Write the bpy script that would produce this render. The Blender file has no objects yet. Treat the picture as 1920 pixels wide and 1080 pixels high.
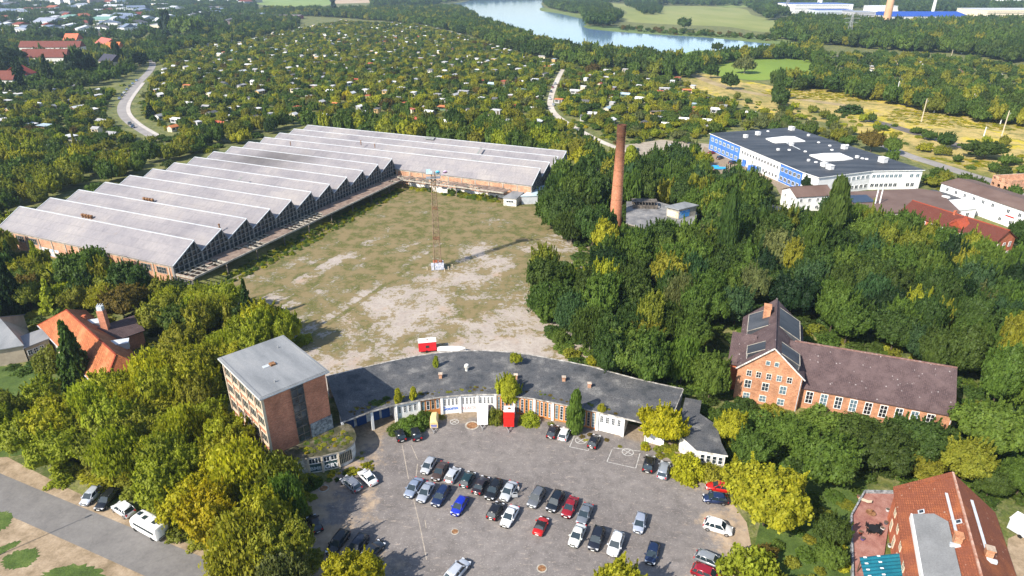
import bpy, bmesh, math, random
import numpy as np
from mathutils import Vector, Matrix
R = math.radians
random.seed(7); rng = np.random.default_rng(7)
sc = bpy.context.scene
# ---------------------------------------------------------------- camera, sky, sun
CAM_H = 78.0; PITCH = R(25.2); FPX = 1240.0
cam = bpy.data.cameras.new('camera'); camo = bpy.data.objects.new('camera', cam); sc.collection.objects.link(camo)
cam.sensor_width = 36; cam.lens = 36*FPX/1920; cam.clip_start = 1; cam.clip_end = 20000
camo.location = (0, 0, CAM_H); camo.rotation_euler = (R(90)-PITCH, 0, 0); sc.camera = camo
SUN_EL = R(39); SUN_AZ = R(222)            # direction TO the sun, measured from +X towards +Y
sv = Vector((math.cos(SUN_EL)*math.cos(SUN_AZ), math.cos(SUN_EL)*math.sin(SUN_AZ), math.sin(SUN_EL)))
w = bpy.data.worlds.new('World'); sc.world = w; w.use_nodes = True
nt = w.node_tree; bg = nt.nodes['Background']
sky = nt.nodes.new('ShaderNodeTexSky'); sky.sky_type = 'NISHITA'; sky.sun_disc = False
sky.sun_elevation = SUN_EL; sky.sun_rotation = R(90)-SUN_AZ; sky.dust_density = 1.0; sky.altitude = 100
nt.links.new(sky.outputs[0], bg.inputs[0]); bg.inputs[1].default_value = 0.13
sl = bpy.data.lights.new('sun', 'SUN'); sl.energy = 5.0; sl.angle = R(0.5); sl.color = (1.0, 0.92, 0.80)
so = bpy.data.objects.new('sun', sl); sc.collection.objects.link(so)
so.rotation_euler = sv.to_track_quat('Z', 'Y').to_euler()
vs = sc.view_settings; vs.view_transform = 'Standard'; vs.look = 'None'; vs.exposure = 0.80; vs.gamma = 1
sc.cycles.max_bounces = 5; sc.cycles.diffuse_bounces = 2; sc.cycles.glossy_bounces = 2
sc.cycles.transmission_bounces = 2; sc.cycles.volume_bounces = 0; sc.cycles.transparent_max_bounces = 4
# ---------------------------------------------------------------- measuring helpers
_c, _s = math.cos(PITCH), math.sin(PITCH)
def at(px, py, z=0.0):
    """ground point (height z) seen at a photo pixel; used to survey the site from the photograph"""
    x = (px-960)/FPX; y = -(py-540)/FPX
    dy = _c+y*_s; dz = -_s+y*_c; t = (z-CAM_H)/dz
    return Vector((x*t, dy*t, z))
def proj(X, Y, Z=0.0):
    zc = Y*_c-(Z-CAM_H)*_s; yc = Y*_s+(Z-CAM_H)*_c
    return 960+FPX*X/zc, 540-FPX*yc/zc, zc
def inpoly(x, y, P):
    c = False; j = len(P)-1
    for i in range(len(P)):
        xi, yi = P[i][0], P[i][1]; xj, yj = P[j][0], P[j][1]
        if (yi > y) != (yj > y) and x < (xj-xi)*(y-yi)/(yj-yi)+xi: c = not c
        j = i
    return c
C = sc.collection
def link(o, parent=None):
    C.objects.link(o)
    if parent is not None: o.parent = parent
    return o
def tag(o, label=None, cat=None, group=None, kind=None):
    if label: o['label'] = label
    if cat: o['category'] = cat
    if group: o['group'] = group
    if kind: o['kind'] = kind
    return o
def root(name, label, cat, loc=(0, 0, 0), rot=0.0, group=None):
    o = bpy.data.objects.new(name, None); o.empty_display_size = 0.5
    o.location = loc; o.rotation_euler = (0, 0, rot); link(o)
    return tag(o, label, cat, group)
class MB:
    """collects boxes, prisms and tubes into one mesh"""
    def __init__(s): s.v = []; s.f = []; s.m = []
    def face(s, pts, m=0):
        i = len(s.v); s.v += [tuple(p) for p in pts]; s.f.append(tuple(range(i, i+len(pts)))); s.m.append(m)
    def box(s, x0, y0, z0, x1, y1, z1, m=0):
        i = len(s.v)
        s.v += [(x0,y0,z0),(x1,y0,z0),(x1,y1,z0),(x0,y1,z0),(x0,y0,z1),(x1,y0,z1),(x1,y1,z1),(x0,y1,z1)]
        for q in ((0,3,2,1),(4,5,6,7),(0,1,5,4),(1,2,6,5),(2,3,7,6),(3,0,4,7)):
            s.f.append(tuple(i+k for k in q)); s.m.append(m)
    def slab(s, pts, th, m=0):
        """closed plate: a polygon (3D points, counter-clockwise from above) given a thickness downwards"""
        n = len(pts); i = len(s.v)
        s.v += [tuple(p) for p in pts]+[(p[0], p[1], p[2]-th) for p in pts]
        s.f.append(tuple(i+k for k in range(n))); s.m.append(m)
        s.f.append(tuple(i+n+k for k in reversed(range(n)))); s.m.append(m)
        for k in range(n):
            s.f.append((i+(k+1) % n, i+k, i+n+k, i+n+(k+1) % n)); s.m.append(m)
    def prism(s, P, z0, z1, m=0, mt=None):
        n = len(P); i = len(s.v)
        s.v += [(p[0], p[1], z0) for p in P]+[(p[0], p[1], z1) for p in P]
        for k in range(n):
            l = (k+1) % n; s.f.append((i+k, i+l, i+n+l, i+n+k)); s.m.append(m)
        s.f.append(tuple(i+n+k for k in range(n))); s.m.append(m if mt is None else mt)
        s.f.append(tuple(i+k for k in reversed(range(n)))); s.m.append(m)
    def beam(s, a, b, r, m=0, r2=None):
        """square bar from a to b"""
        a = Vector(a); b = Vector(b); d = (b-a).normalized(); u = d.cross(Vector((0,0,1)))
        u = Vector((1,0,0)) if u.length < 1e-3 else u.normalized(); q = d.cross(u)
        r2 = r if r2 is None else r2; i = len(s.v)
        for c, rr in ((a, r), (b, r2)):
            for e, g in ((-1,-1),(1,-1),(1,1),(-1,1)): s.v.append(tuple(c+u*e*rr+q*g*rr))
        for k in range(4):
            l = (k+1) % 4; s.f.append((i+k, i+4+k, i+4+l, i+l)); s.m.append(m)
        s.f.append((i, i+1, i+2, i+3)); s.m.append(m); s.f.append((i+7, i+6, i+5, i+4)); s.m.append(m)
    def tube(s, a, b, r, r2=None, n=10, m=0):
        a = Vector(a); b = Vector(b); d = (b-a).normalized(); u = d.cross(Vector((0,0,1)))
        u = Vector((1,0,0)) if u.length < 1e-3 else u.normalized(); q = d.cross(u)
        r2 = r if r2 is None else r2; i = len(s.v)
        for c, rr in ((a, r), (b, r2)):
            for k in range(n):
                t = 2*math.pi*k/n; s.v.append(tuple(c+u*rr*math.cos(t)+q*rr*math.sin(t)))
        for k in range(n):
            l = (k+1) % n; s.f.append((i+k, i+n+k, i+n+l, i+l)); s.m.append(m)
        s.f.append(tuple(i+k for k in range(n))); s.m.append(m)
        s.f.append(tuple(i+n+k for k in reversed(range(n)))); s.m.append(m)
    def mesh(s, name, mats):
        me = bpy.data.meshes.new(name); me.from_pydata(s.v, [], s.f)
        for m in (mats if isinstance(mats, (list, tuple)) else [mats]): me.materials.append(m)
        me.polygons.foreach_set('material_index', s.m)
        bm = bmesh.new(); bm.from_mesh(me); bmesh.ops.recalc_face_normals(bm, faces=bm.faces); bm.to_mesh(me); bm.free()
        return me
    def build(s, name, mats, parent=None, loc=None, rot=None, smooth=False):
        me = s.mesh(name, mats)
        if smooth: me.shade_smooth()
        o = bpy.data.objects.new(name, me)
        if loc: o.location = loc
        if rot: o.rotation_euler = (0, 0, rot)
        return link(o, parent)
def inst(name, me, parent, loc, rot=0.0, sc_=None):
    o = bpy.data.objects.new(name, me); o.location = loc; o.rotation_euler = (0, 0, rot)
    if sc_: o.scale = sc_
    return link(o, parent)
def copy_tree(o, parent=None):
    c = o.copy(); C.objects.link(c); c.parent = parent
    for ch in o.children: copy_tree(ch, c)
    return c
# ---------------------------------------------------------------- materials
class N:
    """small wrapper for writing node trees"""
    def __init__(s, name):
        s.m = bpy.data.materials.new(name); s.m.use_nodes = True; s.t = s.m.node_tree
        s.b = s.t.nodes['Principled BSDF']; s.b.inputs['Specular IOR Level'].default_value = 0.3
        s._p = None
    def n(s, typ, **kw):
        q = s.t.nodes.new(typ)
        for k, v in kw.items():
            if k.startswith('i_'):
                s.put(q.inputs[k[2:].replace('_', ' ')], v)
            else: setattr(q, k, v)
        return q
    def put(s, sock, v):
        if isinstance(v, bpy.types.NodeSocket): s.t.links.new(v, sock)
        elif isinstance(v, tuple) and len(v) == 3 and sock.type == 'RGBA': sock.default_value = (*v, 1)
        else: sock.default_value = v
    def pos(s):
        if s._p is None: s._p = s.n('ShaderNodeNewGeometry').outputs['Position']
        return s._p
    def obj(s): return s.n('ShaderNodeTexCoord').outputs['Object']
    def mapping(s, v, scale=(1,1,1), rot=(0,0,0), loc=(0,0,0)):
        q = s.n('ShaderNodeMapping'); s.put(q.inputs[0], v); q.inputs['Scale'].default_value = scale
        q.inputs['Rotation'].default_value = rot; q.inputs['Location'].default_value = loc; return q.outputs[0]
    def noise(s, v, scale, detail=4, rough=.55, dist=0.0):
        q = s.n('ShaderNodeTexNoise'); s.put(q.inputs['Vector'], v); q.inputs['Scale'].default_value = scale
        q.inputs['Detail'].default_value = detail; q.inputs['Roughness'].default_value = rough
        q.inputs['Distortion'].default_value = dist; return q.outputs[0]
    def ramp(s, f, stops):
        q = s.n('ShaderNodeValToRGB'); s.put(q.inputs[0], f); e = q.color_ramp.elements
        while len(e) < len(stops): e.new(0.5)
        for k, (p, c) in enumerate(stops):
            e[k].position = p; e[k].color = (*c, 1) if isinstance(c, tuple) else (c, c, c, 1)
        return q.outputs[0]
    def mix(s, f, a, b, mode='MIX'):
        q = s.n('ShaderNodeMix', data_type='RGBA', blend_type=mode)
        s.put(q.inputs[0], f); s.put(q.inputs[6], a); s.put(q.inputs[7], b); return q.outputs[2]
    def math(s, op, a, b=0.0, clamp=False):
        q = s.n('ShaderNodeMath', operation=op, use_clamp=clamp); s.put(q.inputs[0], a); s.put(q.inputs[1], b); return q.outputs[0]
    def sep(s, v):
        q = s.n('ShaderNodeSeparateXYZ'); s.put(q.inputs[0], v); return q.outputs
    def bump(s, h, strength=.3, dist=.05):
        q = s.n('ShaderNodeBump'); s.put(q.inputs['Height'], h); q.inputs['Strength'].default_value = strength
        q.inputs['Distance'].default_value = dist; s.put(s.b.inputs['Normal'], q.outputs[0])
    def done(s, col=None, rough=.8, metal=0.0, spec=None):
        if col is not None: s.put(s.b.inputs['Base Color'], col)
        s.put(s.b.inputs['Roughness'], rough); s.b.inputs['Metallic'].default_value = metal
        if spec is not None: s.b.inputs['Specular IOR Level'].default_value = spec
        return s.m
def nmat(name, cols, scale=1.0, rough=.85, detail=5, bump=0.0, metal=0.0, fine=0.15, streak=None, spec=.3):
    """weathered surface: colours spread by a noise, with a finer grain over it"""
    k = N(name); p = k.obj()
    if streak: p = k.mapping(p, scale=streak)
    f = k.noise(p, scale, detail, .6); n = len(cols)
    c = k.ramp(f, [(.34+.32*i/(max(n-1, 1)), cols[i]) for i in range(n)])
    g = k.noise(k.obj(), scale*9+2, 3, .6)
    c = k.mix(1.0, c, k.ramp(g, [(.25, 1-fine*1.6), (.75, 1+fine)]), 'MULTIPLY')
    if bump: k.bump(g, bump, .03)
    return k.done(c, rough, metal, spec)
def plain(name, col, rough=.6, metal=0.0, spec=.3): return N(name).done(col, rough, metal, spec)
def brickmat(name, c1, c2, mortar, scale=1.0, rough=.9):
    k = N(name); p = k.obj(); q = k.n('ShaderNodeTexBrick')
    # run the courses along walls of any direction
    x, y, z = k.sep(p)[0:3]; a = k.math('ADD', x, y)
    cv = k.n('ShaderNodeCombineXYZ'); k.put(cv.inputs[0], a); k.put(cv.inputs[1], z)
    k.put(q.inputs['Vector'], cv.outputs[0]); q.inputs['Scale'].default_value = 1.0*scale
    q.inputs['Brick Width'].default_value = .5; q.inputs['Row Height'].default_value = .16; q.inputs['Mortar Size'].default_value = .012
    k.put(q.inputs['Color1'], c1); k.put(q.inputs['Color2'], c2); k.put(q.inputs['Mortar'], mortar)
    f = k.noise(p, .35, 5, .65)
    c = k.mix(1.0, q.outputs[0], k.ramp(f, [(.3, .62), (.5, .95), (.7, 1.2)]), 'MULTIPLY')
    g = k.noise(p, 3.5, 3, .6); c = k.mix(1.0, c, k.ramp(g, [(.3, .8), (.7, 1.18)]), 'MULTIPLY')
    return k.done(c, rough)
def tilemat(name, cols, light, rows=(.33, .25), spots=.5, patch=None):
    """clay tiles: courses and joints, tile-to-tile colour, moss or lichen spots"""
    k = N(name); p = k.obj(); q = k.n('ShaderNodeTexBrick')
    x, y, z = k.sep(p)[0:3]; cv = k.n('ShaderNodeCombineXYZ')
    k.put(cv.inputs[0], k.math('ADD', x, k.math('MULTIPLY', y, .6))); k.put(cv.inputs[1], k.math('MULTIPLY', z, 1.35))
    k.put(q.inputs['Vector'], cv.outputs[0]); q.inputs['Scale'].default_value = 1
    q.inputs['Brick Width'].default_value = rows[0]; q.inputs['Row Height'].default_value = rows[1]; q.inputs['Mortar Size'].default_value = .025
    k.put(q.inputs['Color1'], cols[0]); k.put(q.inputs['Color2'], cols[1]); k.put(q.inputs['Mortar'], tuple(v*.45 for v in cols[0]))
    f = k.noise(p, .4, 6, .7); c = k.mix(k.ramp(f, [(.42, 0.0), (.62, 1.0)]), q.outputs[0], cols[2])
    v = k.n('ShaderNodeTexVoronoi'); k.put(v.inputs['Vector'], p); v.inputs['Scale'].default_value = 1.1
    sp = k.ramp(v.outputs['Distance'], [(.10, spots), (.17, 0.0)])
    sel = k.ramp(k.noise(p, .7, 2), [(.5, 0.0), (.56, 1.0)])
    c = k.mix(k.math('MULTIPLY', sp, sel), c, light)
    if patch: c = k.mix(k.ramp(k.noise(p, .17, 3), [(.52, 0.0), (.7, .8)]), c, patch)
    g = k.noise(p, 5, 3); c = k.mix(1.0, c, k.ramp(g, [(.3, .78), (.7, 1.2)]), 'MULTIPLY')
    k.bump(q.outputs['Fac'], .4, -.03)
    return k.done(c, .85)
def sheetmat(name, cols, stretch=(1, 1, 1), rough=.55, seams=1.1, metal=0.0):
    """ribbed sheet roofing with rust streaks down the slope"""
    k = N(name); p = k.obj()
    f = k.noise(k.mapping(p, scale=stretch), .25, 6, .65)
    c = k.ramp(f, [(.33, cols[0]), (.5, cols[1]), (.68, cols[2])])
    x = k.sep(p)[0]; wv = k.n('ShaderNodeTexWave', wave_type='BANDS', bands_direction='X'); k.put(wv.inputs['Vector'], p)
    wv.inputs['Scale'].default_value = seams; wv.inputs['Distortion'].default_value = 0
    c = k.mix(1.0, c, k.ramp(wv.outputs[1], [(0, .8), (.12, 1.0)]), 'MULTIPLY')
    g = k.noise(p, 2.0, 5, .7); c = k.mix(1.0, c, k.ramp(g, [(.3, .88), (.7, 1.1)]), 'MULTIPLY')
    return k.done(c, rough, metal)
M = {}
M['brick'] = brickmat('orange_brick', (.38,.15,.07), (.50,.235,.12), (.42,.33,.25))
M['brick_red'] = brickmat('red_brown_brick', (.44,.15,.08), (.56,.215,.12), (.44,.32,.25))
M['brick_hall'] = brickmat('pale_orange_brick', (.42,.19,.10), (.55,.30,.18), (.5,.42,.34))
M['brick_hot'] = brickmat('red_brick', (.42,.09,.035), (.52,.14,.06), (.4,.25,.18))
M['concrete'] = nmat('weathered_concrete', [(.22,.20,.17),(.36,.33,.28),(.46,.43,.37)], .8)
M['concrete_dark'] = nmat('dark_weathered_concrete', [(.05,.045,.04),(.12,.105,.09),(.20,.17,.14)], .9)
M['rusty_plank'] = nmat('brown_roof_slab', [(.13,.09,.07),(.22,.16,.13),(.30,.23,.18)], .5, streak=(1,1,1))
M['cream'] = nmat('cream_render', [(.50,.42,.31),(.62,.54,.42)], .7, fine=.08)
M['beige'] = nmat('beige_render', [(.34,.28,.21),(.44,.37,.28)], .6, fine=.08)
M['white'] = nmat('white_render', [(.66,.66,.65),(.8,.8,.79)], .5, fine=.05)
M['white_dirty'] = nmat('flaking_white_paint', [(.35,.33,.29),(.66,.64,.60),(.78,.77,.74)], 1.2, fine=.12)
M['whitemetal'] = plain('white_metal', (.8,.8,.8), .4)
M['gray_metal'] = plain('grey_metal', (.35,.36,.37), .45, .3)
M['zinc'] = nmat('zinc_sheet', [(.42,.45,.48),(.55,.58,.61)], .8, .45, fine=.06)
M['blue_sheet'] = nmat('pale_blue_sheet', [(.38,.50,.58),(.55,.66,.72)], .5, .5, fine=.06)
M['blue_panel'] = nmat('blue_facade_panel', [(.05,.15,.50),(.08,.21,.60)], .5, .5, fine=.05)
M['glass'] = nmat('window_glass', [(.012,.016,.02),(.05,.07,.085)], 1.3, .12, fine=.1, spec=.6)
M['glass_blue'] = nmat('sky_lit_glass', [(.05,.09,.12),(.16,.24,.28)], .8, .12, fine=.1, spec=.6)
M['dark'] = plain('dark_interior', (.008,.008,.01), .9)
M['rust'] = nmat('rusty_steel', [(.10,.045,.02),(.24,.12,.055),(.34,.2,.1)], 2.0)
M['orange_paint'] = nmat('faded_orange_paint', [(.42,.14,.03),(.60,.24,.07)], 1.5)
M['roof_felt'] = nmat('old_bitumen_felt', [(.045,.05,.056),(.085,.088,.094),(.10,.10,.103),(.19,.187,.18)], .3, .75, detail=10, fine=.38)
M['roof_grey'] = nmat('grey_roof_felt', [(.17,.18,.19),(.225,.235,.245),(.27,.275,.28)], .3, .7, streak=(1,.25,1), fine=.1)
M['roof_dark'] = nmat('charcoal_roof_sheet', [(.03,.034,.042),(.048,.054,.064),(.075,.08,.09)], .15, .6, streak=(.3,1.6,1), fine=.15)
M['roof_brown'] = nmat('brown_flat_roof', [(.12,.075,.06),(.17,.115,.095)], .12, .8, fine=.08)
M['roof_moss'] = nmat('mossy_roof', [(.025,.032,.012),(.07,.065,.035),(.16,.14,.10)], .6, .9, detail=8, fine=.35)
M['tile_orange'] = tilemat('orange_clay_tiles', [(.27,.085,.032), (.46,.17,.065), (.34,.10,.04)], (.55,.36,.24), spots=.4, patch=(.48,.20,.09))
M['tile_red'] = tilemat('dark_red_clay_tiles', [(.23,.068,.032), (.31,.10,.045), (.19,.06,.032)], (.45,.33,.26), spots=.8, patch=(.38,.12,.04))
M['tile_brown'] = tilemat('purple_brown_tiles', [(.075,.05,.052), (.10,.066,.066), (.105,.072,.072)], (.36,.33,.33), spots=.7)
M['tile_hot'] = tilemat('bright_red_tiles', [(.34,.06,.025), (.42,.09,.035), (.28,.055,.03)], (.5,.25,.15), spots=.3)
M['stone'] = nmat('rubble_stone', [(.10,.11,.12),(.24,.26,.28),(.42,.44,.46)], 2.2, .9, fine=.3)
M['teal_sheet'] = nmat('teal_corrugated_sheet', [(.008,.11,.16),(.015,.16,.22)], .5, .45)
M['marking'] = nmat('worn_white_marking', [(.30,.29,.27),(.58,.57,.55)], 2.5)
M['bark'] = nmat('bark', [(.07,.05,.035),(.13,.10,.07)], 2)
M['birch_bark'] = nmat('pale_birch_bark', [(.12,.10,.08),(.42,.38,.32)], 3)
M['tyre'] = plain('rubber', (.012,.012,.012), .8)
M['rim'] = plain('alloy_rim', (.45,.46,.48), .3, .8)
M['carglass'] = plain('car_glass', (.018,.03,.038), .06, 0, .7)
M['headlamp'] = plain('headlamp_glass', (.7,.72,.75), .12, .2, .6)
M['taillamp'] = plain('red_lamp', (.45,.01,.012), .2)
M['plate'] = plain('blank_number_plate', (.75,.75,.72), .5)
M['plastic'] = plain('black_plastic', (.015,.015,.016), .5)
k = N('car_paint'); q = k.n('ShaderNodeObjectInfo'); k.b.inputs['Coat Weight'].default_value = .6; k.b.inputs['Coat Roughness'].default_value = .05
M['paint'] = k.done(q.outputs['Color'], .32, .25, .5)
k = N('coloured_wall'); q = k.n('ShaderNodeObjectInfo'); g = k.noise(k.obj(), .8, 5)
M['tinted'] = k.done(k.mix(1.0, q.outputs['Color'], k.ramp(g, [(.3, .8), (.7, 1.12)]), 'MULTIPLY'), .8)
def foliage(name, kind):
    k = N(name)
    a = k.n('ShaderNodeAttribute'); a.attribute_type = kind; a.attribute_name = 'tint'
    oi = k.n('ShaderNodeObjectInfo'); p = k.obj()
    f1 = k.noise(p, 2.6, 3, .6); f2 = k.noise(p, 11, 2, .5)
    c = k.mix(1.0, a.outputs['Color'], k.ramp(f1, [(.32, .74), (.5, 1.0), (.68, 1.25)]), 'MULTIPLY')
    c = k.mix(1.0, c, k.ramp(f2, [(.3, (.72,.78,.7)), (.7, (1.28,1.22,1.1))]), 'MULTIPLY')
    k.put(k.b.inputs['Base Color'], c); k.b.inputs['Roughness'].default_value = .6; k.b.inputs['Specular IOR Level'].default_value = .25
    tr = k.n('ShaderNodeBsdfTranslucent'); k.put(tr.inputs[0], k.mix(1.0, c, (1.2, 1.22, .5), 'MULTIPLY'))
    mx = k.n('ShaderNodeMixShader'); mx.inputs[0].default_value = .43
    k.t.links.new(k.b.outputs[0], mx.inputs[1]); k.t.links.new(tr.outputs[0], mx.inputs[2])
    k.t.links.new(mx.outputs[0], k.t.nodes['Material Output'].inputs[0])
    return k.m
M['leaf'] = foliage('leaves', 'INSTANCER')
# ---------------------------------------------------------------- shared window meshes
WIN = {}
def winmesh(w, h, nx, ny, fm, gm, depth=.10):
    key = (round(w, 2), round(h, 2), nx, ny, fm, gm)
    if key not in WIN:
        f = MB(); t = min(.11, w*.09)
        f.box(-w/2, -depth, 0, -w/2+t, .02, h); f.box(w/2-t, -depth, 0, w/2, .02, h)
        f.box(-w/2+t, -depth, h-t, w/2-t, .02, h); f.box(-w/2+t, -depth, 0, w/2-t, .02, t)
        for i in range(1, nx):
            x = -w/2+w*i/nx; f.box(x-t*.35, -depth+.02, t, x+t*.35, 0, h-t)
        for j in range(1, ny):
            z = h*j/ny
            for i in range(nx):
                x0 = -w/2+w*i/nx+(t if i == 0 else t*.35); x1 = -w/2+w*(i+1)/nx-(t if i == nx-1 else t*.35)
                f.box(x0, -depth+.03, z-t*.3, x1, -.01, z+t*.3)
        g = MB(); g.box(-w/2+t+.005, -.05, t+.005, w/2-t-.005, .015, h-t-.005)
        WIN[key] = (f.mesh('window', M[fm]), g.mesh('pane', M[gm]))
    return WIN[key]
def window(par, loc, rot, w, h, nx=2, ny=2, fm='whitemetal', gm='glass', pane=True):
    a, b = winmesh(w, h, nx, ny, fm, gm)
    o = inst('window', a, par, loc, rot); inst('pane', b, o, (0, 0, 0))
    return o
def edge_windows(par, A, B, z, n, w, h, s0=0.0, s1=1.0, **kw):
    """n windows along the wall foot line A->B; outward side is to the right of A->B"""
    A = Vector((A[0], A[1])); B = Vector((B[0], B[1])); d = B-A; r = math.atan2(d.y, d.x)
    off = Vector((d.y, -d.x)).normalized()*.03
    for i in range(n):
        t = s0+(s1-s0)*(i+.5)/n; p = A+d*t+off
        window(par, (p.x, p.y, z), r, w, h, **kw)
# ================================================================ THE SETTING
def sheet(name, pts, z, mat, kind='structure'):
    m = MB(); m.face([(p[0], p[1], z) for p in pts]); o = m.build(name, mat); o['kind'] = kind; return o
def psheet(name, px, z, mat, kind='structure'): return sheet(name, [at(x, y) for x, y in px], z, mat, kind)
def smooth_poly(P, n=6):
    out = []
    m = len(P)
    for i in range(m):
        p0, p1, p2, p3 = [Vector((q[0], q[1], 0)) for q in (P[i-1], P[i], P[(i+1) % m], P[(i+2) % m])]
        for j in range(n):
            t = j/n
            out.append(.5*((2*p1)+(p2-p0)*t+(2*p0-5*p1+4*p2-p3)*t*t+(3*p1-p0-3*p2+p3)*t**3))
    return out
def ribbon(name, pts, wd, z, mat, kind='structure', ends=None):
    """strip following a centre line"""
    P = [Vector((p[0], p[1], 0)) for p in pts]; Q = []
    for i in range(len(P)-1):
        p0 = P[max(i-1, 0)]; p1 = P[i]; p2 = P[i+1]; p3 = P[min(i+2, len(P)-1)]
        for j in range(6):
            t = j/6; Q.append(.5*((2*p1)+(p2-p0)*t+(2*p0-5*p1+4*p2-p3)*t*t+(3*p1-p0-3*p2+p3)*t**3))
    Q.append(P[-1]); m = MB(); L = []
    for i, p in enumerate(Q):
        d = (Q[min(i+1, len(Q)-1)]-Q[max(i-1, 0)]).normalized(); nrm = Vector((-d.y, d.x, 0))
        L.append((p+nrm*wd/2, p-nrm*wd/2))
    for i in range(len(L)-1):
        a, b = L[i]; c, d = L[i+1]
        m.face([(a.x,a.y,z),(b.x,b.y,z),(d.x,d.y,z),(c.x,c.y,z)])
    o = m.build(name, mat); o['kind'] = kind; return o, Q
# ground
k = N('ground_soil_and_grass'); p = k.pos()
f = k.noise(p, .09, 8, .75); g = k.noise(p, .45, 6, .75)
c = k.ramp(f, [(.3, (.035,.055,.014)), (.45, (.075,.10,.022)), (.56, (.14,.15,.035)), (.68, (.24,.21,.09))])
c = k.mix(k.ramp(g, [(.46, 0.0), (.66, .65)]), c, (.27,.24,.13))
c = k.mix(1.0, c, k.ramp(k.noise(p, 2.5, 4), [(.3, .65), (.7, 1.3)]), 'MULTIPLY')
k.bump(g, .5, .3); M['ground'] = k.done(c, .95)
sheet('ground', [(-9000,-1500),(9000,-1500),(9000,12000),(-9000,12000)], 0, M['ground'])
# factory yard: broken pale concrete near the curved hall, worn turf towards the back, straight rail lines in it
k = N('factory_yard_surface'); p = k.pos(); xyz = k.sep(p)
n1 = k.noise(p, .045, 8, .72, .5); n2 = k.noise(p, .24, 7, .72); n3 = k.noise(p, 1.1, 6, .75); n4 = k.noise(p, 3.6, 4, .7)
dirt = k.ramp(n2, [(.3, (.29,.24,.205)), (.5, (.37,.325,.285)), (.7, (.45,.40,.36))])
dirt = k.mix(1.0, dirt, k.ramp(n3, [(.3, .72), (.5, 1.0), (.7, 1.18)]), 'MULTIPLY')
dirt = k.mix(k.ramp(k.noise(p, .09, 5, .7), [(.55, 0.0), (.68, .55)]), dirt, (.36,.235,.14))
turf = k.ramp(n3, [(.3, (.045,.055,.012)), (.5, (.095,.098,.024)), (.7, (.17,.15,.05))])
turf = k.mix(k.ramp(n2, [(.44, 0.0), (.56, .85)]), turf, (.22,.165,.085))
turf = k.mix(k.ramp(n4, [(.55, 0.0), (.7, .5)]), turf, (.27,.23,.15))
grad = k.n('ShaderNodeMapRange', i_Value=xyz[1]); grad.inputs[1].default_value = 112; grad.inputs[2].default_value = 235
lean = k.math('MULTIPLY', k.math('SUBTRACT', xyz[0], -15.0), -.0012)
v = k.math('ADD', k.math('ADD', n1, k.math('SUBTRACT', k.math('MULTIPLY', grad.outputs[0], .27), .045)), lean)
u = k.math('ADD', k.math('MULTIPLY', xyz[0], .916), k.math('MULTIPLY', xyz[1], -.401))
def lane(u0, w_, amt):     # a worn or overgrown strip running along the old rails
    q = k.math('ABSOLUTE', k.math('SUBTRACT', u, u0)); return k.ramp(k.math('DIVIDE', q, w_), [(.5, amt), (1.0, 0.0)])
uu = lambda x, y: (lambda q: q.x*.916-q.y*.401)(at(x, y))
for u0, w_, amt in ((uu(560,530), 3.2, -.07), (uu(640,470), 1.4, .14), (uu(545,560), 1.0, .12), (uu(700,540), 2.2, -.04), (uu(735,500), 1.0, .12), (uu(480,530), 2.5, -.06), (uu(800,480), 1.0, .10)):
    q = k.math('ABSOLUTE', k.math('SUBTRACT', u, u0)); rr_ = k.n('ShaderNodeMapRange', i_Value=q); rr_.inputs[1].default_value = w_*.5; rr_.inputs[2].default_value = w_; rr_.inputs[3].default_value = amt; rr_.inputs[4].default_value = 0; v = k.math('ADD', v, rr_.outputs[0])
v = k.math('ADD', v, k.math('MULTIPLY', k.math('SUBTRACT', n2, .5), .75)); v = k.math('ADD', v, k.math('MULTIPLY', k.math('SUBTRACT', n3, .5), .55)); v = k.math('ADD', v, k.math('MULTIPLY', k.math('SUBTRACT', n4, .5), .2))
mk = k.ramp(v, [(.508, 0.0), (.58, 1.0)])
c = k.mix(mk, dirt, turf)
c = k.mix(k.ramp(k.noise(p, .35, 8, .8), [(.64, 0.0), (.70, .75)]), c, (.06,.065,.018))
k.bump(n3, .6, .12); M['yard'] = k.done(c, .95)
YARD = [(380,560),(430,525),(560,450),(680,385),(745,348),(850,360),(990,372),(1060,400),(1110,440),(1130,500),(1130,600),(1150,700),(1100,740),(900,720),(700,730),(600,740),(520,700),(480,620)]
psheet('factory_yard', YARD, .012, M['yard'])
# car park
k = N('worn_asphalt_car_park'); p = k.pos(); xyz = k.sep(p)
n1 = k.noise(p, .05, 6, .65); n2 = k.noise(p, .6, 6, .7); n3 = k.noise(p, 3.5, 5, .75)
c = k.ramp(n1, [(.3, (.122,.109,.105)), (.5, (.165,.149,.141)), (.7, (.218,.196,.182))])
c = k.mix(1.0, c, k.ramp(n2, [(.28, .72), (.5, 1.0), (.72, 1.25)]), 'MULTIPLY')
c = k.mix(k.ramp(n3, [(.57, 0.0), (.66, .75)]), c, (.43,.39,.36))
c = k.mix(k.ramp(k.noise(p, 5.5, 3, .8), [(.62, 0.0), (.70, .6)]), c, (.08,.07,.072))
c = k.mix(k.ramp(k.noise(k.mapping(p, scale=(1,3.4,1), rot=(0,0,.5)), .5, 7, .75), [(.57, 0.0), (.66, .7)]), c, (.37,.31,.26))
c = k.mix(k.ramp(k.noise(k.mapping(p, scale=(3,1,1), rot=(0,0,.2)), .35, 7, .75), [(.60, 0.0), (.70, .55)]), c, (.34,.30,.27))
vo = k.n('ShaderNodeTexVoronoi'); k.put(vo.inputs['Vector'], k.mapping(p, rot=(0,0,.45))); vo.inputs['Scale'].default_value = .16; vo.distance = 'CHEBYCHEV'
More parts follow.
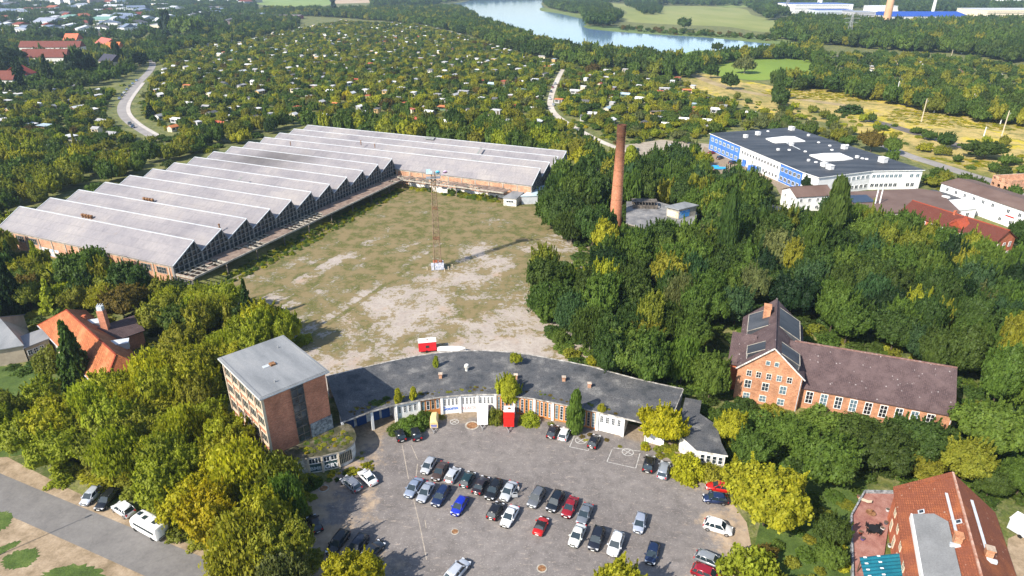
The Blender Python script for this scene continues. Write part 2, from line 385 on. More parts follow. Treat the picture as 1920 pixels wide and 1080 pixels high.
c = k.mix(1.0, c, k.ramp(k.sep(vo.outputs['Color'])[0], [(0.0, .92), (.5, 1.0), (1.0, 1.06)]), 'MULTIPLY')
vo = k.n('ShaderNodeTexVoronoi', feature='DISTANCE_TO_EDGE'); k.put(vo.inputs['Vector'], k.mix(.12, p, k.n('ShaderNodeTexNoise').outputs[1])); vo.inputs['Scale'].default_value = .22
c = k.mix(k.math('MULTIPLY', k.ramp(vo.outputs['Distance'], [(.004, .4), (.009, 0.0)]), k.ramp(k.noise(p, .12, 3), [(.5, 0.0), (.6, 1.0)])), c, (.10,.09,.09))
cc = k.mapping(p, loc=(-3,-85,0), scale=(1/31.,1/25.,1))   # sand washed in around the edge of the tarmac
q = k.n('ShaderNodeMapping'); k.put(q.inputs[0], p); q.inputs['Location'].default_value = (-.08,-2.75,0); q.inputs['Scale'].default_value = (1/33.,1/31.,0)
ln = k.n('ShaderNodeVectorMath', operation='LENGTH'); k.put(ln.inputs[0], q.outputs[0])
edge = k.math('ADD', ln.outputs['Value'], k.math('MULTIPLY', k.math('SUBTRACT', k.noise(p, .16, 6, .7), .5), 1.3))
c = k.mix(k.ramp(edge, [(.86, 0.0), (1.02, .9)]), c, k.ramp(n2, [(.3, (.27,.20,.135)), (.7, (.44,.34,.24))]))
q = k.n('ShaderNodeVectorMath', operation='LENGTH'); vv = k.n('ShaderNodeVectorMath', operation='SUBTRACT'); k.put(vv.inputs[0], p); vv.inputs[1].default_value = (-2.5, 57.8, 0); k.put(q.inputs[0], vv.outputs[0])
edge = k.math('ADD', k.math('MULTIPLY', k.math('SUBTRACT', q.outputs['Value'], 46.0), .25), k.math('MULTIPLY', k.math('SUBTRACT', k.noise(p, .3, 6, .75), .5), 2.0))
far_ = k.math('GREATER_THAN', xyz[1], 88.0)
c = k.mix(k.math('MULTIPLY', k.ramp(edge, [(.35, 0.0), (.75, .85)]), far_), c, k.ramp(k.noise(p, 1.4, 5, .7), [(.32, (.13,.105,.055)), (.5, (.23,.175,.12)), (.68, (.32,.26,.19))]))
k.bump(n3, .3, .03); M['tarmac'] = k.done(c, .9)
PARK = [(655,800),(760,760),(900,740),(1060,760),(1200,800),(1290,840),(1345,905),(1400,980),(1430,1130),(560,1130),(560,960),(575,930),(640,880)]
psheet('car_park', PARK, .016, M['tarmac'])
# street, verge and the dirt on the far side, lower left
k = N('street_asphalt'); p = k.pos(); n1 = k.noise(p, .25, 8, .75); n2 = k.noise(p, 2.2, 5, .7)
c = k.ramp(n1, [(.3, (.13,.123,.12)), (.5, (.165,.157,.15)), (.7, (.205,.195,.185))]); c = k.mix(1.0, c, k.ramp(n2, [(.3, .88), (.7, 1.1)]), 'MULTIPLY')
v = k.n('ShaderNodeTexVoronoi', feature='DISTANCE_TO_EDGE'); k.put(v.inputs['Vector'], k.mix(.06, p, k.n('ShaderNodeTexNoise').outputs[1])); v.inputs['Scale'].default_value = .14
c = k.mix(k.ramp(v.outputs['Distance'], [(.002, .3), (.006, 0.0)]), c, (.10,.095,.09)); k.bump(n2, .2, .02)
M['street'] = k.done(c, .88)
k = N('sandy_verge'); p = k.pos(); n1 = k.noise(p, .35, 6, .7); n2 = k.noise(p, 3, 5, .7)
c = k.ramp(n1, [(.3, (.16,.12,.07)), (.5, (.29,.22,.145)), (.7, (.42,.33,.235))]); c = k.mix(1.0, c, k.ramp(n2, [(.3, .8), (.7, 1.15)]), 'MULTIPLY')
k.bump(n2, .5, .05); M['sand'] = k.done(c, .95)
psheet('verge', [(-200,735),(0,850),(120,912),(330,1010),(520,1092),(900,1400),(300,1400),(-400,1400)], .010, M['sand'])
RW_ = 5.8
street, _ = ribbon('street', [at(-400,720), at(-150,853), at(0,922), at(185,1001), at(369,1080), at(700,1215)], RW_, .022, M['street'])
k = N('lawn_grass'); p = k.pos(); c = k.ramp(k.noise(p, .4, 6, .7), [(.3, (.035,.06,.012)), (.5, (.06,.10,.018)), (.7, (.11,.15,.035))])
c = k.mix(1.0, c, k.ramp(k.noise(p, 4, 4, .7), [(.3, .7), (.7, 1.3)]), 'MULTIPLY'); k.bump(k.noise(p, 5, 3), .8, .1); M['lawn'] = k.done(c, .95)
for name, P in (('lawn', [(5,1050),(30,1034),(62,1028),(74,1036),(60,1056),(30,1068),(8,1064)]), ('lawn', [(70,1085),(110,1064),(150,1058),(190,1072),(180,1110),(90,1110)]),
                ('lawn', [(-60,980),(0,960),(20,962),(22,980),(0,995),(-40,1010)]), ('lawn', [(-20,1040),(10,1022),(36,1014),(34,1022),(8,1036),(-20,1052)])):
    PP = smooth_poly([at(*q) for q in P], 9); rg = random.Random(int(P[0][0])); cc_ = sum(PP, Vector())/len(PP)
    sheet(name, [cc_+(q-cc_)*(1+rg.uniform(-.13,.13)) for q in PP], .030, M['lawn'])
sheet('lawn', smooth_poly([at(*q) for q in [(-60,700),(40,690),(130,720),(170,760),(160,810),(60,850),(-60,840)]]), .028, M['lawn'])
sheet('lawn', smooth_poly([at(*q) for q in [(1480,880),(1560,860),(1620,900),(1640,1000),(1660,1120),(1440,1120),(1420,1000)]]), .026, M['lawn'])
psheet('patch_of_sand', [(1890,1010),(1935,990),(1990,1130),(1880,1130)], .034, M['sand'])
psheet('office_car_park', [(1320,275),(1340,282),(1500,352),(1480,400),(1455,350),(1400,335),(1345,330),(1310,300)], .03, M['tarmac'])
psheet('gravel_lot', [(1150,275),(1240,262),(1330,270),(1330,300),(1200,300)], .028, nmat('gravel', [(.26,.22,.17),(.40,.35,.28)], .3))
sheet('gravel_yard', smooth_poly([at(*q) for q in [(1095,312),(1130,320),(1150,345),(1120,350),(1085,330)]]), .03, nmat('dusty_ground', [(.16,.12,.085),(.28,.22,.16)], .3))
# lanes between the allotments
LANE = [at(x, y) for x, y in [(300,262),(277,250),(250,233),(232,215),(230,198),(240,180),(260,155),(280,134),(286,120),(281,104)]]
k_lane = nmat('lane_asphalt', [(.24,.22,.21),(.32,.30,.285)], .1)
ribbon('road', LANE, 6.0, .06, k_lane)
ribbon('pavement', [q+Vector((4.3, -.7, 0)) for q in LANE[:7]], 2.4, .16, nmat('pale_paving', [(.42,.38,.34),(.52,.48,.44)], .2))
PATH = [at(x, y) for x, y in [(1180,288),(1150,275),(1120,262),(1070,235),(1042,215),(1032,197),(1035,175),(1045,150),(1055,130)]]
ribbon('path', PATH, 4.0, .06, nmat('pale_gravel_path', [(.42,.37,.31),(.58,.53,.46)], .1))
ribbon('road', [at(x, y) for x, y in [(1640,262),(1690,287),(1752,307),(1815,327),(1880,347),(1990,390)]], 7.5, .05, nmat('old_road', [(.20,.18,.17),(.30,.28,.26)], .08))
ribbon('railway_bed', [at(x, y) for x, y in [(1625,224),(1670,236),(1752,260),(1840,285)]], 8.5, .05, nmat('ballast', [(.10,.085,.075),(.17,.15,.135)], .3))
ribbon('path', [at(x, y) for x, y in [(1300,140),(1350,160),(1420,176),(1500,186),(1600,200)]], 9, .05, nmat('trodden_grass', [(.25,.19,.09),(.42,.33,.18)], .05))
# meadows and the yellow-flowering waste land
k = N('yellow_rough_grassland'); p = k.pos(); n1 = k.noise(k.mapping(p, scale=(1,.45,1), rot=(0,0,.5)), .018, 7, .7, .6); n2 = k.noise(p, .15, 6, .7)
c = k.ramp(n1, [(.30, (.10,.12,.025)), (.40, (.20,.19,.045)), (.47, (.38,.29,.10)), (.53, (.46,.35,.12)), (.58, (.48,.38,.02)), (.64, (.22,.22,.035)), (.74, (.12,.14,.03))])
c = k.mix(k.ramp(n2, [(.48, 0.0), (.62, .85)]), c, (.13,.14,.032)); c = k.mix(1.0, c, k.ramp(k.noise(p, 1, 4, .7), [(.3, .75), (.7, 1.2)]), 'MULTIPLY')
M['yellow'] = k.done(c, .95)
sheet('grassland', smooth_poly([at(*q) for q in [(1255,142),(1310,138),(1400,152),(1480,166),(1580,168),(1640,185),(1720,196),(1800,212),(1960,228),(2100,260),(2100,360),(1960,345),(1820,335),(1740,315),(1680,285),(1620,255),(1540,228),(1440,214),(1370,190),(1300,165)]], 4), .02, M['yellow'])
def meadow(name, P, z, c1, c2, c3):
    k = N(name); p = k.pos(); n1 = k.noise(k.mapping(p, scale=(1,.3,1), rot=(0,0,.3)), .012, 6, .6)
    c = k.ramp(n1, [(.3, c1), (.5, c2), (.7, c3)]); c = k.mix(1.0, c, k.ramp(k.noise(p, .3, 5, .7), [(.3, .88), (.7, 1.1)]), 'MULTIPLY')
    return sheet('meadow', smooth_poly([at(*q) for q in P], 5), z, k.done(c, .95))
meadow('bright_meadow', [(1305,132),(1350,119),(1430,109),(1500,107),(1528,118),(1515,136),(1470,146),(1400,150)], .09, (.13,.20,.025), (.17,.25,.03), (.20,.26,.04))
meadow('lakeside_meadow', [(1142,6),(1215,12),(1300,11),(1390,16),(1410,28),(1450,38),(1466,54),(1430,60),(1360,50),(1260,46),(1180,41),(1160,34),(1175,22)], .05, (.17,.20,.05), (.22,.24,.07), (.27,.27,.10))
meadow('far_pasture', [(465,2),(540,-3),(622,-3),(618,9),(560,12),(490,9)], .05, (.15,.22,.05), (.20,.27,.07), (.24,.30,.09))
meadow('stubble_field', [(625,-3),(705,-4),(702,4),(660,6),(625,6)], .05, (.34,.24,.15), (.42,.31,.2), (.45,.35,.24))
meadow('far_field', [(1690,10),(1740,4),(1800,6),(1795,14),(1720,17)], .05, (.22,.24,.09), (.30,.31,.13), (.34,.33,.16))
meadow('mown_meadow', [(1345,9),(1400,6),(1410,12),(1360,14)], .05, (.17,.22,.05), (.2,.25,.06), (.24,.28,.08))
meadow('reed_meadow', [(1440,72),(1475,74),(1520,80),(1500,92),(1450,90)], .07, (.10,.15,.04), (.13,.18,.05), (.15,.19,.06))
meadow('garden_meadow', [(1060,196),(1068,193),(1075,204),(1052,207)], .08, (.16,.22,.03), (.2,.26,.04), (.2,.26,.05))
# lake
k = N('lake_water'); p = k.pos(); k.b.inputs['Base Color'].default_value = (.16,.27,.42,1); k.b.inputs['Roughness'].default_value = .07
k.b.inputs['IOR'].default_value = 1.33; k.b.inputs['Specular IOR Level'].default_value = .5
q = k.n('ShaderNodeBump'); k.put(q.inputs['Height'], k.noise(k.mapping(p, scale=(1,2,1)), .25, 4, .6)); q.inputs['Strength'].default_value = .12; q.inputs['Distance'].default_value = .3
k.put(k.b.inputs['Normal'], q.outputs[0]); M['water'] = k.m
LAKE = [(826,11),(868,4),(905,-4),(960,-9),(1008,-8),(1020,-2),(1015,8),(1030,18),(1058,22),(1092,30),(1098,42),(1102,52),(1140,56),(1200,61),(1262,66),(1330,70),(1400,76),(1446,82),(1452,88),(1420,90),(1352,94),(1330,97),(1300,99),(1282,105),(1240,110),(1180,106),(1090,100),(1000,74),(940,52),(890,36),(868,20)]
LK = smooth_poly([at(*q) for q in LAKE], 5)
sheet('lake', LK, .10, M['water'])
# reed belts along the shore
meadow('reed_belt', [(1018,14),(1050,20),(1093,27),(1097,36),(1050,26),(1014,20)], .14, (.10,.14,.035), (.14,.18,.05), (.17,.2,.06))
meadow('reed_belt_east', [(1096,48),(1140,49),(1200,54),(1330,62),(1450,72),(1500,84),(1440,82),(1330,71),(1200,63),(1110,55)], .14, (.08,.13,.03), (.12,.17,.045), (.15,.19,.06))
meadow('reed_headland', [(1285,100),(1305,95),(1335,96),(1350,102),(1320,108),(1290,108)], .14, (.11,.18,.04), (.15,.22,.05), (.17,.24,.06))
# painted marks on the tarmac
def stripes(name, px_pairs, wd, z=.028, mat=None):
    m = MB()
    for a, b in px_pairs:
        a = at(*a); b = at(*b); d = (b-a).normalized(); n_ = Vector((-d.y, d.x, 0))*wd/2
        m.face([(p.x, p.y, z) for p in (a+n_, a-n_, b-n_, b+n_)])
    o = m.build(name, mat or M['marking']); o['kind'] = 'structure'; return o
def ring(cx, cy, r, z=.032, wd=.14):
    c0 = at(cx, cy); m = MB(); n = 28
    for i in range(n):
        a = 2*math.pi*i/n; b = 2*math.pi*(i+1)/n
        m.face([(c0.x+rr*math.cos(t), c0.y+rr*math.sin(t), z) for rr, t in ((r-wd/2, a), (r+wd/2, a), (r+wd/2, b), (r-wd/2, b))])
    for t in (math.pi/4, 3*math.pi/4):
        u = Vector((math.cos(t), math.sin(t), 0)); q = Vector((-u.y, u.x, 0))*wd/2; a = c0-u*r*.95; b = c0+u*r*.95
        zz = z+.003*t
        m.face([(p.x, p.y, zz) for p in (a+q, a-q, b-q, b+q)])
    o = m.build('road_marking', M['marking']); o['kind'] = 'structure'
stripes('road_marking', [((1068,838),(1078,815)), ((1068,838),(1103,845)), ((1103,845),(1112,822)), ((1138,866),(1148,842)), ((1138,866),(1192,878)), ((1192,878),(1200,850)), ((1150,840),(1200,846))], .13)
ring(1089, 826, 1.0); ring(1177, 848, 1.0); ring(852, 791, .8)
worn = nmat('worn_seam', [(.28,.24,.2),(.42,.37,.31)], 1.5)
stripes('road_marking', [((754,835),(766,898)), ((771,835),(783,862)), ((783,870),(775,935)), ((775,935),(787,985)), ((787,985),(800,1050)), ((797,975),(799,990))], .16, .03, worn)
# round sunk basin edge and manholes
for (x, y, r, lab) in ((885,798,1.05,'round brick-edged manhole beside the white trailer'), (853,997,.5,'small earth-ringed drain cover below the blue car'), (1016,1066,.6,'drain cover with a sandy rim near the bottom of the car park'), (607,916,.7,'soil-ringed drain cover in the sandy strip left of the grey estate car')):
    c0 = at(x, y); t = root('manhole', lab, 'manhole', (c0.x, c0.y, .016)); m = MB()
    n = 24
    for i in range(n):
        a = 2*math.pi*i/n; b = 2*math.pi*(i+1)/n
        m.slab([(rr*math.cos(t_), rr*math.sin(t_), .05) for rr, t_ in ((r, a), (r*1.28, a), (r*1.28, b), (r, b))], .05)
    m.build('rim', M['concrete'], t); m = MB(); m.tube((0,0,0), (0,0,.03), r*.98, n=24); m.build('cover', M['rust'], t)
# ================================================================ BUILDINGS
FOOT = []          # footprints (world polygons) that trees keep clear of
def foot(P, grow=1.0):
    c = sum((Vector((p[0], p[1])) for p in P), Vector((0, 0)))/len(P)
    FOOT.append([tuple(Vector((p[0], p[1]))+(Vector((p[0], p[1]))-c).normalized()*grow) for p in P])
def frame_pts(o, ang, L):
    c, s = math.cos(ang), math.sin(ang); return [(o[0]+x*c-y*s, o[1]+x*s+y*c) for x, y in L]
# ---- saw-tooth factory hall -------------------------------------------------
u_ = Vector((.916, -.401, 0)); v_ = Vector((.401, .916, 0))
e0 = at(324, 497, 6.5)
HO = Vector((e0.x, e0.y, 0))                       # near corner of the hall (foot of its gable front)
HALL = root('factory_hall', 'derelict factory hall with fifteen saw-tooth bays of pale grey sheet roofing', 'hall', HO, math.atan2(u_.y, u_.x))
p1 = at(365, 451, 10.9); p11 = at(737.5, 297.5, 10.9); BAY = ((p11-p1).dot(v_))/10.0
PK = (p1-HO).dot(v_)                                 # ridge offset in the first bay
Lh = 75.5; Lr = (at(1060, 284, 10.9)-HO).dot(u_)
M['hall_roof'] = sheetmat('hall_sheet_roof', [(.30,.29,.30), (.40,.385,.38), (.47,.45,.43)], (.25, 1, 1), .55, 1.0)
k = N('hall_roof_stained'); p = k.pos()
b0 = M['hall_roof']
def hall_roof_mat():
    k = N('hall_roof_sheet'); p = k.obj(); w_ = k.pos()
    f = k.noise(k.mapping(p, scale=(.5, .25, 1)), .12, 7, .65)
    c = k.ramp(f, [(.3, (.185,.177,.195)), (.5, (.25,.237,.247)), (.7, (.305,.284,.276))])
    wv = k.n('ShaderNodeTexWave', wave_type='BANDS', bands_direction='X'); k.put(wv.inputs['Vector'], p); wv.inputs['Scale'].default_value = .52; wv.inputs['Distortion'].default_value = 0
    c = k.mix(1.0, c, k.ramp(wv.outputs[1], [(0, .86), (.1, 1.0)]), 'MULTIPLY')
    br = k.n('ShaderNodeTexBrick'); k.put(br.inputs['Vector'], p); br.inputs['Scale'].default_value = 1; br.inputs['Brick Width'].default_value = 6.2; br.inputs['Row Height'].default_value = 2.7; br.inputs['Mortar Size'].default_value = .05
    br.inputs['Color1'].default_value = (.92,.92,.93,1); br.inputs['Color2'].default_value = (1.05,1.04,1.02,1); br.inputs['Mortar'].default_value = (.75,.75,.75,1)
    c = k.mix(1.0, c, br.outputs[0], 'MULTIPLY')
    st = k.noise(k.mapping(p, scale=(1.6,.07,1)), 1.0, 6, .7); c = k.mix(1.0, c, k.ramp(st, [(.3, (.84,.83,.85)), (.5, (1,1,1)), (.7, (1.10,1.08,1.05))]), 'MULTIPLY')
    rs = k.noise(k.mapping(p, scale=(.9,.12,1)), .5, 7, .75); c = k.mix(k.ramp(rs, [(.60, 0.0), (.72, .5)]), c, (.24,.19,.155))
    s0 = at(505, 297, 10)                             # soot left by a fire
    q = k.n('ShaderNodeMapping', vector_type='POINT'); k.put(q.inputs[0], w_); q.inputs['Location'].default_value = (-s0.x/26, -s0.y/17, 0); q.inputs['Scale'].default_value = (1/26., 1/17., 0)
    ln = k.n('ShaderNodeVectorMath', operation='LENGTH'); k.put(ln.inputs[0], q.outputs[0])
    d = k.math('ADD', ln.outputs['Value'], k.math('MULTIPLY', k.math('SUBTRACT', k.noise(w_, .12, 5, .7), .5), .9))
    c = k.mix(k.ramp(d, [(.15, .80), (.55, .45), (1.0, 0.0)]), c, (.06,.055,.055))
    g = k.noise(p, 1.2, 5, .7); c = k.mix(1.0, c, k.ramp(g, [(.3, .92), (.7, 1.08)]), 'MULTIPLY')
    return k.done(c, .6)
M['hall_roof'] = hall_roof_mat()
M['gable_conc'] = nmat('grey_concrete_frame', [(.12,.12,.12),(.22,.21,.20),(.30,.29,.27)], .9)
EZ, VZ, PZ = 6.4, 7.3, 10.9
for i in range(15):
    y0 = BAY*i; yp = y0+PK; y1 = BAY*(i+1); xr = 0.0 if i < 11 else Lr
    zl = EZ if i == 0 or i == 11 else VZ
    m = MB(); m.slab([(-Lh, y0-.35, zl-.15), (xr+.25, y0-.35, zl-.15), (xr+.25, yp, PZ), (-Lh, yp, PZ)], .16)
    if i == 11: pass
    m.build('roof', M['hall_roof'], HALL)
    m = MB(); m.box(-Lh-.02, yp-.14, PZ-.05, xr+.3, yp+.14, PZ+.12)                   # ridge capping
    m.beam((xr+.32, y0-.35, zl-.12), (xr+.32, yp, PZ+.02), .11); m.beam((-Lh-.06, y0-.35, zl-.12), (-Lh-.06, yp, PZ+.02), .11)
    m.build('roof_trim', M['zinc'], HALL)
    m = MB(); m.slab([(-Lh, yp+.15, PZ-.15), (xr, yp+.15, PZ-.15), (xr, y1-.35, VZ-.1), (-Lh, y1-.35, VZ-.1)], .12)
    m.build('north_light', M['glass_blue'], HALL)
    for xe, sg in ((xr, 1), (-Lh, -1)):               # glazed gable framed in concrete
        if i >= 11 or xe == xr or True:
            m = MB(); xg = xe-sg*.3
            m.face([(xg, y0, 2.2 if sg > 0 else 3), (xg, y1, 2.2 if sg > 0 else 3), (xg, y1, VZ-.2), (xg, yp, PZ-.25), (xg, y0, zl-.2)])
            m.build('gable_glazing', M['glass'], HALL)
            m = MB()
            for t in range(1, 6):
                yy = y0+(y1-y0)*t/6; zt = (zl+(PZ-zl)*(yy-y0)/PK if yy < yp else PZ+(VZ-PZ)*(yy-yp)/(BAY-PK))-.2
                m.box(xe-.22, yy-.13, 2.2, xe+.12, yy+.13, zt)
            for zz in (5.2, 6.6, 8.0):
                ya = y0 if zz < zl else y0+PK*(zz-zl)/(PZ-zl); yb = y1 if zz < VZ else y1-(BAY-PK)*(zz-VZ)/(PZ-VZ)
                m.box(xe-.2, ya, zz-.09, xe+.09, yb, zz+.09)
            m.box(xe-.3, y0-.25, 0, xe+.16, y0+.25, zl-.2)
            m.beam((xe-.06, y0, zl-.28), (xe-.06, yp, PZ-.28), .15); m.beam((xe-.06, yp, PZ-.3), (xe-.06, y1, VZ-.3), .15)
            m.build('gable_frame', M['gable_conc'], HALL)
# long brick walls
m = MB()
m.box(-Lh+.1, 0, 0, -.35, .35, EZ-.3, 0)
Y11 = BAY*11; m.box(.2, Y11, 0, Lr-.3, Y11+.35, EZ-.3, 0)
m.box(-Lh+.05, BAY*15-.4, 0, Lr-.4, BAY*15-.05, VZ-.3, 0)
m.box(-Lh-.1, .4, 0, -Lh+.25, BAY*15-.5, 3.0, 0); m.box(-.35, .4, 0, .02, Y11-.02, 2.2, 0); m.box(Lr-.35, Y11+.4, 0, Lr+.02, BAY*15-.5, 2.2, 0)
m.build('wall', M['brick_hall'], HALL)
for i in range(13): m = MB(); m.box(-Lh+.2+i*6.1, -.16, 0, -Lh+.6+i*6.1, -.003, EZ-.4); m.build('pilaster', M['concrete'], HALL)
for i in range(11): m = MB(); m.box(.8+i*6.0, Y11-.16, 0, 1.2+i*6.0, Y11-.003, EZ-.4); m.build('pilaster', M['concrete'], HALL)
for bb in ((-Lh+.1, -.10, EZ-.85, -.4, -.004, EZ-.42), (.3, Y11-.1, EZ-.85, Lr-.4, Y11-.004, EZ-.42)): m = MB(); m.box(*bb); m.build('eaves_beam', M['concrete'], HALL)
for i in range(12):
    if i in (1, 2, 10, 11): window(HALL, (-Lh+3.6+i*6.1, -.03, 3.2), 0, 3.8, 2.0, 4, 2, 'concrete')
m = MB(); m.box(-Lh-.3, .1, .02, -Lh+.3, .4, EZ-.35); m.box(-.62, -.24, 0, -.1, -.1, EZ); m.build('downpipe', M['gray_metal'], HALL)
# roof openings, cowls and hoods
def on_slope(px, py, bay):
    """hall coordinates of a pixel lying on the long slope of a bay"""
    z = 9.0
    for _ in range(12):
        q = at(px, py, z)-HO; y = q.dot(v_)-BAY*bay; zl = EZ if bay in (0, 11) else VZ
        z = zl+(PZ-zl)*min(max(y, 0), PK)/PK
    q = at(px, py, z)-HO
    return q.dot(u_), q.dot(v_), z
for (px, py, bay, wx, wy) in ((797,296,11,7,3.4), (888,307,11,4.2,4.0), (806,259,13,4.6,1.8), (899,283,12,.8,4.6), (645,321,9,2.4,3.0), (449,336,5,.9,2.6)):
    x, y, z = on_slope(px, py, bay); zl = EZ if bay == 11 else VZ; sl_ = (PZ-zl)/PK
    m = MB(); m.slab([(x-wx/2, y-wy/2, z-wy/2*sl_+.06), (x+wx/2, y-wy/2, z-wy/2*sl_+.06), (x+wx/2, y+wy/2, z+wy/2*sl_+.06), (x-wx/2, y+wy/2, z+wy/2*sl_+.06)], .05)
    m.build('roof_light', nmat('wired_glass', [(.17,.18,.17),(.28,.29,.28)], 2.0, .4) if 'wired' not in M else M['wired'], HALL)
def cowl(px, py, bay, h=1.2, r=.3, n=1, mat='rust'):
    x, y, z = on_slope(px, py, bay); t = MB()
    for i in range(n):
        xx = x+i*1.3; t.tube((xx, y, z-.3), (xx, y, z+h), r, r, 8); t.tube((xx, y, z+h), (xx, y, z+h+.25), r*1.7, r*1.1, 8); t.tube((xx, y, z+h*.5), (xx, y, z+h*.5+.2), r*1.5, r*1.5, 8)
    t.build('roof_cowl', M[mat], HALL)
cowl(271, 376, 3, .9, .35, 4); cowl(156, 407, 1, .9, .35, 4); cowl(413, 434, 2, 2.2, .22, 1)
cowl(677, 271, 11, 1.6, .18); cowl(703, 276, 11, 1.3, .16); cowl(545, 272, 10, 1.3, .16)
# canopy: concrete frame along the yard side, half of its slabs fallen in
def canopy(parent, x0, y0, x1, y1, z, wd, holes, seed):
    """canopy on posts along the line (x0,y0)->(x1,y1), reaching out to the right of that line"""
    rr = random.Random(seed); d = Vector((x1-x0, y1-y0, 0)); L = d.length; d.normalize(); o = Vector((d.y, -d.x, 0)); n = int(L/2.0)
    P = lambda a, b, zz: tuple(Vector((x0, y0, 0))+d*a+o*b+Vector((0, 0, zz)))
    fr = MB(); sb = []; PO = []
    for i in range(n+1):
        a = L*i/n; fr.beam(P(a, .1, z-.2), P(a, wd, z-.2), .13)
        if i % 6 == 0: po = MB(); po.beam(P(a, wd-.5, 0), P(a, wd-.5, z-.3), .15); PO.append(po); fr.beam(P(a, .1, z-.45), P(a, wd, z-.45), .17)
    for b in (wd*.05, wd*.35, wd*.65): fr.beam(P(0, b, z-.06), P(L, b, z-.06), .07)
    fr.slab([P(0, wd-.05, z+.1), P(L, wd-.05, z+.1), P(L, wd+.25, z+.1), P(0, wd+.25, z+.1)][::-1], .5)
    for i in range(n):
        t = i/n; gone = any(a <= t < b for a, b in holes)
        if gone and rr.random() < .60: continue
        j0, j1 = (0, 4) if not gone and rr.random() < .78 else rr.choice(((0, 1), (0, 2), (1, 4), (2, 4), (0, 3), (3, 4), (1, 2)))
        a0 = L*i/n+.06; a1 = L*(i+1)/n-.03; b0 = .1+(wd-.2)*j0/4; b1 = .1+(wd-.2)*j1/4-.05; dz = rr.uniform(0, .04)
        s_ = MB(); s_.slab([P(a0, b0, z+.05+dz), P(a0, b1, z+.05+dz), P(a1, b1, z+.05+dz), P(a1, b0, z+.05+dz)][::-1], .06); sb.append(s_)
    c = bpy.data.objects.new('canopy', fr.mesh('canopy_frame', M['concrete'])); link(c, parent)
    
    for q in sb: q.build('roof_slab', M['rusty_plank'], c)
    for q in PO: q.build('post', M['concrete_dark'], c)  # darker than the frame: shade under the canopy put into the post colour
    return c
ca = at(363, 519, 4.1)-HO; cw = max(5.0, ca.dot(u_))
canopy(HALL, .2, .1, .2, Y11-1.0, 4.0, cw, [(0,.10),(.17,.24),(.28,.30),(.36,.50),(.93,1.0)], 3)
canopy(HALL, cw, Y11-.4, 52, Y11-.4, 4.0, 5.6, [(.15,.42),(.55,.75)], 5)
for bb in ((cw, Y11-1.1, 0, 52, Y11-.9, 1.4), (.4, .5, 0, cw-1, .7, 1.2), (20, Y11-4.8, 0, 27, Y11-4.6, 1.8)): m = MB(); m.box(*bb); m.build('low_wall', M['white_dirty'], HALL)
# glazed porch under the first bay's canopy
m = MB(); m.box(.3, .12, 0, cw-.2, .4, 1.1, 0); m.box(.3, .12, 3.1, cw-.1, .4, 3.9, 0); m.build('porch_wall', M['brick_hall'], HALL)
window(HALL, (cw/2, .1, 1.4), 0, cw-.9, 1.5, 8, 2, 'concrete')
g_ = MB(); g_.box(cw*.45, .02, .35, cw*.85, .115, 1.15); g_.build('graffiti_panel', nmat('blue_and_pink_graffiti', [(.55,.25,.25),(.75,.75,.8),(.12,.35,.75)], 1.4, fine=.05), HALL)
foot([HO+u_*a+v_*b for a, b in ((-Lh, -1), (cw, -1), (cw, Y11-6), (Lr, Y11-6), (Lr, BAY*15), (-Lh, BAY*15))], 1.0)
# faded graffiti on the outer long wall
m = MB(); m.box(-Lh+18, -.05, .4, -Lh+27, -.005, 2.9); m.build('graffiti_panel', nmat('blue_white_graffiti', [(.16,.3,.5),(.6,.62,.66),(.7,.45,.35)], .9, fine=.05), HALL)
# ---- lean-to sheds at the end of the yard wing
def poly_building(name, label, cat, P, z, wallmat, roofmat, z0=0.0, over=.25, th=.3, group=None, fascia=None, ft=True):
    """flat-roofed building on the outline P (counter-clockwise world points)"""
    P = [Vector((p[0], p[1])) for p in P]
    ar = sum(P[i].x*P[(i+1) % len(P)].y-P[(i+1) % len(P)].x*P[i].y for i in range(len(P)))
    if ar < 0: P = P[::-1]
    t = root(name, label, cat, (0, 0, 0), 0, group)
    m = MB(); m.prism([(p.x, p.y) for p in P], z0, z-th); m.build('wall', wallmat, t)
    O = []
    for i in range(len(P)):
        a, b, c = P[i-1], P[i], P[(i+1) % len(P)]; d1 = (b-a).normalized(); d2 = (c-b).normalized()
        n1 = Vector((d1.y, -d1.x)); n2 = Vector((d2.y, -d2.x)); q = (n1+n2); q = q/max(q.dot(n1), .3); O.append(b+q*over)
    m = MB(); m.prism([(p.x, p.y) for p in O], z-th+.002, z, 1 if fascia else 0, 0); m.build('roof', [roofmat, fascia] if fascia else roofmat, t)
    if ft: foot(P)
    return t, P
t, _ = poly_building('lean_to_shed', 'pale blue metal-roofed lean-to shed at the right end of the hall', 'shed', [at(1052,312,4), at(1093,313,4), at(1074,324,4), at(1040,322,4)], 4, M['zinc'], M['blue_sheet'])
t, _ = poly_building('lean_to_shed', 'white metal-roofed lean-to between the small white kiosk and the hall', 'shed', [at(978,367,3.4), at(1004,351,3.4), at(1030,345,3.4), at(1008,366,3.4)], 3.4, M['zinc'], M['blue_sheet'])
KP = [at(944,370,3.2), at(969,354,3.2), at(987,355,3.2), at(968,372,3.2)]
t, P_ = poly_building('kiosk', 'small white kiosk with a dark window band at the end of the hall canopy', 'hut', KP, 3.2, M['white_dirty'], M['roof_grey'])
a, b = sorted([P_[i] for i in range(4)], key=lambda p: p.y)[:2]
a, b = (a, b) if a.x < b.x else (b, a)
edge_windows(t, a, b, 1.3, 1, 2.9, .9, 0, 1, nx=3, ny=1)
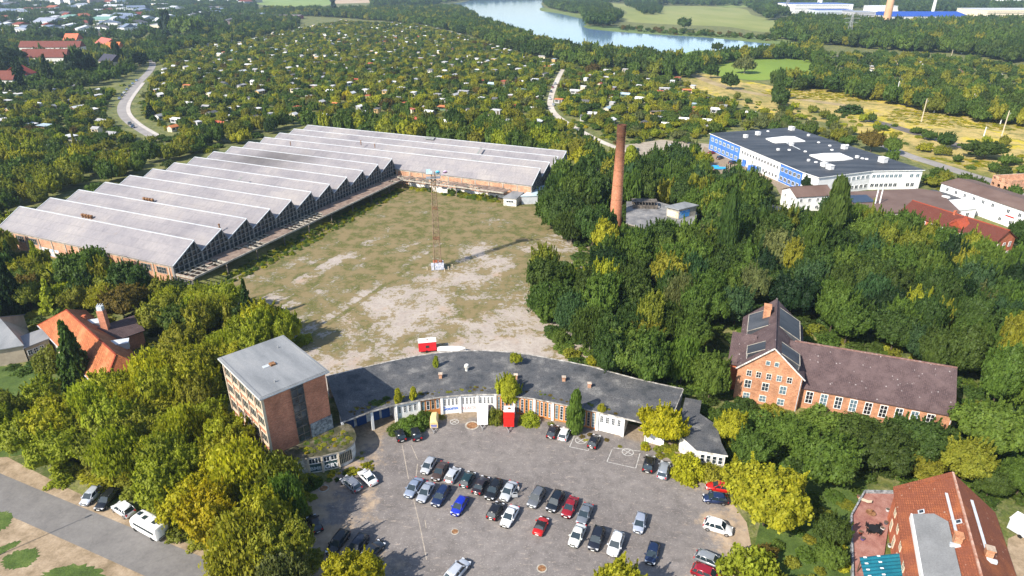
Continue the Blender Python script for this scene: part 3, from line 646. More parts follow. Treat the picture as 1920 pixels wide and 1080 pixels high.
# ---- brick chimney -----------------------------------------------------------
c0 = Vector((35.4, 215.0, 0)); ch = root('factory_chimney', 'tall tapering round brick chimney standing in the trees behind the yard', 'chimney', c0)
m = MB(); prof = [(0,2.15),(8,1.95),(16,1.75),(24,1.56),(30,1.41),(31.2,1.38),(31.25,1.5),(33.6,1.5),(34.2,1.55),(34.9,1.55)]; n = 24
for i in range(len(prof)-1):
    for q in range(n):
        a = 2*math.pi*q/n; b = 2*math.pi*(q+1)/n; (z0, r0), (z1, r1) = prof[i], prof[i+1]
        m.face([(r0*math.cos(a), r0*math.sin(a), z0), (r0*math.cos(b), r0*math.sin(b), z0), (r1*math.cos(b), r1*math.sin(b), z1), (r1*math.cos(a), r1*math.sin(a), z1)])
for q in range(n):
    a = 2*math.pi*q/n; b = 2*math.pi*(q+1)/n
    m.face([(1.55*math.cos(a), 1.55*math.sin(a), 34.9), (1.55*math.cos(b), 1.55*math.sin(b), 34.9), (1.15*math.cos(b), 1.15*math.sin(b), 34.9), (1.15*math.cos(a), 1.15*math.sin(a), 34.9)])
    m.face([(1.15*math.cos(a), 1.15*math.sin(a), 34.9), (1.15*math.cos(b), 1.15*math.sin(b), 34.9), (1.15*math.cos(b), 1.15*math.sin(b), 25), (1.15*math.cos(a), 1.15*math.sin(a), 25)])
k = N('chimney_brick'); p = k.obj(); xyz = k.sep(p); q = k.n('ShaderNodeTexBrick')
an = k.math('MULTIPLY', k.math('ARCTAN2', xyz[1], xyz[0]), 1.7); cv = k.n('ShaderNodeCombineXYZ'); k.put(cv.inputs[0], an); k.put(cv.inputs[1], xyz[2]); k.put(q.inputs['Vector'], cv.outputs[0])
q.inputs['Scale'].default_value = 1; q.inputs['Brick Width'].default_value = .5; q.inputs['Row Height'].default_value = .2; q.inputs['Mortar Size'].default_value = .015
for nme, cc in (('Color1', (.50,.18,.09,1)), ('Color2', (.60,.25,.14,1)), ('Mortar', (.32,.2,.14,1))): q.inputs[nme].default_value = cc
f = k.math('ADD', k.math('MULTIPLY', xyz[2], 1/34.9), k.math('MULTIPLY', k.noise(p, .5, 5), .22))
c = k.mix(1.0, q.outputs[0], k.ramp(f, [(.3, 1.0), (.65, .78), (.85, .42), (1.0, .2)]), 'MULTIPLY')
c = k.mix(1.0, c, k.ramp(k.noise(p, 1.6, 4, .7), [(.3, .78), (.7, 1.2)]), 'MULTIPLY'); M['chim'] = k.done(c, .9)
m.build('shaft', M['chim'], ch)
for z in (5,10,15,20,25,29.8,32.2):
    r = 2.15-.0245*z if z < 31 else 1.52; m = MB(); m.tube((0,0,z), (0,0,z+.12), r+.03, r+.03, 24); m.build('iron_band', M['rust'], ch)
m = MB()
for i in range(60): m.box(-.2+1.2, -1.72+i*.006-.28, 2+i*.52, .2+1.2, -1.68+i*.006, 2.04+i*.52)
m.build('climbing_iron', M['rust'], ch)
foot([(c0.x-3,c0.y-3),(c0.x+3,c0.y-3),(c0.x+3,c0.y+3),(c0.x-3,c0.y+3)], 1)
# ---- flat-roofed ruin behind the chimney
t, P_ = poly_building('boiler_house', 'derelict flat-roofed boiler house with a cracked grey roof beside the brick chimney', 'building',
    [at(1176,378,5), at(1228,377,5), at(1306,398,5), at(1304,412,5), at(1285,436,5), at(1250,440,5), at(1175,418,5)], 5, M['concrete_dark'], nmat('cracked_grey_roof', [(.13,.13,.135),(.21,.21,.215),(.29,.28,.27)], .35, fine=.3), fascia=M['concrete'])
g0 = at(1250, 404, 5.0); ang = math.atan2(-3.4, 3.3)
gA, gB, gC = at(1249,405,5), at(1272,411,5), at(1304,403,5); gD = gA+(gC-gB)
m = MB(); m.prism([gA, gB, gC, gD], 5.004, 8.2); o = m.build('roof_hut', M['concrete'], t)
m = MB(); cc = (gA+gC)/2; m.prism([cc+(q-cc)*1.15 for q in (gA, gB, gC, gD)], 8.2, 8.5); m.build('hut_roof', M['roof_grey'], o)
def panel(par, A, B, z0, z1, mat, name='graffiti_panel', off=.03):
    A = Vector((A[0], A[1], 0)); B = Vector((B[0], B[1], 0)); d = (B-A).normalized(); nn = Vector((d.y, -d.x, 0))*off
    m = MB(); a = A+nn; b = B+nn
    m.prism([A+nn*.1, a, b, B+nn*.1], z0, z1); return m.build(name, mat, par)
panel(o, gA+(gB-gA)*.08, gA+(gB-gA)*.9, 5.2, 7.2, nmat('yellow_graffiti', [(.75,.45,.12),(.8,.72,.5),(.4,.35,.25)], .8, fine=.08))
panel(o, gB+(gC-gB)*.04, gB+(gC-gB)*.62, 5.2, 7.6, nmat('blue_graffiti', [(.03,.2,.55),(.05,.28,.65),(.45,.55,.6)], .6, fine=.05))
wA = at(1190,392,5); m = MB(); m.box(-4.2,-2.4,5.004,4.2,-2.2,6.3); m.box(-4.2,2.2,5.004,4.2,2.4,6.5)
for i in range(9): m.box(-4.2+i*1.03,-2.5,5.004,-4.0+i*1.03,-2.1,6.6); m.beam((-4.1+i*1.03,-2.4,6.7),(-4.1+i*1.03,2.4,6.9),.08)
m.slab([(-4.4,-.6,6.9),(4.4,-.6,6.9),(4.4,2.6,7.1),(-4.4,2.6,7.1)], .12)
wA = at(1209,389,5); m.build('broken_lantern_roof', M['concrete_dark'], t, loc=(wA.x, wA.y+1, 0), rot=R(-4))
# ---- brick office tower ------------------------------------------------------
tw_o = at(487, 748, 15.9); ang = R(43.0)
TW = root('tower_block', 'four-storey red brick office tower with a flat grey overhanging roof above the trees', 'building', (tw_o.x, tw_o.y, 0), ang)
TW.location = Vector((tw_o.x, tw_o.y, 0))+Vector((math.cos(ang)*.5-math.sin(ang)*.5, math.sin(ang)*.5+math.cos(ang)*.5, 0))
W_, D_, H_ = 11.4, 16.4, 15.5
m = MB(); m.box(0, 0, 0, W_, D_, H_); m.build('wall', M['brick_red'], TW)
m = MB(); m.slab([(-.55,-.55,H_+.4),(W_+.55,-.55,H_+.4),(W_+.55,D_+.55,H_+.4),(-.55,D_+.55,H_+.4)], .38)
m.box(-.3,-.3,H_+.4,-.05,D_+.3,H_+.48); m.box(W_+.05,-.3,H_+.4,W_+.3,D_+.3,H_+.48); m.box(-.04,-.3,H_+.4,W_+.04,-.12,H_+.48)
m.build('roof', M['roof_grey'], TW)
m = MB(); m.slab([(-.62,-.62,H_+.3),(W_+.62,-.62,H_+.3),(W_+.62,-.56,H_+.3),(-.62,-.56,H_+.3)], .22); m.slab([(-.62,-.56,H_+.3),(-.56,-.56,H_+.3),(-.56,D_+.6,H_+.3),(-.62,D_+.6,H_+.3)], .22)
m.slab([(W_+.56,-.56,H_+.3),(W_+.62,-.56,H_+.3),(W_+.62,D_+.6,H_+.3),(W_+.56,D_+.6,H_+.3)], .22); m.build('roof_edge', M['zinc'], TW)
m = MB(); m.box(5.2,7.6,H_+.405,6.1,8.6,H_+.72,0); m.build('roof_hatch', M['rust'], TW); m = MB(); m.box(4.0,7.9,H_+.405,5.1,8.7,H_+.5,0); m.build('hatch_lid', M['zinc'], TW)
m = MB(); m.box(4.9, -.06, .5, 7.15, -.004, H_-.15); o = m.build('stair_window', M['glass'], TW)   # the glazed stair
m = MB()
for z in np.arange(2.2, H_, 1.55): m.box(4.88, -.16, z, 7.17, -.062, z+(.22 if int(round((z-2.2)/1.55)) % 2 else .09))
for x in (4.86, 5.98, 7.08): m.box(x, -.14, .5, x+.09, -.062, H_-.2)
m.build('stair_frame', M['concrete_dark'], o)
m = MB(); m.box(7.3, -.16, 0, W_+.03, -.004, 6.6); m.box(W_+.003, -.1, 0, W_+.16, 6, 6.6); m.build('stone_cladding', M['stone'], TW)
for fl in range(4):
    for i in range(5): window(TW, (-.03, D_-1.85-i*3.2, 2.2+fl*3.5), R(-90), 2.6, 1.9, 3, 1, 'cream')
for i in range(6): m = MB(); m.box(-.2, .12+i*3.2, 0, -.004, .42+i*3.2, H_-.05); m.build('pilaster', M['cream'], TW)
for fl in range(4): m = MB(); m.box(-.12, .43, 1.6+fl*3.5, -.006, D_-.3, 1.85+fl*3.5); m.build('string_course', M['cream'], TW)
m = MB(); m.box(-.21, -.03, 0, .2, -.004, H_-.02); m.build('corner_band', M['cream'], TW)
m = MB(); m.tube((3.5,2.5,H_+.45),(3.5,2.5,H_+.9),.12); m.tube((9,13,H_+.45),(9,13,H_+.8),.1); m.build('roof_vent', M['gray_metal'], TW)
foot(frame_pts(TW.location, ang, [(0,0),(W_,0),(W_,D_),(0,D_)]), .8)
# ---- low rounded pavilion at the foot of the tower
RP = [at(*q, 3.7) for q in [(641,793),(655,799),(661,807),(664,817),(662,826),(656,834),(646,841),(633,845),(602,852),(576,856),(548,858),(535,842),(560,815),(600,805)]]
t, P_ = poly_building('pavilion', 'low rounded pavilion with mossy flat roof and graffiti at the foot of the tower', 'building', RP, 3.7, M['white_dirty'], M['roof_moss'], over=.35, fascia=M['concrete'])
A = at(582,883); B = at(633,873); front = [p for p in P_]
fr = sorted([p for p in P_ if p.y < 94.5 and p.x > -38], key=lambda p: p.x)
pa = Vector((at(576,856,3.7).x, at(576,856,3.7).y)); pb = Vector((at(602,852,3.7).x, at(602,852,3.7).y)); pc = Vector((at(633,845,3.7).x, at(633,845,3.7).y)); pd = Vector((at(656,834,3.7).x, at(656,834,3.7).y)); pe = Vector((at(663,820,3.7).x, at(663,820,3.7).y))
for a, b, n_ in ((pa, pb, 2), (pb, pc, 2)):
    edge_windows(t, a, b, 2.0, n_, 1.15, 1.15, .05, .95, nx=2, ny=1)
teal = nmat('dark_teal_paint', [(.02,.06,.065),(.05,.10,.11)], 1.0)
panel(t, pa, pb, .3, 1.85, teal, 'painted_panel', .05); panel(t, pb+(pc-pb)*.12, pc-(pc-pb)*.12, .3, 1.85, teal, 'painted_panel', .05)
for q in (pa, pb, pc):
    m = MB(); m.box(-.17, -.17, 0, .17, .17, 3.38); dd = (pc-pa).normalized(); m.build('post', M['cream'], t, loc=(q.x+dd.y*.15, q.y-dd.x*.15, 0), rot=math.atan2(dd.y, dd.x))
for i in range(7):
    q = pc+(pd-pc)*(i+.6)/7; window(t, (q.x+.12, q.y-.25, .8), math.atan2((pd-pc).y, (pd-pc).x), .42, 2.1, 1, 2, 'cream')
def text3d(par, s, loc, rot, size, mat, sx=1.0, name='lettering'):
    cu = bpy.data.curves.new(name, 'FONT'); cu.body = s; cu.size = size; cu.extrude = .004; cu.offset = size*.03; cu.align_x = 'CENTER'; cu.fill_mode = 'BOTH'
    o = bpy.data.objects.new(name, cu); link(o); dg = bpy.context.evaluated_depsgraph_get(); me = bpy.data.meshes.new_from_object(o.evaluated_get(dg)); bpy.data.objects.remove(o)
    me.materials.clear(); me.materials.append(mat); o = bpy.data.objects.new(name, me); link(o, par); o.location = loc; o.rotation_euler = (R(90), 0, rot); o.scale = (sx, 1, 1); return o
dd = (pc-pb).normalized(); q = (pb+pc)/2; whitep = plain('white_spray_paint', (.75,.76,.78), .7)
text3d(t, 'GRY', (q.x+dd.y*.09+dd.x*.15, q.y-dd.x*.09+dd.y*.15, .55), math.atan2(dd.y, dd.x), 1.25, whitep)
dd = (pb-pa).normalized(); q = (pb+pa)/2; text3d(t, 'BME', (q.x+dd.y*.08, q.y-dd.x*.08, .62), math.atan2(dd.y, dd.x), 1.0, nmat('faded_spray', [(.35,.45,.5),(.55,.6,.62)], 2), 1.1)
# ---- curved garage row -------------------------------------------------------
FRN = [(-31.0,99.0),(-26.3,102.3),(-22.2,104.4),(-17.9,105.9),(-13.7,107.0),(-10.2,107.6),(-6.8,107.9),(-3.3,107.9),(.4,107.3),(4.3,106.4),(7.8,105.2),(12.0,103.7),(16.0,102.1),(20.6,100.2),(24.4,98.6),(27.9,97.1)]
BCK = [(-37.5,113.2),(-33.2,115.4),(-29.2,117.4),(-24.8,119.5),(-20.5,121.2),(-16.0,122.5),(-11.0,123.3),(-6.0,123.5),(0.5,122.7),(5.5,121.2),(11.0,119.2),(16.2,117.1),(20.8,114.6),(25.0,112.4),(29.5,110.4),(33.5,108.8)]
CG = root('garage_row', 'long curved garage row with dark felt roof and white and orange doors', 'building')
RZ = 4.35; n = len(FRN)
m = MB()
for i in range(n-1):
    a, b, c, d = FRN[i], FRN[i+1], BCK[i+1], BCK[i]
    m.slab([(a[0],a[1],RZ),(b[0],b[1],RZ),(c[0],c[1],RZ+.5),(d[0],d[1],RZ+.5)], .22)
m.build('roof', M['roof_felt'], CG)
m = MB()
def edge_strip(m, L, z, sgn, h=.26, w_=.12):
    for i in range(len(L)-1):
        a = Vector((L[i][0], L[i][1], 0)); b = Vector((L[i+1][0], L[i+1][1], 0)); d = (b-a).normalized(); nn = Vector((d.y, -d.x, 0))*sgn
        m.slab([a+nn*.01+Vector((0,0,z)), a+nn*w_+Vector((0,0,z)), b+nn*w_+Vector((0,0,z)), b+nn*.01+Vector((0,0,z))], h)
edge_strip(m, FRN, RZ+.06, 1); edge_strip(m, BCK, RZ+.56, -1, .35, .3); m.beam((FRN[-1][0]+.1, FRN[-1][1], RZ), (BCK[-1][0]+.1, BCK[-1][1], RZ+.5), .07); m.build('roof_edge', nmat('weathered_fascia', [(.14,.13,.115),(.34,.32,.29),(.55,.53,.50)], 1.2), CG)
m = MB()
for i in range(n-1):                                   # rear wall, and inner wall behind the open bays
    a = Vector((*BCK[i], 0)); b = Vector((*BCK[i+1], 0)); d = (b-a).normalized(); nn = Vector((d.y, -d.x, 0))
    if i != 13: m.prism([a+nn*.3, b+nn*.3, b+nn*.02, a+nn*.02], 0, RZ+.2)
for i in (2, 13, 14): m.prism([Vector((*FRN[i], 0)), Vector((*FRN[i], 0))+Vector((.25,0,0)), Vector((*BCK[i], 0))+Vector((.25,0,0)), Vector((*BCK[i], 0))], 0, RZ-.25)
for i in (0, 1):
    a = Vector((*FRN[i], 0))*.78+Vector((*BCK[i], 0))*.22; b = Vector((*FRN[i+1], 0))*.78+Vector((*BCK[i+1], 0))*.22; d = (b-a).normalized(); nn = Vector((d.y, -d.x, 0)); m.prism([a, a+nn*.2, b+nn*.2, b], 0, RZ-.25)
m.build('wall', M['white_dirty'], CG)
m = MB()
for i in (0, 1):
    a = Vector((*FRN[i], 0))*.80+Vector((*BCK[i], 0))*.20; b = Vector((*FRN[i+1], 0))*.80+Vector((*BCK[i+1], 0))*.20; d = (b-a).normalized(); nn = Vector((d.y, -d.x, 0))*.3
    for s in (.1, .55): q = a+(b-a)*s; e = a+(b-a)*(s+.35); m.prism([q+nn*.8, q+nn, e+nn, e+nn*.8], .1, 2.9)
m.build('garage_door', nmat('deep_blue_door', [(.01,.04,.14),(.015,.06,.2)], .8), CG)
for i in range(14):
    m = MB()
    a = Vector((*FRN[i], 0)); d = (Vector((*FRN[min(i+1, 15)], 0))-Vector((*FRN[max(i-1, 0)], 0))).normalized(); nn = Vector((d.y, -d.x, 0)); wd_ = .24
    m.prism([a-d*wd_-nn*.45, a-d*wd_-nn*.02, a+d*wd_-nn*.02, a+d*wd_-nn*.45], 0, RZ-.22); m.build('pillar', M['white'], CG)
WHITEP = M['white']; ORP = M['orange_paint']
kinds = {2:'mix', 3:'orange_h', 4:'white', 5:'white', 6:'white', 7:'orange', 8:'orange', 9:'orange', 10:'orange', 11:'orange', 12:'white', 14:'white'}
for i, kd in kinds.items():
    a = Vector((*FRN[i], 0)); b = Vector((*FRN[i+1], 0)); d = (b-a).normalized(); L = (b-a).length; nn = Vector((d.y, -d.x, 0)); rot = math.atan2(d.y, d.x)
    o = bpy.data.objects.new('door_front', None); link(o, CG); o.location = a-nn*.3; o.rotation_euler = (0, 0, rot)
    x0, x1 = .28, L-.28; wm = WHITEP
    m = MB()
    if kd in ('white', 'mix'):
        m.box(x0, 0, 0, x1, .1, 1.95); m.box(x0, 0, 3.55, x1, .1, RZ-.25)
        step = (x1-x0)/4
        for j in range(5): xx = x0+step*j; m.box(max(x0, xx-.2), 0, 1.952, min(x1, xx+.2), .1, 3.548)
        m.build('door_leaf', wm, o)
        for j in range(4): window(o, (x0+step*(j+.5), .02, 1.98), 0, step-.45, 1.54, 2, 3, 'whitemetal')
    else:
        m.box(x0, 0, 3.7, x1, .1, RZ-.25, 0); m.box(x0, 0, 0, x1, .1, .45 if kd == 'orange' else 1.6, 0)
        step = (x1-x0)/4
        for j in range(5): xx = x0+step*j; m.box(max(x0, xx-.15), 0, .452 if kd == 'orange' else 1.602, min(x1, xx+.15), .1, 3.698, 0)
        m.build('door_leaf', ORP, o)
        zb = .46 if kd == 'orange' else 1.62
        for j in range(4): window(o, (x0+step*(j+.5), .02, zb), 0, step-.34, 3.2-(zb-.46), 1, 5 if kd == 'orange' else 2, 'whitemetal' if j % 2 else 'cream', 'glass' if j % 3 else 'glass_blue')
def on_door(i, s, z, off=.0):
    a = Vector((*FRN[i], 0)); b = Vector((*FRN[i+1], 0)); d = (b-a).normalized(); nn = Vector((d.y, -d.x, 0)); q = a+(b-a)*s-nn*(.275-off); return (q.x, q.y, z), math.atan2(d.y, d.x)
blue_sp = plain('blue_spray_paint', (.02,.13,.55), .6); pink_sp = plain('faded_pink_spray_paint', (.62,.36,.36), .7)
l, r_ = on_door(4, .45, .9, .0); text3d(CG, 'Gooms', l, r_, 1.05, blue_sp)
l, r_ = on_door(5, .5, .7); text3d(CG, 'XLACR', l, r_, .95, pink_sp, .95); l, r_ = on_door(6, .45, .8); text3d(CG, 'ASO', l, r_, 1.0, pink_sp)
def roof_vent(px, py, kind_):
    q = at(px, py, RZ+.5); m = MB()
    if kind_ == 'white': m.tube((q.x,q.y,RZ+.1),(q.x,q.y,RZ+1.1),.3,.3,10); m.tube((q.x,q.y,RZ+1.1),(q.x,q.y,RZ+1.7),.55,.4,10); return m.build('roof_vent', M['white_dirty'], CG)
    m.box(q.x-.3,q.y-.3,RZ+.1,q.x+.3,q.y+.3,RZ+1.1); m.box(q.x-.42,q.y-.42,RZ+1.1,q.x+.42,q.y+.42,RZ+1.25); m.build('roof_chimney', M['brick_hall'], CG)
roof_vent(875,693,'white'); roof_vent(826,706,'b'); roof_vent(1057,712,'b'); roof_vent(1105,724,'b'); roof_vent(967,708,'b')
foot(FRN+BCK[::-1], .2)
FOOT[-1] = FRN+BCK[::-1]
# low retaining strip behind the garage row, and junk pile in front of it
# ---- right-hand extension
EX = [at(1287,747,3.6), at(1313,752,3.6), at(1309,775,3.6), at(1341,797,3.6), at(1350,830,3.6), at(1361,852,3.6), at(1307,843,3.6), at(1276,815,3.6), at(1277,790,3.6)]
t, P_ = poly_building('low_annex', 'low dark-roofed annex with white windowed front right of the garage row', 'building', EX, 3.6, M['white_dirty'], M['roof_felt'], fascia=M['white_dirty'])
a = Vector((at(1307,843,3.6).x, at(1307,843,3.6).y)); b = Vector((at(1361,852,3.6).x, at(1361,852,3.6).y))
edge_windows(t, a, b, 1.3, 4, .75, 1.6, .12, .95, nx=1, ny=2)
# ---- generic gabled building in a local frame ---------------------------------
def gabled(name, label, cat, o, ang, W, D, ez, rz, wallm, roofm, axis='y', over=.4, rf=.5, group=None, trim=None, z0=0):
    """walls + two-slope roof. axis: direction of the ridge in the local frame"""
    t = root(name, label, cat, (o[0], o[1], z0), ang, group)
    m = MB()
    if axis == 'y':
        xr_ = W*rf
        for y in (0, D):
            m.face([(0,y,0),(W,y,0),(W,y,ez),(xr_,y,rz-.12),(0,y,ez)])
        m.face([(0,0,0),(0,0,ez),(0,D,ez),(0,D,0)]); m.face([(W,0,0),(W,D,0),(W,D,ez),(W,0,ez)]); m.build('wall', wallm, t)
        sl1 = (rz-ez)/xr_; sl2 = (rz-ez)/(W-xr_)
        m = MB(); m.slab([(-over,-over,ez-over*sl1+.1),(xr_,-over,rz+.1),(xr_,D+over,rz+.1),(-over,D+over,ez-over*sl1+.1)], .2)
        m.slab([(xr_+.002,-over,rz+.1),(W+over,-over,ez-over*sl2+.1),(W+over,D+over,ez-over*sl2+.1),(xr_+.002,D+over,rz+.1)], .2); r_ = m.build('roof', roofm, t)
        m = MB(); m.beam((xr_,-over,rz+.13),(xr_,D+over,rz+.13),.13); m.build('ridge', trim or roofm, r_)
    else:
        yr = D*rf
        for x in (0, W): m.face([(x,0,0),(x,D,0),(x,D,ez),(x,yr,rz-.12),(x,0,ez)])
        m.face([(0,0,0),(W,0,0),(W,0,ez),(0,0,ez)]); m.face([(0,D,0),(W,D,0),(W,D,ez),(0,D,ez)]); m.build('wall', wallm, t)
        sl1 = (rz-ez)/yr; sl2 = (rz-ez)/(D-yr)
        m = MB(); m.slab([(-over,-over,ez-over*sl1+.1),(W+over,-over,ez-over*sl1+.1),(W+over,yr,rz+.1),(-over,yr,rz+.1)], .2)
        m.slab([(-over,yr+.002,rz+.1),(W+over,yr+.002,rz+.1),(W+over,D+over,ez-over*sl2+.1),(-over,D+over,ez-over*sl2+.1)], .2); r_ = m.build('roof', roofm, t)
        m = MB(); m.beam((-over,yr,rz+.13),(W+over,yr,rz+.13),.13); m.build('ridge', trim or roofm, r_)
    foot(frame_pts(o, ang, [(0,0),(W,0),(W,D),(0,D)]), .8)
    return t
# ---- brick school-like building
sa = R(-20.8); so_ = (45.1, 112.6)
SB = gabled('brick_building', 'abandoned orange brick building with gabled front and long purple-brown tiled wing', 'building', so_, sa, 12.0, 22.6, 7.75, 13.2, M['brick'], M['tile_brown'], 'y', .35)
m = MB(); x0, x1, y0, y1, ym, ez, rz = 12.01, 38.4, 1.7, 15.0, 8.4, 5.0, 11.0
m.face([(x0,y0,0),(x1,y0,0),(x1,y0,ez),(x0,y0,ez)]); m.face([(x1,y0,0),(x1,y1,0),(x1,y1,ez),(x1,ym,rz-.12),(x1,y0,ez)]); m.face([(x0,y1,0),(x1,y1,0),(x1,y1,ez),(x0,y1,ez)])
m.face([(x0,y0,ez),(x0,ym,rz-.12),(x0,y1,ez)])
m.build('wing_wall', M['brick'], SB)
s_ = (rz-ez)/(ym-y0); m = MB(); m.slab([(x0+.1,y0-.4,ez-.4*s_+.1),(x1+.25,y0-.4,ez-.4*s_+.1),(x1+.25,ym,rz+.1),(x0+.1-3,ym,rz+.1),(x0+.1-3,ym-.6,rz+.1-.6*s_)], .2)
m.slab([(x0-2.9,ym+.002,rz+.1),(x1+.25,ym+.002,rz+.1),(x1+.25,y1+.4,ez-.4*s_+.1),(x0+.1,y1+.4,ez-.4*s_+.1)], .2); o = m.build('wing_roof', M['tile_brown'], SB)
m = MB(); m.beam((x0-2,ym,rz+.14),(x1+.25,ym,rz+.14),.12); m.build('ridge', nmat('dull_ridge_tiles', [(.13,.07,.06),(.22,.12,.10),(.3,.22,.2)], 2.0), o)
# small wing to the left
m = MB(); m.face([(-1.8,3.5,0),(-.01,3.5,0),(-.01,3.5,6.6),(-1.8,3.5,6.6)]); m.face([(-1.8,3.5,0),(-1.8,13,0),(-1.8,13,6.6),(-1.8,8.2,10.9),(-1.8,3.5,6.6)]); m.build('wing_wall', M['brick_hot'], SB)
m = MB(); m.slab([(-2.1,3.0,6.3),(2.8,3.0,6.3),(2.8,8.2,11.05),(-2.1,8.2,11.05)], .2); m.slab([(-2.1,8.202,11.05),(2.8,8.202,11.05),(2.8,13.4,6.3),(-2.1,13.4,6.3)], .2); m.build('wing_roof', M['tile_brown'], SB)
def dormer(x, y, w_, d_, side, par=SB, ez=7.75, rz=13.2, W=12.0, rise=.9, top=M['roof_dark']):
    """flat shed dormer on the left (-1) or right (+1) slope; x is the distance of its front from the ridge line"""
    s = (rz-ez)/(W/2); xo = W/2+side*x; zo = rz-s*x+.15+rise; xi = W/2+side*max(.3, x-d_); zi = max(rz-s*abs(xi-W/2)+.12, zo+.2)
    m = MB(); P = [(xo, y, zo), (xi, y, zi), (xi, y+w_, zi), (xo, y+w_, zo)]; m.slab(P if side > 0 else P, .1); o = m.build('dormer', top, par)
    m = MB(); m.beam((xo+side*.05, y-.05, zo), (xo+side*.05, y+w_+.05, zo), .07); m.beam((xo, y-.06, zo), (xi, y-.06, zi), .05); m.beam((xo, y+w_+.06, zo), (xi, y+w_+.06, zi), .05); m.build('dormer_trim', M['concrete'], o)
    m = MB(); zb = rz-s*x+.1; m.box(min(xo, xo-side*.15), y, zb-.4, max(xo, xo-side*.15), y+w_, zo-.1); m.build('dormer_front', M['white_dirty'], o)
    m = MB()
    for yy in (y, y+w_): m.face([(xo,yy,zb-.2),(xo,yy,zo-.08),(xi,yy,zi-.08),(xi,yy,rz-s*abs(xi-W/2))])
    m.build('dormer_cheek', M['roof_dark'], o)
dormer(4.8, 1.4, 3.4, 3.2, -1, rise=1.1); dormer(5.2, 11.6, 8.0, 3.9, -1, rise=1.3); dormer(5.0, .6, 4.6, 3.6, 1, rise=1.2); dormer(5.2, 11.0, 9.0, 4.4, 1, rise=1.4)
m = MB(); m.box(3.5, 15.6, 9.5, 4.9, 18.0, 13.9); m.box(3.4, 15.5, 13.9, 5.0, 18.1, 14.05); m.build('chimney', M['brick'], SB)
for x in (2.2, 4.0, 5.9, 7.8, 9.7): window(SB, (x, -.03, 6.05), 0, 1.0, 1.35, 2, 2, 'white_dirty', random.choice(['dark','glass','glass_blue']))
for x in (2.3, 5.6, 8.9): window(SB, (x, -.03, 3.3), 0, 1.35, 1.9, 2, 2, 'white_dirty', random.choice(['glass','glass_blue']))
for x in (2.4, 5.5, 8.9): window(SB, (x, -.03, .7), 0, 1.35, 1.5, 2, 2, 'white_dirty', 'glass_blue')
for x in (5.3, 6.9): window(SB, (x, -.03, 9.2), 0, .85, 1.0, 1, 1, 'white_dirty', 'glass_blue')
for i in range(9): window(SB, (14.0+i*2.62, y0-.03, 1.35), 0, 1.35, 2.75, 2, 3, 'white', ['dark','glass_blue','glass','glass_blue','dark','dark','glass','glass_blue','dark'][i])
for y in (4.2, 8.0, 11.5): window(SB, (38.43, y, 1.6), R(90), 1.2, 2.2, 2, 3, 'white', 'glass')
m = MB()
for s_x, a, b in ((-.42,(-.42,-.42,7.45),(6,-.42,13.28)), (0,(6,-.42,13.28),(12.42,-.42,7.45))): m.beam(a, b, .1)
m.build('verge_trim', M['white_dirty'], SB)
m = MB(); m.tube((11.8,-.12,0),(11.8,-.12,7.5),.07); m.tube((38.2,1.55,0),(38.2,1.55,4.9),.07); m.build('downpipe', M['zinc'], SB)
foot(frame_pts(so_, sa, [(-2,2),(12,0),(38.5,1),(38.5,15.5),(12,23),(-2,23)]), 1.2)
# ---- orange-roofed house, left
OH = root('village_hall', 'large house with a steep bright orange tiled roof beside the dark spruce', 'house')
EZ1 = 3.5; RZ1 = 8.5
E1 = at(70,610,EZ1); E2 = at(178,724,EZ1); R1 = at(124,581,RZ1); R2 = at(217,665,RZ1); C2 = at(263,680,EZ1)
dn = (E2-E1).normalized(); back = Vector((-dn.y, dn.x, 0))
C1 = at(192,737,EZ1) ; C1 = E1+dn*(C1-E1).dot(dn)
wid = 2*(R2-E1).dot(back); B1 = E1+back*wid; C2 = C1+back*wid
E1v, C1v = E1, C1
def zed(p, z): return Vector((p.x, p.y, z))
m = MB(); m.face([E1, C1, R2, R1]); m.face([C1, C2, R2]); m.face([C2, zed(B1, EZ1), R1, R2]); m.face([zed(B1, EZ1), E1, R1])
m.v = [tuple(p) for p in m.v]; top = m.build('roof', M['tile_orange'], OH)
md = top.modifiers.new('thickness', 'SOLIDIFY'); md.thickness = .2; md.offset = -1
mids = [E1+back*.5+dn*.4, C1+back*.5-dn*.5, C2-back*.5-dn*.5, zed(B1, EZ1)-back*.5+dn*.4]
m = MB()
for i in range(4):
    a, b = mids[i], mids[(i+1) % 4]
    m.face([zed(a,0), zed(b,0), zed(b,EZ1+.05), zed(a,EZ1+.05)])
m.build('wall', M['cream'], OH)
m = MB(); m.beam(R1+Vector((0,0,.05)), R2+Vector((0,0,.05)), .14); m.beam(R2, C1+Vector((0,0,.05)), .12); m.beam(E1, R1, .1); m.build('ridge', M['tile_hot'], OH)
m = MB(); m.beam(E1-Vector((0,0,.05)), C1-Vector((0,0,.05)), .1); m.build('gutter', M['zinc'], OH)
for px, py, w_ in ((178,602,3.4), (224,641,3.6)):
    q = at(px, py, 6.2); m = MB(); m.slab([(-w_/2,-.9,6.1),(w_/2,-.9,6.1),(w_/2,.9,6.4),(-w_/2,.9,6.4)], .15); m.box(-w_/2+.1,-.85,4.6,w_/2-.1,.3,5.95)
    o = m.build('dormer', M['zinc'], OH, loc=(q.x, q.y, 0), rot=R(20))
m = MB(); q = at(159,600,6.4); m.box(q.x-.4,q.y-.4,4.5,q.x+.4,q.y+.4,7.6); m.build('chimney', M['brick_hot'], OH)
foot([E1, C1, C2, B1], 1.0)
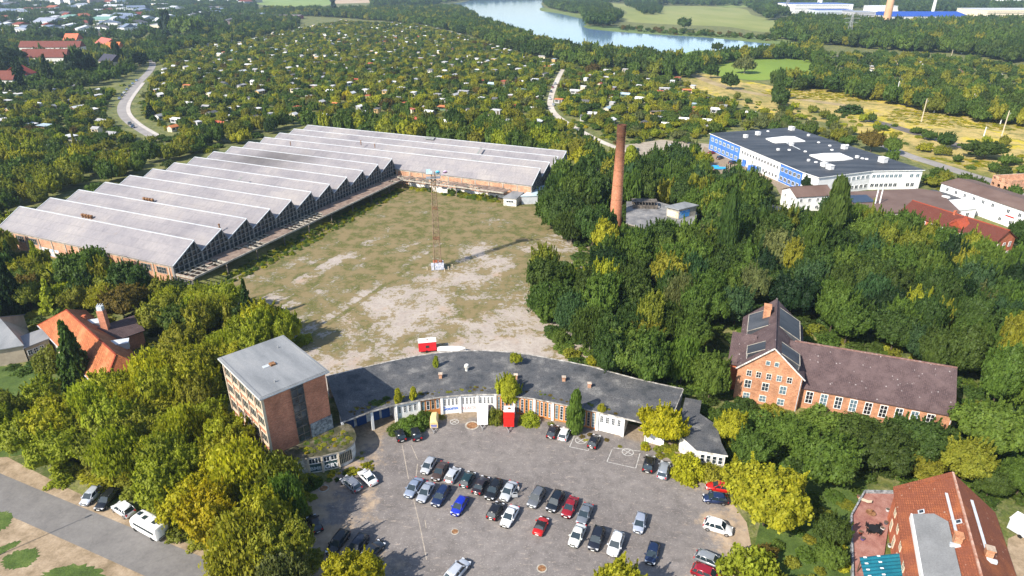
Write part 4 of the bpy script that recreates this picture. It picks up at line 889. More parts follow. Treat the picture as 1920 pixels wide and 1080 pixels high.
# rear wing with the tall chimney
w1 = at(172,620,6.0); w2 = at(252,593,6.0); w3 = at(279,634,4.2); w4 = at(247,645,4.2)
RW = root('rear_wing', 'grey-brown tiled wing behind the orange-roofed house, with a tall brick chimney stack', 'house')
dd = (w2-w1).normalized(); pp = Vector((dd.y, -dd.x, 0)); L = (w2-w1).length; Wd = 4.6
m = MB(); a0 = w1; a1 = w2; m.slab([zed(a0+pp*Wd,3.9), zed(a1+pp*Wd,3.9), zed(a1,6.3), zed(a0,6.3)], .2); m.slab([zed(a0,6.3), zed(a1,6.3), zed(a1-pp*Wd,3.9), zed(a0-pp*Wd,3.9)], .2); m.build('roof', M['tile_brown'], RW)
m = MB(); c4 = [a0+pp*(Wd-.4), a1+pp*(Wd-.4)-dd*.4, a1-pp*(Wd-.4)-dd*.4, a0-pp*(Wd-.4)]
for i in (0, 2): m.face([zed(c4[i],0), zed(c4[(i+1) % 4],0), zed(c4[(i+1) % 4],4.0), zed(c4[i],4.0)])
m.face([zed(c4[1],0), zed(c4[2],0), zed(c4[2],4.0), zed(a1-dd*.4,6.1), zed(c4[1],4.0)]); m.build('wall', M['brick_red'], RW)
q = at(199,616,5.6); m = MB(); m.box(q.x-.75,q.y-.6,3.5,q.x+.75,q.y+.6,10.3); st = m.build('chimney', M['brick_red'], RW); m = MB(); m.box(q.x-.6,q.y-.5,10.3,q.x+.6,q.y+.5,11.3)
for i in range(3): m.beam((q.x-.5+i*.5,q.y-.5,11.3),(q.x-.5+i*.5,q.y+.5,11.7),.05)
m.build('metal_cap', M['zinc'], st)
foot([c4[0], c4[1], c4[2], c4[3]], 1)
# linking wing and the grey-roofed house at the left edge
t, P_ = poly_building('link_wing', 'low beige wing with three windows joining the grey-roofed and orange-roofed houses', 'building', [at(46,651,3.6), at(90,634,3.6), at(76,618,3.6), at(36,632,3.6)], 3.6, M['beige'], M['roof_grey'], over=.3)
pb_ = sorted(P_, key=lambda p: p.y)[:2]; pb_.sort(key=lambda p: p.x); edge_windows(t, pb_[0], pb_[1], 1.3, 3, 1.0, 1.3, .02, .75, nx=2, ny=2)
a0 = at(-70,668,4.2); a1 = at(45,648,4.2); dd = (a1-a0).normalized(); pp = Vector((-dd.y, dd.x, 0)); GH = root('grey_roofed_house', 'beige house with a slate-grey roof cut off by the left edge', 'house')
r0 = a0+pp*6; r1 = at(-2,594,7.6); r1 = Vector((r1.x, r1.y, 0)); m = MB(); m.slab([zed(a0,4.3), zed(a1,4.3), zed(r1,7.6), zed(r1-dd*26,7.6)], .2); b1 = r1+pp*7; m.slab([zed(r1-dd*26,7.61), zed(r1,7.61), zed(b1+dd*3,4.3), zed(b1-dd*26,4.3)], .2); m.build('roof', M['roof_grey'], GH)
m = MB(); q0 = a0+pp*.4; q1 = a1+pp*.4-dd*.4; m.face([zed(q0,0), zed(q1,0), zed(q1,4.3), zed(q0,4.3)]); m.face([zed(q1,0), zed(b1+dd*2.6,0), zed(b1+dd*2.6,4.2), zed(r1-dd*.2,7.4), zed(q1,4.2)]); m.build('wall', M['beige'], GH)
foot([a0, a1, b1+dd*3, b1-dd*26], 1)
# ---- red-roofed house, bottom right
ra = R(-22.6); ro = Vector((59.5, 79.4, 0)); uy = Vector((-math.sin(ra), math.cos(ra), 0)); ro2 = ro-uy*34
RH = gabled('red_roofed_house', 'large brick house with a weathered red tiled roof at the bottom right corner', 'house', (ro2.x, ro2.y), ra, 12.8, 34.0, 6.2, 11.2, M['brick_hot'], M['tile_red'], 'y', .35, trim=nmat('mortar_ridge', [(.36,.16,.1),(.55,.38,.3)], 1.5))
s = 5.0/6.4; Z = lambda x: 6.3+s*x
m = MB(); m.slab([(-.36,33.55,Z(-.36)+.16),(6.4,33.55,11.42),(6.4,34.5,11.42),(-.36,34.5,Z(-.36)+.16)], .1); m.build('verge_step', M['tile_red'], RH)
m = MB(); m.slab([(1.0,5,7.9),(4.6,5,10.2),(4.6,24.3,10.2),(3.4,26.4,9.3),(1.0,26.9,7.9)], .12); o = m.build('dormer', nmat('grey_felt_dormer', [(.16,.165,.17),(.22,.225,.23)], .3, fine=.12), RH)
m = MB(); m.box(.85,5,7.0,1.05,26.9,7.95); m.build('dormer_edge', M['white'], o); m = MB(); m.box(1.06,5.1,6.9,1.2,26.7,7.75); m.build('dormer_front', M['white_dirty'], o)
for x, yy in ((5.0, 20.4), (8.6, 20.0)):
    zt = Z(x) if x < 6.4 else Z(12.8-x)
    m = MB(); m.box(x-.45,yy-.45,zt-.6,x+.45,yy+.45,zt+1.3); m.box(x-.55,yy-.55,zt+1.3,x+.55,yy+.55,zt+1.45); o = m.build('chimney', M['brick'], RH)
    m = MB(); m.box(x-.9,yy-.95,zt-.2,x+.9,yy-.5,zt+.25); m.build('flashing', M['zinc'], o)
for x, y0_, y1_ in ((5.1, 21.2, 30.0), (8.5, 21.0, 30.6)):
    zt = Z(x) if x < 6.4 else Z(12.8-x); m = MB(); m.box(x-.18,y0_,zt+.28,x+.18,y1_,zt+.36)
    for i in range(6): m.box(x-.1,y0_+.3+i*1.7,zt,x+.1,y0_+.36+i*1.7,zt+.28)
    m.build('roof_walkway', M['zinc'], RH)
for x, yy in ((2.2,27.6),(5.6,24.0)):
    zt = Z(x); m = MB(); m.slab([(x-.35,yy-.4,zt-.35*s+.16),(x+.35,yy-.4,zt+.35*s+.16),(x+.35,yy+.4,zt+.35*s+.16),(x-.35,yy+.4,zt-.35*s+.16)], .08); o = m.build('skylight', M['zinc'], RH)
    m = MB(); m.slab([(x-.22,yy-.28,zt-.22*s+.18),(x+.22,yy-.28,zt+.22*s+.18),(x+.22,yy+.28,zt+.22*s+.18),(x-.22,yy+.28,zt-.22*s+.18)], .01); m.build('pane', M['glass'], o)
for yy in (30.5, 27.0, 23.4, 19.5, 15.5): window(RH, (-.03, yy, 3.9), R(-90), 1.1, 1.5, 2, 2, 'cream'); window(RH, (-.03, yy, 1.1), R(-90), 1.1, 1.7, 2, 2, 'cream')
for x in (2.5, 5.0, 8.0, 10.3): window(RH, (x, 34.03, 3.2), R(180), 1.1, 1.4, 2, 2, 'cream')
# paved terrace with its low wall
TP = [at(1622,925,.5), at(1678,926,.5), at(1673,940,.5), at(1650,1090,.5), at(1600,1090,.5), at(1597,970,.5)]
m = MB(); m.prism([(p.x, p.y) for p in TP], .0, .5); o = m.build('terrace', nmat('red_brick_paving', [(.24,.10,.085),(.31,.15,.12),(.36,.19,.16)], .8, fine=.2)); tag(o, kind='structure')
m = MB(); W4 = [TP[3], TP[4], TP[5], TP[0], TP[1]]
t = root('garden_wall', 'low grey stone wall edging the red-paved terrace', 'wall', (0,0,0))
m = MB()
for i in range(1, 4):
    a, b = W4[i], W4[i+1]; d = (b-a).normalized(); nn = Vector((-d.y, d.x, 0))*.25; m.prism([a, b, b+nn, a+nn], 0, 1.05)
m.build('coping', M['stone'], t)
foot(TP, .5)
TEAL = [at(1611,1045,3.2), at(1687,1040,3.2), at(1694,1095,3.2), at(1624,1098,3.2)]
t = root('terrace_canopy', 'teal corrugated sheet canopy over the near end of the red terrace', 'canopy')
m = MB(); A, B, Cc, D = TEAL; n = 16
for i in range(n):
    a = A+(D-A)*i/n; b = A+(D-A)*(i+1)/n; c = B+(Cc-B)*(i+1)/n; d = B+(Cc-B)*i/n; dz = .12 if i % 2 else 0
    m.slab([Vector((a.x,a.y,3.2+dz)), Vector((b.x,b.y,3.2+.12-dz)), Vector((c.x,c.y,3.5+.12-dz)), Vector((d.x,d.y,3.5+dz))], .03)
m.build('sheet', M['teal_sheet'], t); m = MB()
for q in (A, D, A+(B-A)*.5): m.beam(q+Vector((.2,-.2,.4-3.2)), q+Vector((.2,-.2,-.1)), .06)
m.build('post', M['bark'], t); m = MB()
for i in range(5):
    for s_ in (.12, .45): q = A+(D-A)*(i+.3)/4.5+(B-A)*s_; m.box(q.x-.22,q.y-.1,3.42+s_*.3,q.x+.22,q.y+.1,3.50+s_*.3)
m.build('fixing_plate', M['white'], t)
# ---- blue and white office building ------------------------------------------
OP = [at(1332.5,250,8), at(1506,322,8), at(1536,332,8), at(1635,319.5,8), at(1731,318,8), at(1485,239,8)]
OB, P_ = poly_building('office_building', 'long white two-storey office and workshop building with blue facade sections and a charcoal roof', 'building', OP, 8, M['white'], M['roof_dark'], over=.5, fascia=M['white'])
A, B = OP[0], OP[1]
panel(OB, A, A+(B-A)*.375, .2, 7.6, M['blue_panel'], 'blue_facade', .05)
panel(OB, A+(B-A)*.80, B, .2, 7.6, M['blue_panel'], 'blue_facade', .05)
edge_windows(OB, A, A+(B-A)*.375, 4.7, 7, 2.2, 1.6, .03, .97, nx=2, ny=1, gm='glass_blue'); edge_windows(OB, A, A+(B-A)*.375, 1.0, 7, 2.2, 1.7, .03, .97, nx=2, ny=1, gm='glass_blue')
edge_windows(OB, A, B, 4.8, 13, 1.5, 1.5, .39, .79, nx=2, ny=1); edge_windows(OB, A, B, 1.0, 3, 1.5, 1.5, .39, .47, nx=2, ny=1); edge_windows(OB, A, B, 1.0, 5, 1.5, 1.5, .63, .79, nx=2, ny=1)
edge_windows(OB, A, B, 4.7, 5, 1.9, 1.7, .805, .99, nx=2, ny=1); edge_windows(OB, A, B, 1.0, 5, 1.9, 1.7, .805, .99, nx=2, ny=1)
edge_windows(OB, A, B, .1, 1, 2.6, 2.8, .59, .63, nx=2, ny=1, gm='glass_blue')
edge_windows(OB, OP[2], OP[3], 4.9, 7, 1.7, 1.5, .35, .98, nx=2, ny=1, gm='glass_blue'); edge_windows(OB, OP[2], OP[3], 1.1, 7, 1.7, 1.6, .35, .98, nx=2, ny=1)
edge_windows(OB, OP[2], OP[3], 3.6, 3, 1.2, .6, .02, .22, nx=1, ny=1)
edge_windows(OB, OP[3], OP[4], 4.9, 7, 1.6, 1.5, .02, .62, nx=2, ny=1, gm='glass_blue'); edge_windows(OB, OP[3], OP[4], 1.1, 6, 1.6, 1.6, .02, .56, nx=2, ny=1)
edge_windows(OB, OP[3], OP[4], 1.1, 2, 1.6, 1.6, .72, .90, nx=2, ny=1); edge_windows(OB, OP[3], OP[4], 4.9, 2, 1.6, 1.5, .74, .98, nx=2, ny=1, gm='glass_blue')
def poly_on(parent, name, px, z0, z1, mat):
    m = MB(); m.prism([at(x, y, z1) for x, y in px][::-1], z0, z1); return m.build(name, mat, parent)
for px in ([(1436,259),(1472,255),(1490,255.5),(1510,264),(1455,267),(1448,265)], [(1518,290),(1545,287),(1575,286.5),(1600,297),(1585,299),(1545,301)]):
    o = poly_on(OB, 'light_well', px, 8.003, 8.45, M['white']); c_ = sum((at(x, y, 8.5) for x, y in px), Vector())/len(px)
    m = MB(); m.prism([Vector((c_.x+(at(x,y,8.5).x-c_.x)*.9, c_.y+(at(x,y,8.5).y-c_.y)*.86, 0)) for x, y in px][::-1], 8.452, 8.62); m.build('glazing', M['whitemetal'], o)
for (x, y, s_) in ((1398,257,1.5),(1421,252,1.7),(1484,243,2.0),(1484,272,1.3),(1516,254,.9),(1545,311,1.8),(1556,316,2.0),(1583,278,1.9),(1655,303,2.4),(1607,295,1.0),(1516,301,.8),(1459,281,.9)):
    q = at(x, y, 8.2); m = MB(); m.box(-s_*.6,-s_*.5,8.003,s_*.6,s_*.5,8+s_*.8); m.box(-s_*.68,-s_*.58,8+s_*.8,s_*.68,s_*.58,8.12+s_*.8); m.build('roof_unit', M['white'], OB, loc=(q.x, q.y, 0), rot=R(-70))
for (x, y) in ((1480,281),(1556,273),(1589,272),(1535,267),(1510,284),(1440,246),(1560,281),(1617,297),(1625,298),(1530,304),(1541,307)):
    q = at(x, y, 8.1); m = MB(); m.tube((0,0,8.003),(0,0,8.35),.75,.6,10); m.build('dome_light', M['white'], OB, loc=(q.x, q.y, 0))
m = MB(); a = at(1473,268,8.1); b = at(1500,281,8.1); m.beam(a+Vector((0,0,.2)), b+Vector((0,0,.2)), .12); m.build('roof_duct', M['zinc'], OB)
# ---- workshops round it
def pb(name, label, cat, px, z, wm, rm, **kw): return poly_building(name, label, cat, [at(x, y, z) for x, y in px], z, wm, rm, **kw)
BW, _ = pb('workshop_building', 'wide flat brown-roofed workshop with a dark blue panelled section in front of the office building', 'building', [(1583,360),(1727,354),(1762,360),(1800,397),(1760,410),(1700,395),(1640,402),(1560,400),(1560,372)], 4.2, M['white'], M['roof_brown'], over=.3)
poly_on(BW, 'solar_roof_section', [(1587,366),(1625,365),(1641,378),(1600,380)], 4.203, 4.4, nmat('dark_blue_panels', [(.012,.018,.04),(.02,.03,.06)], .5, .3))
for x, lab in ((1636, 'left of two tall slim white steel flues rising by the brown workshop roof'), (1644, 'right of two tall slim white steel flues rising by the brown workshop roof')):
    q = at(x, 402); t = root('steel_flue', lab, 'flue', q); m = MB(); m.tube((0,0,0),(0,0,9.5),.22,.22,8); m.build('pipe', M['whitemetal'], t); m = MB(); m.tube((0,0,9.5),(0,0,9.9),.35,.25,8); m.build('rain_cap', M['zinc'], t)
AX, _ = pb('annex', 'dark blue-grey roofed annex between the office building and the long white building', 'building', [(1732,357),(1752,356),(1806,371),(1770,374)], 4.0, M['white'], M['roof_dark'], over=.3)
q = at(1773,369,4.1); m = MB(); m.tube((q.x,q.y,4.0),(q.x,q.y,4.3),1.6,1.3,12); m.build('dome_light', M['white'], AX)
WB, P_ = pb('flat_white_building', 'low white flat-roofed building tucked against the long white building', 'building', [(1774,376),(1811,370),(1832,390),(1790,394)], 3.8, M['white'], nmat('pale_flat_roof', [(.60,.62,.64),(.7,.72,.73)], .3), over=.2)
a = at(1790,394,3.8); b = at(1832,390,3.8); edge_windows(WB, a, b, .4, 2, 1.6, 2.0, .1, .8, nx=2, ny=2)
for (x, y, lab) in ((1797,404,'dark car parked left beside the low flat white building'), (1821,405,'dark car parked right beside the low flat white building')): pass
a = at(1766,343,7); b = a+(at(1840,368,7)-a).normalized()*62; a.z = b.z = 0.0
d = (b-a).normalized(); pr_ = Vector((-d.y, d.x, 0)); LW = root('long_white_building', 'long white two-storey building with a brown roof at the right edge', 'building')
m = MB(); Q = [a, b, b+pr_*15, a+pr_*15]; m.prism(Q, 0, 7.0); m.build('wall', M['white'], LW)
m = MB(); e = .4; o1 = [a-pr_*e-d*e, b-pr_*e+d*e, b+pr_*7.5+d*e, a+pr_*7.5-d*e]; m.slab([zed(o1[0],7.05), zed(o1[1],7.05), zed(o1[2],8.3), zed(o1[3],8.3)], .15); o2 = [a+pr_*7.502-d*e, b+pr_*7.502+d*e, b+pr_*(15+e)+d*e, a+pr_*(15+e)-d*e]; m.slab([zed(o2[0],8.3), zed(o2[1],8.3), zed(o2[2],7.05), zed(o2[3],7.05)], .15)
m.face([zed(a,7),zed(a+pr_*15,7),zed(a+pr_*7.5,8.2)]); m.build('roof', M['roof_brown'], LW)
edge_windows(LW, a, a+d*26, 4.6, 6, 1.3, 1.5, .05, .95, nx=2, ny=1); edge_windows(LW, a+d*26, b, 4.4, 8, 1.3, 1.5, .02, .98, nx=2, ny=1); edge_windows(LW, a+d*24, b, 1.0, 9, 1.3, 1.4, .02, .98, nx=2, ny=1)
m = MB(); m.tube(a+d*26-pr_*.1, a+d*26-pr_*.1+Vector((0,0,7)), .12); m.build('downpipe', M['zinc'], LW)
q = a+d*30-pr_*.1; m = MB(); m.box(-1.6,-.08,3.4,1.6,-.02,3.8); m.build('red_sign_board', M['taillamp'], LW, loc=q, rot=math.atan2(d.y, d.x))
q = a+d*38; m = MB(); n = 8
for i in range(n):
    t0 = math.pi*i/n; t1 = math.pi*(i+1)/n
    m.face([(-2.4*math.cos(t0),-.05,2.6+1.0*math.sin(t0)),(-2.4*math.cos(t1),-.05,2.6+1.0*math.sin(t1)),(-2.4*math.cos(t1),-2.6,2.4+1.0*math.sin(t1)),(-2.4*math.cos(t0),-2.6,2.4+1.0*math.sin(t0))])
for x in (-2.2, 2.2): m.beam((x,-2.5,0),(x,-2.5,2.5),.08)
m.build('entrance_canopy', M['gray_metal'], LW, loc=q, rot=math.atan2(d.y, d.x)); foot(Q, 2)
foot([at(1732,357), at(1800,404), at(1832,415), at(1880,440), at(1860,400)], 0)
# red-roofed long brick block
a = at(1690,396,6.6); b = at(1866,454,6.6); d = (b-a).normalized(); L = (b-a).length
RL = gabled('long_brick_building', 'long two-storey red brick building with white-framed windows behind the wood', 'building', (a.x, a.y), math.atan2(d.y, d.x), L, 9.5, 6.6, 9.6, M['brick_hot'], tilemat('deep_red_tiles', [(.12,.032,.022), (.15,.042,.028), (.11,.035,.025)], (.3,.2,.15), spots=.3), 'x', .4, trim=M['tile_hot'])
m = MB(); m.box(.1, -.05, 6.2, L-.1, -.005, 6.6); m.build('eaves_band', M['white'], RL)
for i in range(9): window(RL, (2.0+i*(L-3.5)/8.6, -.03, 4.3), 0, 1.5, 1.6, 2, 1, 'white'); window(RL, (2.0+i*(L-3.5)/8.6, -.03, 1.1), 0, 1.5, 1.6, 2, 1, 'white')
for y in (2.0, 4.7, 7.4): window(RL, (L+.03, y, 1.0), R(90), 1.1, 1.6, 2, 2, 'white'); window(RL, (L+.03, y, 4.1), R(90), 1.1, 1.6, 2, 2, 'white')
m = MB(); m.face([(L*.52,.3,7.1),(L*.66,.3,7.1),(L*.59,.3,8.9)]); m.slab([(L*.51,.1,7.0),(L*.59,.1,9.1),(L*.59,4.7,9.7),(L*.51,3.2,8.6)], .1); m.slab([(L*.59,.1,9.1),(L*.67,.1,7.0),(L*.67,3.2,8.6),(L*.59,4.7,9.7)], .1); m.build('dormer', M['tile_hot'], RL)
m = MB(); m.box(L*.46,4.1,9,L*.48,4.9,10.7); m.build('chimney', M['brick_hot'], RL)
# white house with a brown roof; beige outbuilding
a = at(1497,387); WH = gabled('white_house', 'white rendered two-storey house with a brown pitched roof beside the office car park', 'house', (103.2, 231.0), R(10), 14.5, 9.6, 5.9, 8.0, M['white'], M['roof_brown'], 'x', .4)
for i in range(4): window(WH, (2.0+i*3.3, -.03, 3.7), 0, 1.1, 1.3, 2, 1, 'whitemetal'); window(WH, (2.0+i*3.3, -.03, .9), 0, 1.1, 1.3, 2, 1, 'whitemetal')
for y in (2.4, 7.0): window(WH, (-.03, y, 3.7), R(-90), 1.0, 1.3, 2, 1, 'whitemetal'); window(WH, (-.03, y, .9), R(-90), 1.0, 1.3, 2, 1, 'whitemetal')
BH = gabled('outbuilding', 'small beige plastered outbuilding with a dark slate roof at the edge of the wood', 'house', (90.2, 214.5), R(36), 9.5, 6.5, 4.0, 5.6, M['beige'], M['roof_dark'], 'y', .4, rf=.5)
for x in (2.5, 6.2): window(BH, (x, -.03, 1.8), 0, .9, 1.2, 1, 2, 'whitemetal')
window(BH, (-.03, 2.5, 1.8), R(-90), .9, 1.2, 1, 2, 'whitemetal')
# roofless brick shell at the far right
a = at(1892,362); t = root('brick_ruin', 'roofless red brick shell with empty window holes at the right edge', 'building', (a.x, a.y, 0), R(10)); m = MB()
for x in range(0, 24, 3):
    m.box(x,0,0,x+1.6,.4,5.2); m.box(x+1.6,0,0,x+3,.4,1.0); m.box(x+1.6,0,2.2,x+3,.4,3.3); m.box(x+1.6,0,4.5,x+3,.4,5.0)
for y in range(0, 9, 3):
    for x in (-.4, 24): m.box(x,y,0,x+.4,y+1.6,5.0); m.box(x,y+1.6,0,x+.4,y+3,1.0); m.box(x,y+1.6,2.2,x+.4,y+3,3.3); m.box(x,y+1.6,4.5,x+.4,y+3,4.9)
m.box(0,9,0,24,9.4,4.8); m.box(.1,.5,2.6,23.9,8.9,2.9); m.build('wall', M['brick_hall'], t); foot(frame_pts(a, R(10), [(0,0),(24,0),(24,9),(0,9)]), 1)
# ---- lattice mast -------------------------------------------------------------
b0 = at(821, 503); t = root('lattice_mast', 'tall rusty lattice floodlight mast with a small service platform in the middle of the yard', 'mast', b0, R(8))
Hm = 29.0; m = MB(); hw = lambda z: 1.05-.55*min(z/Hm, 1)
for sx, sy in ((-1,-1),(1,-1),(1,1),(-1,1)): m.beam((sx*hw(0),sy*hw(0),.8),(sx*hw(Hm),sy*hw(Hm),Hm),.08)
z = 1.0; kk = 0
while z < Hm-1:
    dz = 1.9*hw(z)+.25; a, b = hw(z), hw(z+dz)
    for s0, s1 in (((-1,-1),(1,-1)),((1,-1),(1,1)),((1,1),(-1,1)),((-1,1),(-1,-1))):
        m.beam((s0[0]*a,s0[1]*a,z),(s1[0]*b,s1[1]*b,z+dz),.042); m.beam((s1[0]*a,s1[1]*a,z),(s0[0]*b,s0[1]*b,z+dz),.042); m.beam((s0[0]*a,s0[1]*a,z),(s1[0]*a,s1[1]*a,z),.045)
    z += dz
m.build('lattice', nmat('rusty_brown_lattice', [(.11,.075,.045),(.20,.145,.09),(.30,.22,.15)], 1.5), t)
m = MB()
for zz in (9.5, 18.5): w_ = hw(zz)+.18; m.box(-w_,-w_,zz,w_,w_,zz+.12); m.box(-w_,-w_,zz+.8,w_,-w_+.06,zz+.86); m.box(-w_,w_-.06,zz+.8,w_,w_,zz+.86)
m.build('landing', M['rust'], t)
m = MB(); m.box(-2.0,-1.1,Hm-1.6,2.0,1.1,Hm-1.45)
for x in (-2,-1,0,1,2):
    for y in (-1.1,1.1): m.beam((x,y,Hm-1.5),(x,y,Hm+.2),.04)
for zz in (Hm-.9, Hm-.2):
    for y in (-1.1,1.1): m.beam((-2,y,zz),(2,y,zz),.035)
    for x in (-2,2): m.beam((x,-1.1,zz),(x,1.1,zz),.035)
pf = m.build('platform', M['gray_metal'], t)
m = MB(); m.box(-1.9,-1.25,Hm-.1,-.2,-1.15,Hm+.7); m.box(-1.9,1.15,Hm-.1,-.6,1.25,Hm+.6); m.build('light_panel', nmat('pale_cyan_panel', [(.35,.55,.62),(.6,.72,.75)], 2), pf)
m = MB(); m.tube((1.3,-1.2,Hm+.1),(1.3,-.9,Hm+.5),.6,.5,12); m.build('dish', nmat('bright_blue_panel', [(.05,.35,.6),(.15,.5,.7)], 2), pf)
m = MB(); m.tube((3.4,-1.0,Hm+.1),(3.4,-.8,Hm+.35),.65,.5,12); m.beam((2,-1,Hm-.8),(3.3,-.9,Hm),.05); m.build('dish', nmat('lilac_disc', [(.5,.3,.55),(.65,.5,.65)], 2), pf)
m = MB(); m.box(-1.6,-1.6,0,1.6,1.6,.25); m.build('plinth', M['concrete'], t)
m = MB(); m.box(-.9,-1.75,.25,1.75,-.3,1.9); m.box(.0,-.3,.25,1.75,1.5,1.9); m.box(-1.9,-1.6,.0,-1.1,-.2,1.9); m.build('switch_box', nmat('scribbled_grey_box', [(.20,.26,.42),(.5,.52,.6),(.66,.66,.68)], 2.2, fine=.1), t)
m = MB(); m.box(-1.3,-.25,.25,-.05,1.5,2.1); m.box(.3,-.2,1.92,1.4,.6,2.3); m.build('brick_stub', M['brick_hot'], t)
for i, (dx, dy) in enumerate(((3.2,-1.2),(2.2,-2.4),(4.2,.6),(-3.0,-1.5))):
    o = MB(); o.box(-.09,-.09,0,.09,.09,1.0); o.box(-.12,-.12,.9,.12,.12,1.05); o = o.build('marker_post', M['cream'], loc=(b0.x+dx, b0.y+dy, .01)); tag(o, 'short pale marker post beside the foot of the lattice mast', 'post', 'marker posts round the mast')
# ================================================================ VEHICLES
def loft(m, secs, mi=0):
    """secs: list of closed rings (same count) joined in order, ends capped"""
    n = len(secs[0]); i0 = len(m.v)
    for s_ in secs: m.v += [tuple(p) for p in s_]
    for a in range(len(secs)-1):
        for b in range(n):
            c = (b+1) % n; m.f.append((i0+a*n+b, i0+a*n+c, i0+(a+1)*n+c, i0+(a+1)*n+b)); m.m.append(mi)
    m.f.append(tuple(i0+k for k in range(n))); m.m.append(mi); m.f.append(tuple(i0+(len(secs)-1)*n+k for k in reversed(range(n)))); m.m.append(mi)
CARS = {}
def car_meshes(kind):
    if kind in CARS: return CARS[kind]
    # L, W, H, belt height, hood end x, cabin base front/back, roof front/back  (x forward, 0 = middle)
    sp = {'hatch': (4.0,1.72,1.46,.93, 1.12,-1.88, .35,-1.45), 'sedan': (4.55,1.78,1.43,.92, 1.10,-1.55, .30,-.95), 'estate': (4.65,1.80,1.48,.94, 1.15,-2.18, .38,-1.85),
          'suv': (4.45,1.86,1.68,1.03, 1.12,-2.05, .42,-1.72), 'van': (4.7,1.86,1.85,1.08, 1.45,-2.22, .80,-2.05), 'convertible': (3.95,1.70,1.28,.88, .75,-1.15, .05,-.75)}[kind]
    L, W, H, bz, cf, cb, rf_, rb = sp; hw = W/2; hl = L/2; boot = kind in ('sedan', 'convertible')
    def ring_(x, w_, zt, zb, crown=.0):
        return [(x,-w_*.90,zb),(x,-w_,zb+.14),(x,-w_,zt-.28),(x,-w_*.965,zt-.09),(x,-w_*.80,zt-.01),(x,0,zt+crown),(x,w_*.80,zt-.01),(x,w_*.965,zt-.09),(x,w_,zt-.28),(x,w_,zb+.14),(x,w_*.90,zb)]
    ez = bz-.24; m = MB()
    tail = bz-.02 if not boot else bz+.02
    secs = [ring_(-hl, hw*.78, tail-.22, .38), ring_(-hl+.07, hw*.90, tail-.10, .28), ring_(-hl+.28, hw*.97, tail-.01, .22, .02), ring_(cb+.02, hw, bz+(.02 if boot else .01), .2, .03), ring_(0, hw, bz-.01, .2, .02), ring_(cf, hw*.99, bz-.03, .2, .03),
            ring_(hl-.75, hw*.98, bz-.12, .2, .05), ring_(hl-.35, hw*.94, ez+.02, .22, .04), ring_(hl-.12, hw*.84, ez-.10, .26, .02), ring_(hl, hw*.68, ez-.24, .34)]
    loft(m, secs); body = m.mesh('body', M['paint']); body.shade_smooth()
    # cabin: pillars and roof skin, glass set between them
    wb, wt = hw*.90, hw*.74; zt = H-.02
    B = [(cf,wb,bz-.03),(cf,-wb,bz-.03),(cb,-wb,bz-.01),(cb,wb,bz-.01)]; T = [(rf_,wt,zt),(rf_,-wt,zt),(rb,-wt,zt-.03),(rb,wt,zt-.03)]
    r = MB(); n = 5; g = []
    for i in range(n+1):
        row = []
        for j in range(n+1):
            s_, t_ = i/n, j/n; x = rf_+.03+(rb-.03-rf_-.03)*s_; y = (wt+.03)*(1-2*t_); row.append((x, y, zt+.035+.055*(1-(2*t_-1)**2)*(1-(2*s_-1)**4)-.03*s_))
        g.append(row)
    for i in range(n):
        for j in range(n): r.face([g[i][j], g[i+1][j], g[i+1][j+1], g[i][j+1]])
    r.slab([(p[0], p[1], zt+.03) for p in (g[0][0], g[n][0], g[n][n], g[0][n])], .06)
    for i in range(4): r.beam(B[i], T[i], .05, r2=.045)
    if kind != 'convertible':
        for s_ in (-1, 1): xm = (cf+cb)/2+.1; r.beam((xm, s_*wb*.995, bz-.02), ((rf_+rb)/2+.08, s_*wt*1.0, zt), .045)
    if kind in ('estate', 'suv'):
        for s_ in (-1, 1): r.beam((rf_-.1, s_*wt*.95, zt+.1), (rb+.15, s_*wt*.95, zt+.08), .022)
    if kind in ('estate', 'suv', 'van'):
        for s_ in (-1, 1): r.beam((cb+.75, s_*wb*.995, bz-.02), (rb+.55, s_*wt, zt), .055)
    roof = r.mesh('roof', M['plastic'] if kind == 'convertible' else M['paint']); roof.shade_smooth()
    ws = MB(); ws.face([B[0], B[1], T[1], T[0]]); rw = MB(); rw.face([B[2], B[3], T[3], T[2]])
    sd = []
    for a, b in ((1, 2), (3, 0)): q = MB(); q.face([B[a], B[b], T[b], T[a]]); sd.append(q.mesh('side_window', M['carglass']))
    # solid dark block added in place of an interior so that the glass is never see-through
    inn = MB(); inn.prism([(cf-.12,wb-.1),(cf-.12,-wb+.1),(cb+.12,-wb+.1),(cb+.12,wb-.1)][::-1], .5, bz-.02); ws2 = ws.mesh('windscreen', M['carglass']); rw2 = rw.mesh('rear_window', M['carglass'])
    wr = .34 if kind in ('suv', 'van') else .31
    ty = MB(); ty.tube((0,-.11,0),(0,.11,0),wr,wr,16); tyre = ty.mesh('tyre', M['tyre']); rm = MB(); rm.tube((0,-.118,0),(0,.118,0),wr*.62,wr*.62,12); rim = rm.mesh('rim', M['rim'])
    hd = MB(); hd.box(-.16,-.2,-.07,.10,.2,.07); head = hd.mesh('headlight', M['headlamp']); tl = MB(); tl.box(-.08,-.15,-.14,.12,.15,.14); tail_ = tl.mesh('taillight', M['taillamp'])
    pl = MB(); pl.box(-.02,-.26,-.06,.02,.26,.06); plate = pl.mesh('number_plate', M['plate']); mi = MB(); mi.box(-.1,-.1,-.07,.1,.1,.07); mir = mi.mesh('wing_mirror', M['paint'])
    gr = MB(); gr.box(-.03,-.42,-.09,.03,.42,.09); grille = gr.mesh('grille', M['plastic'])
    wh = 'wheel'
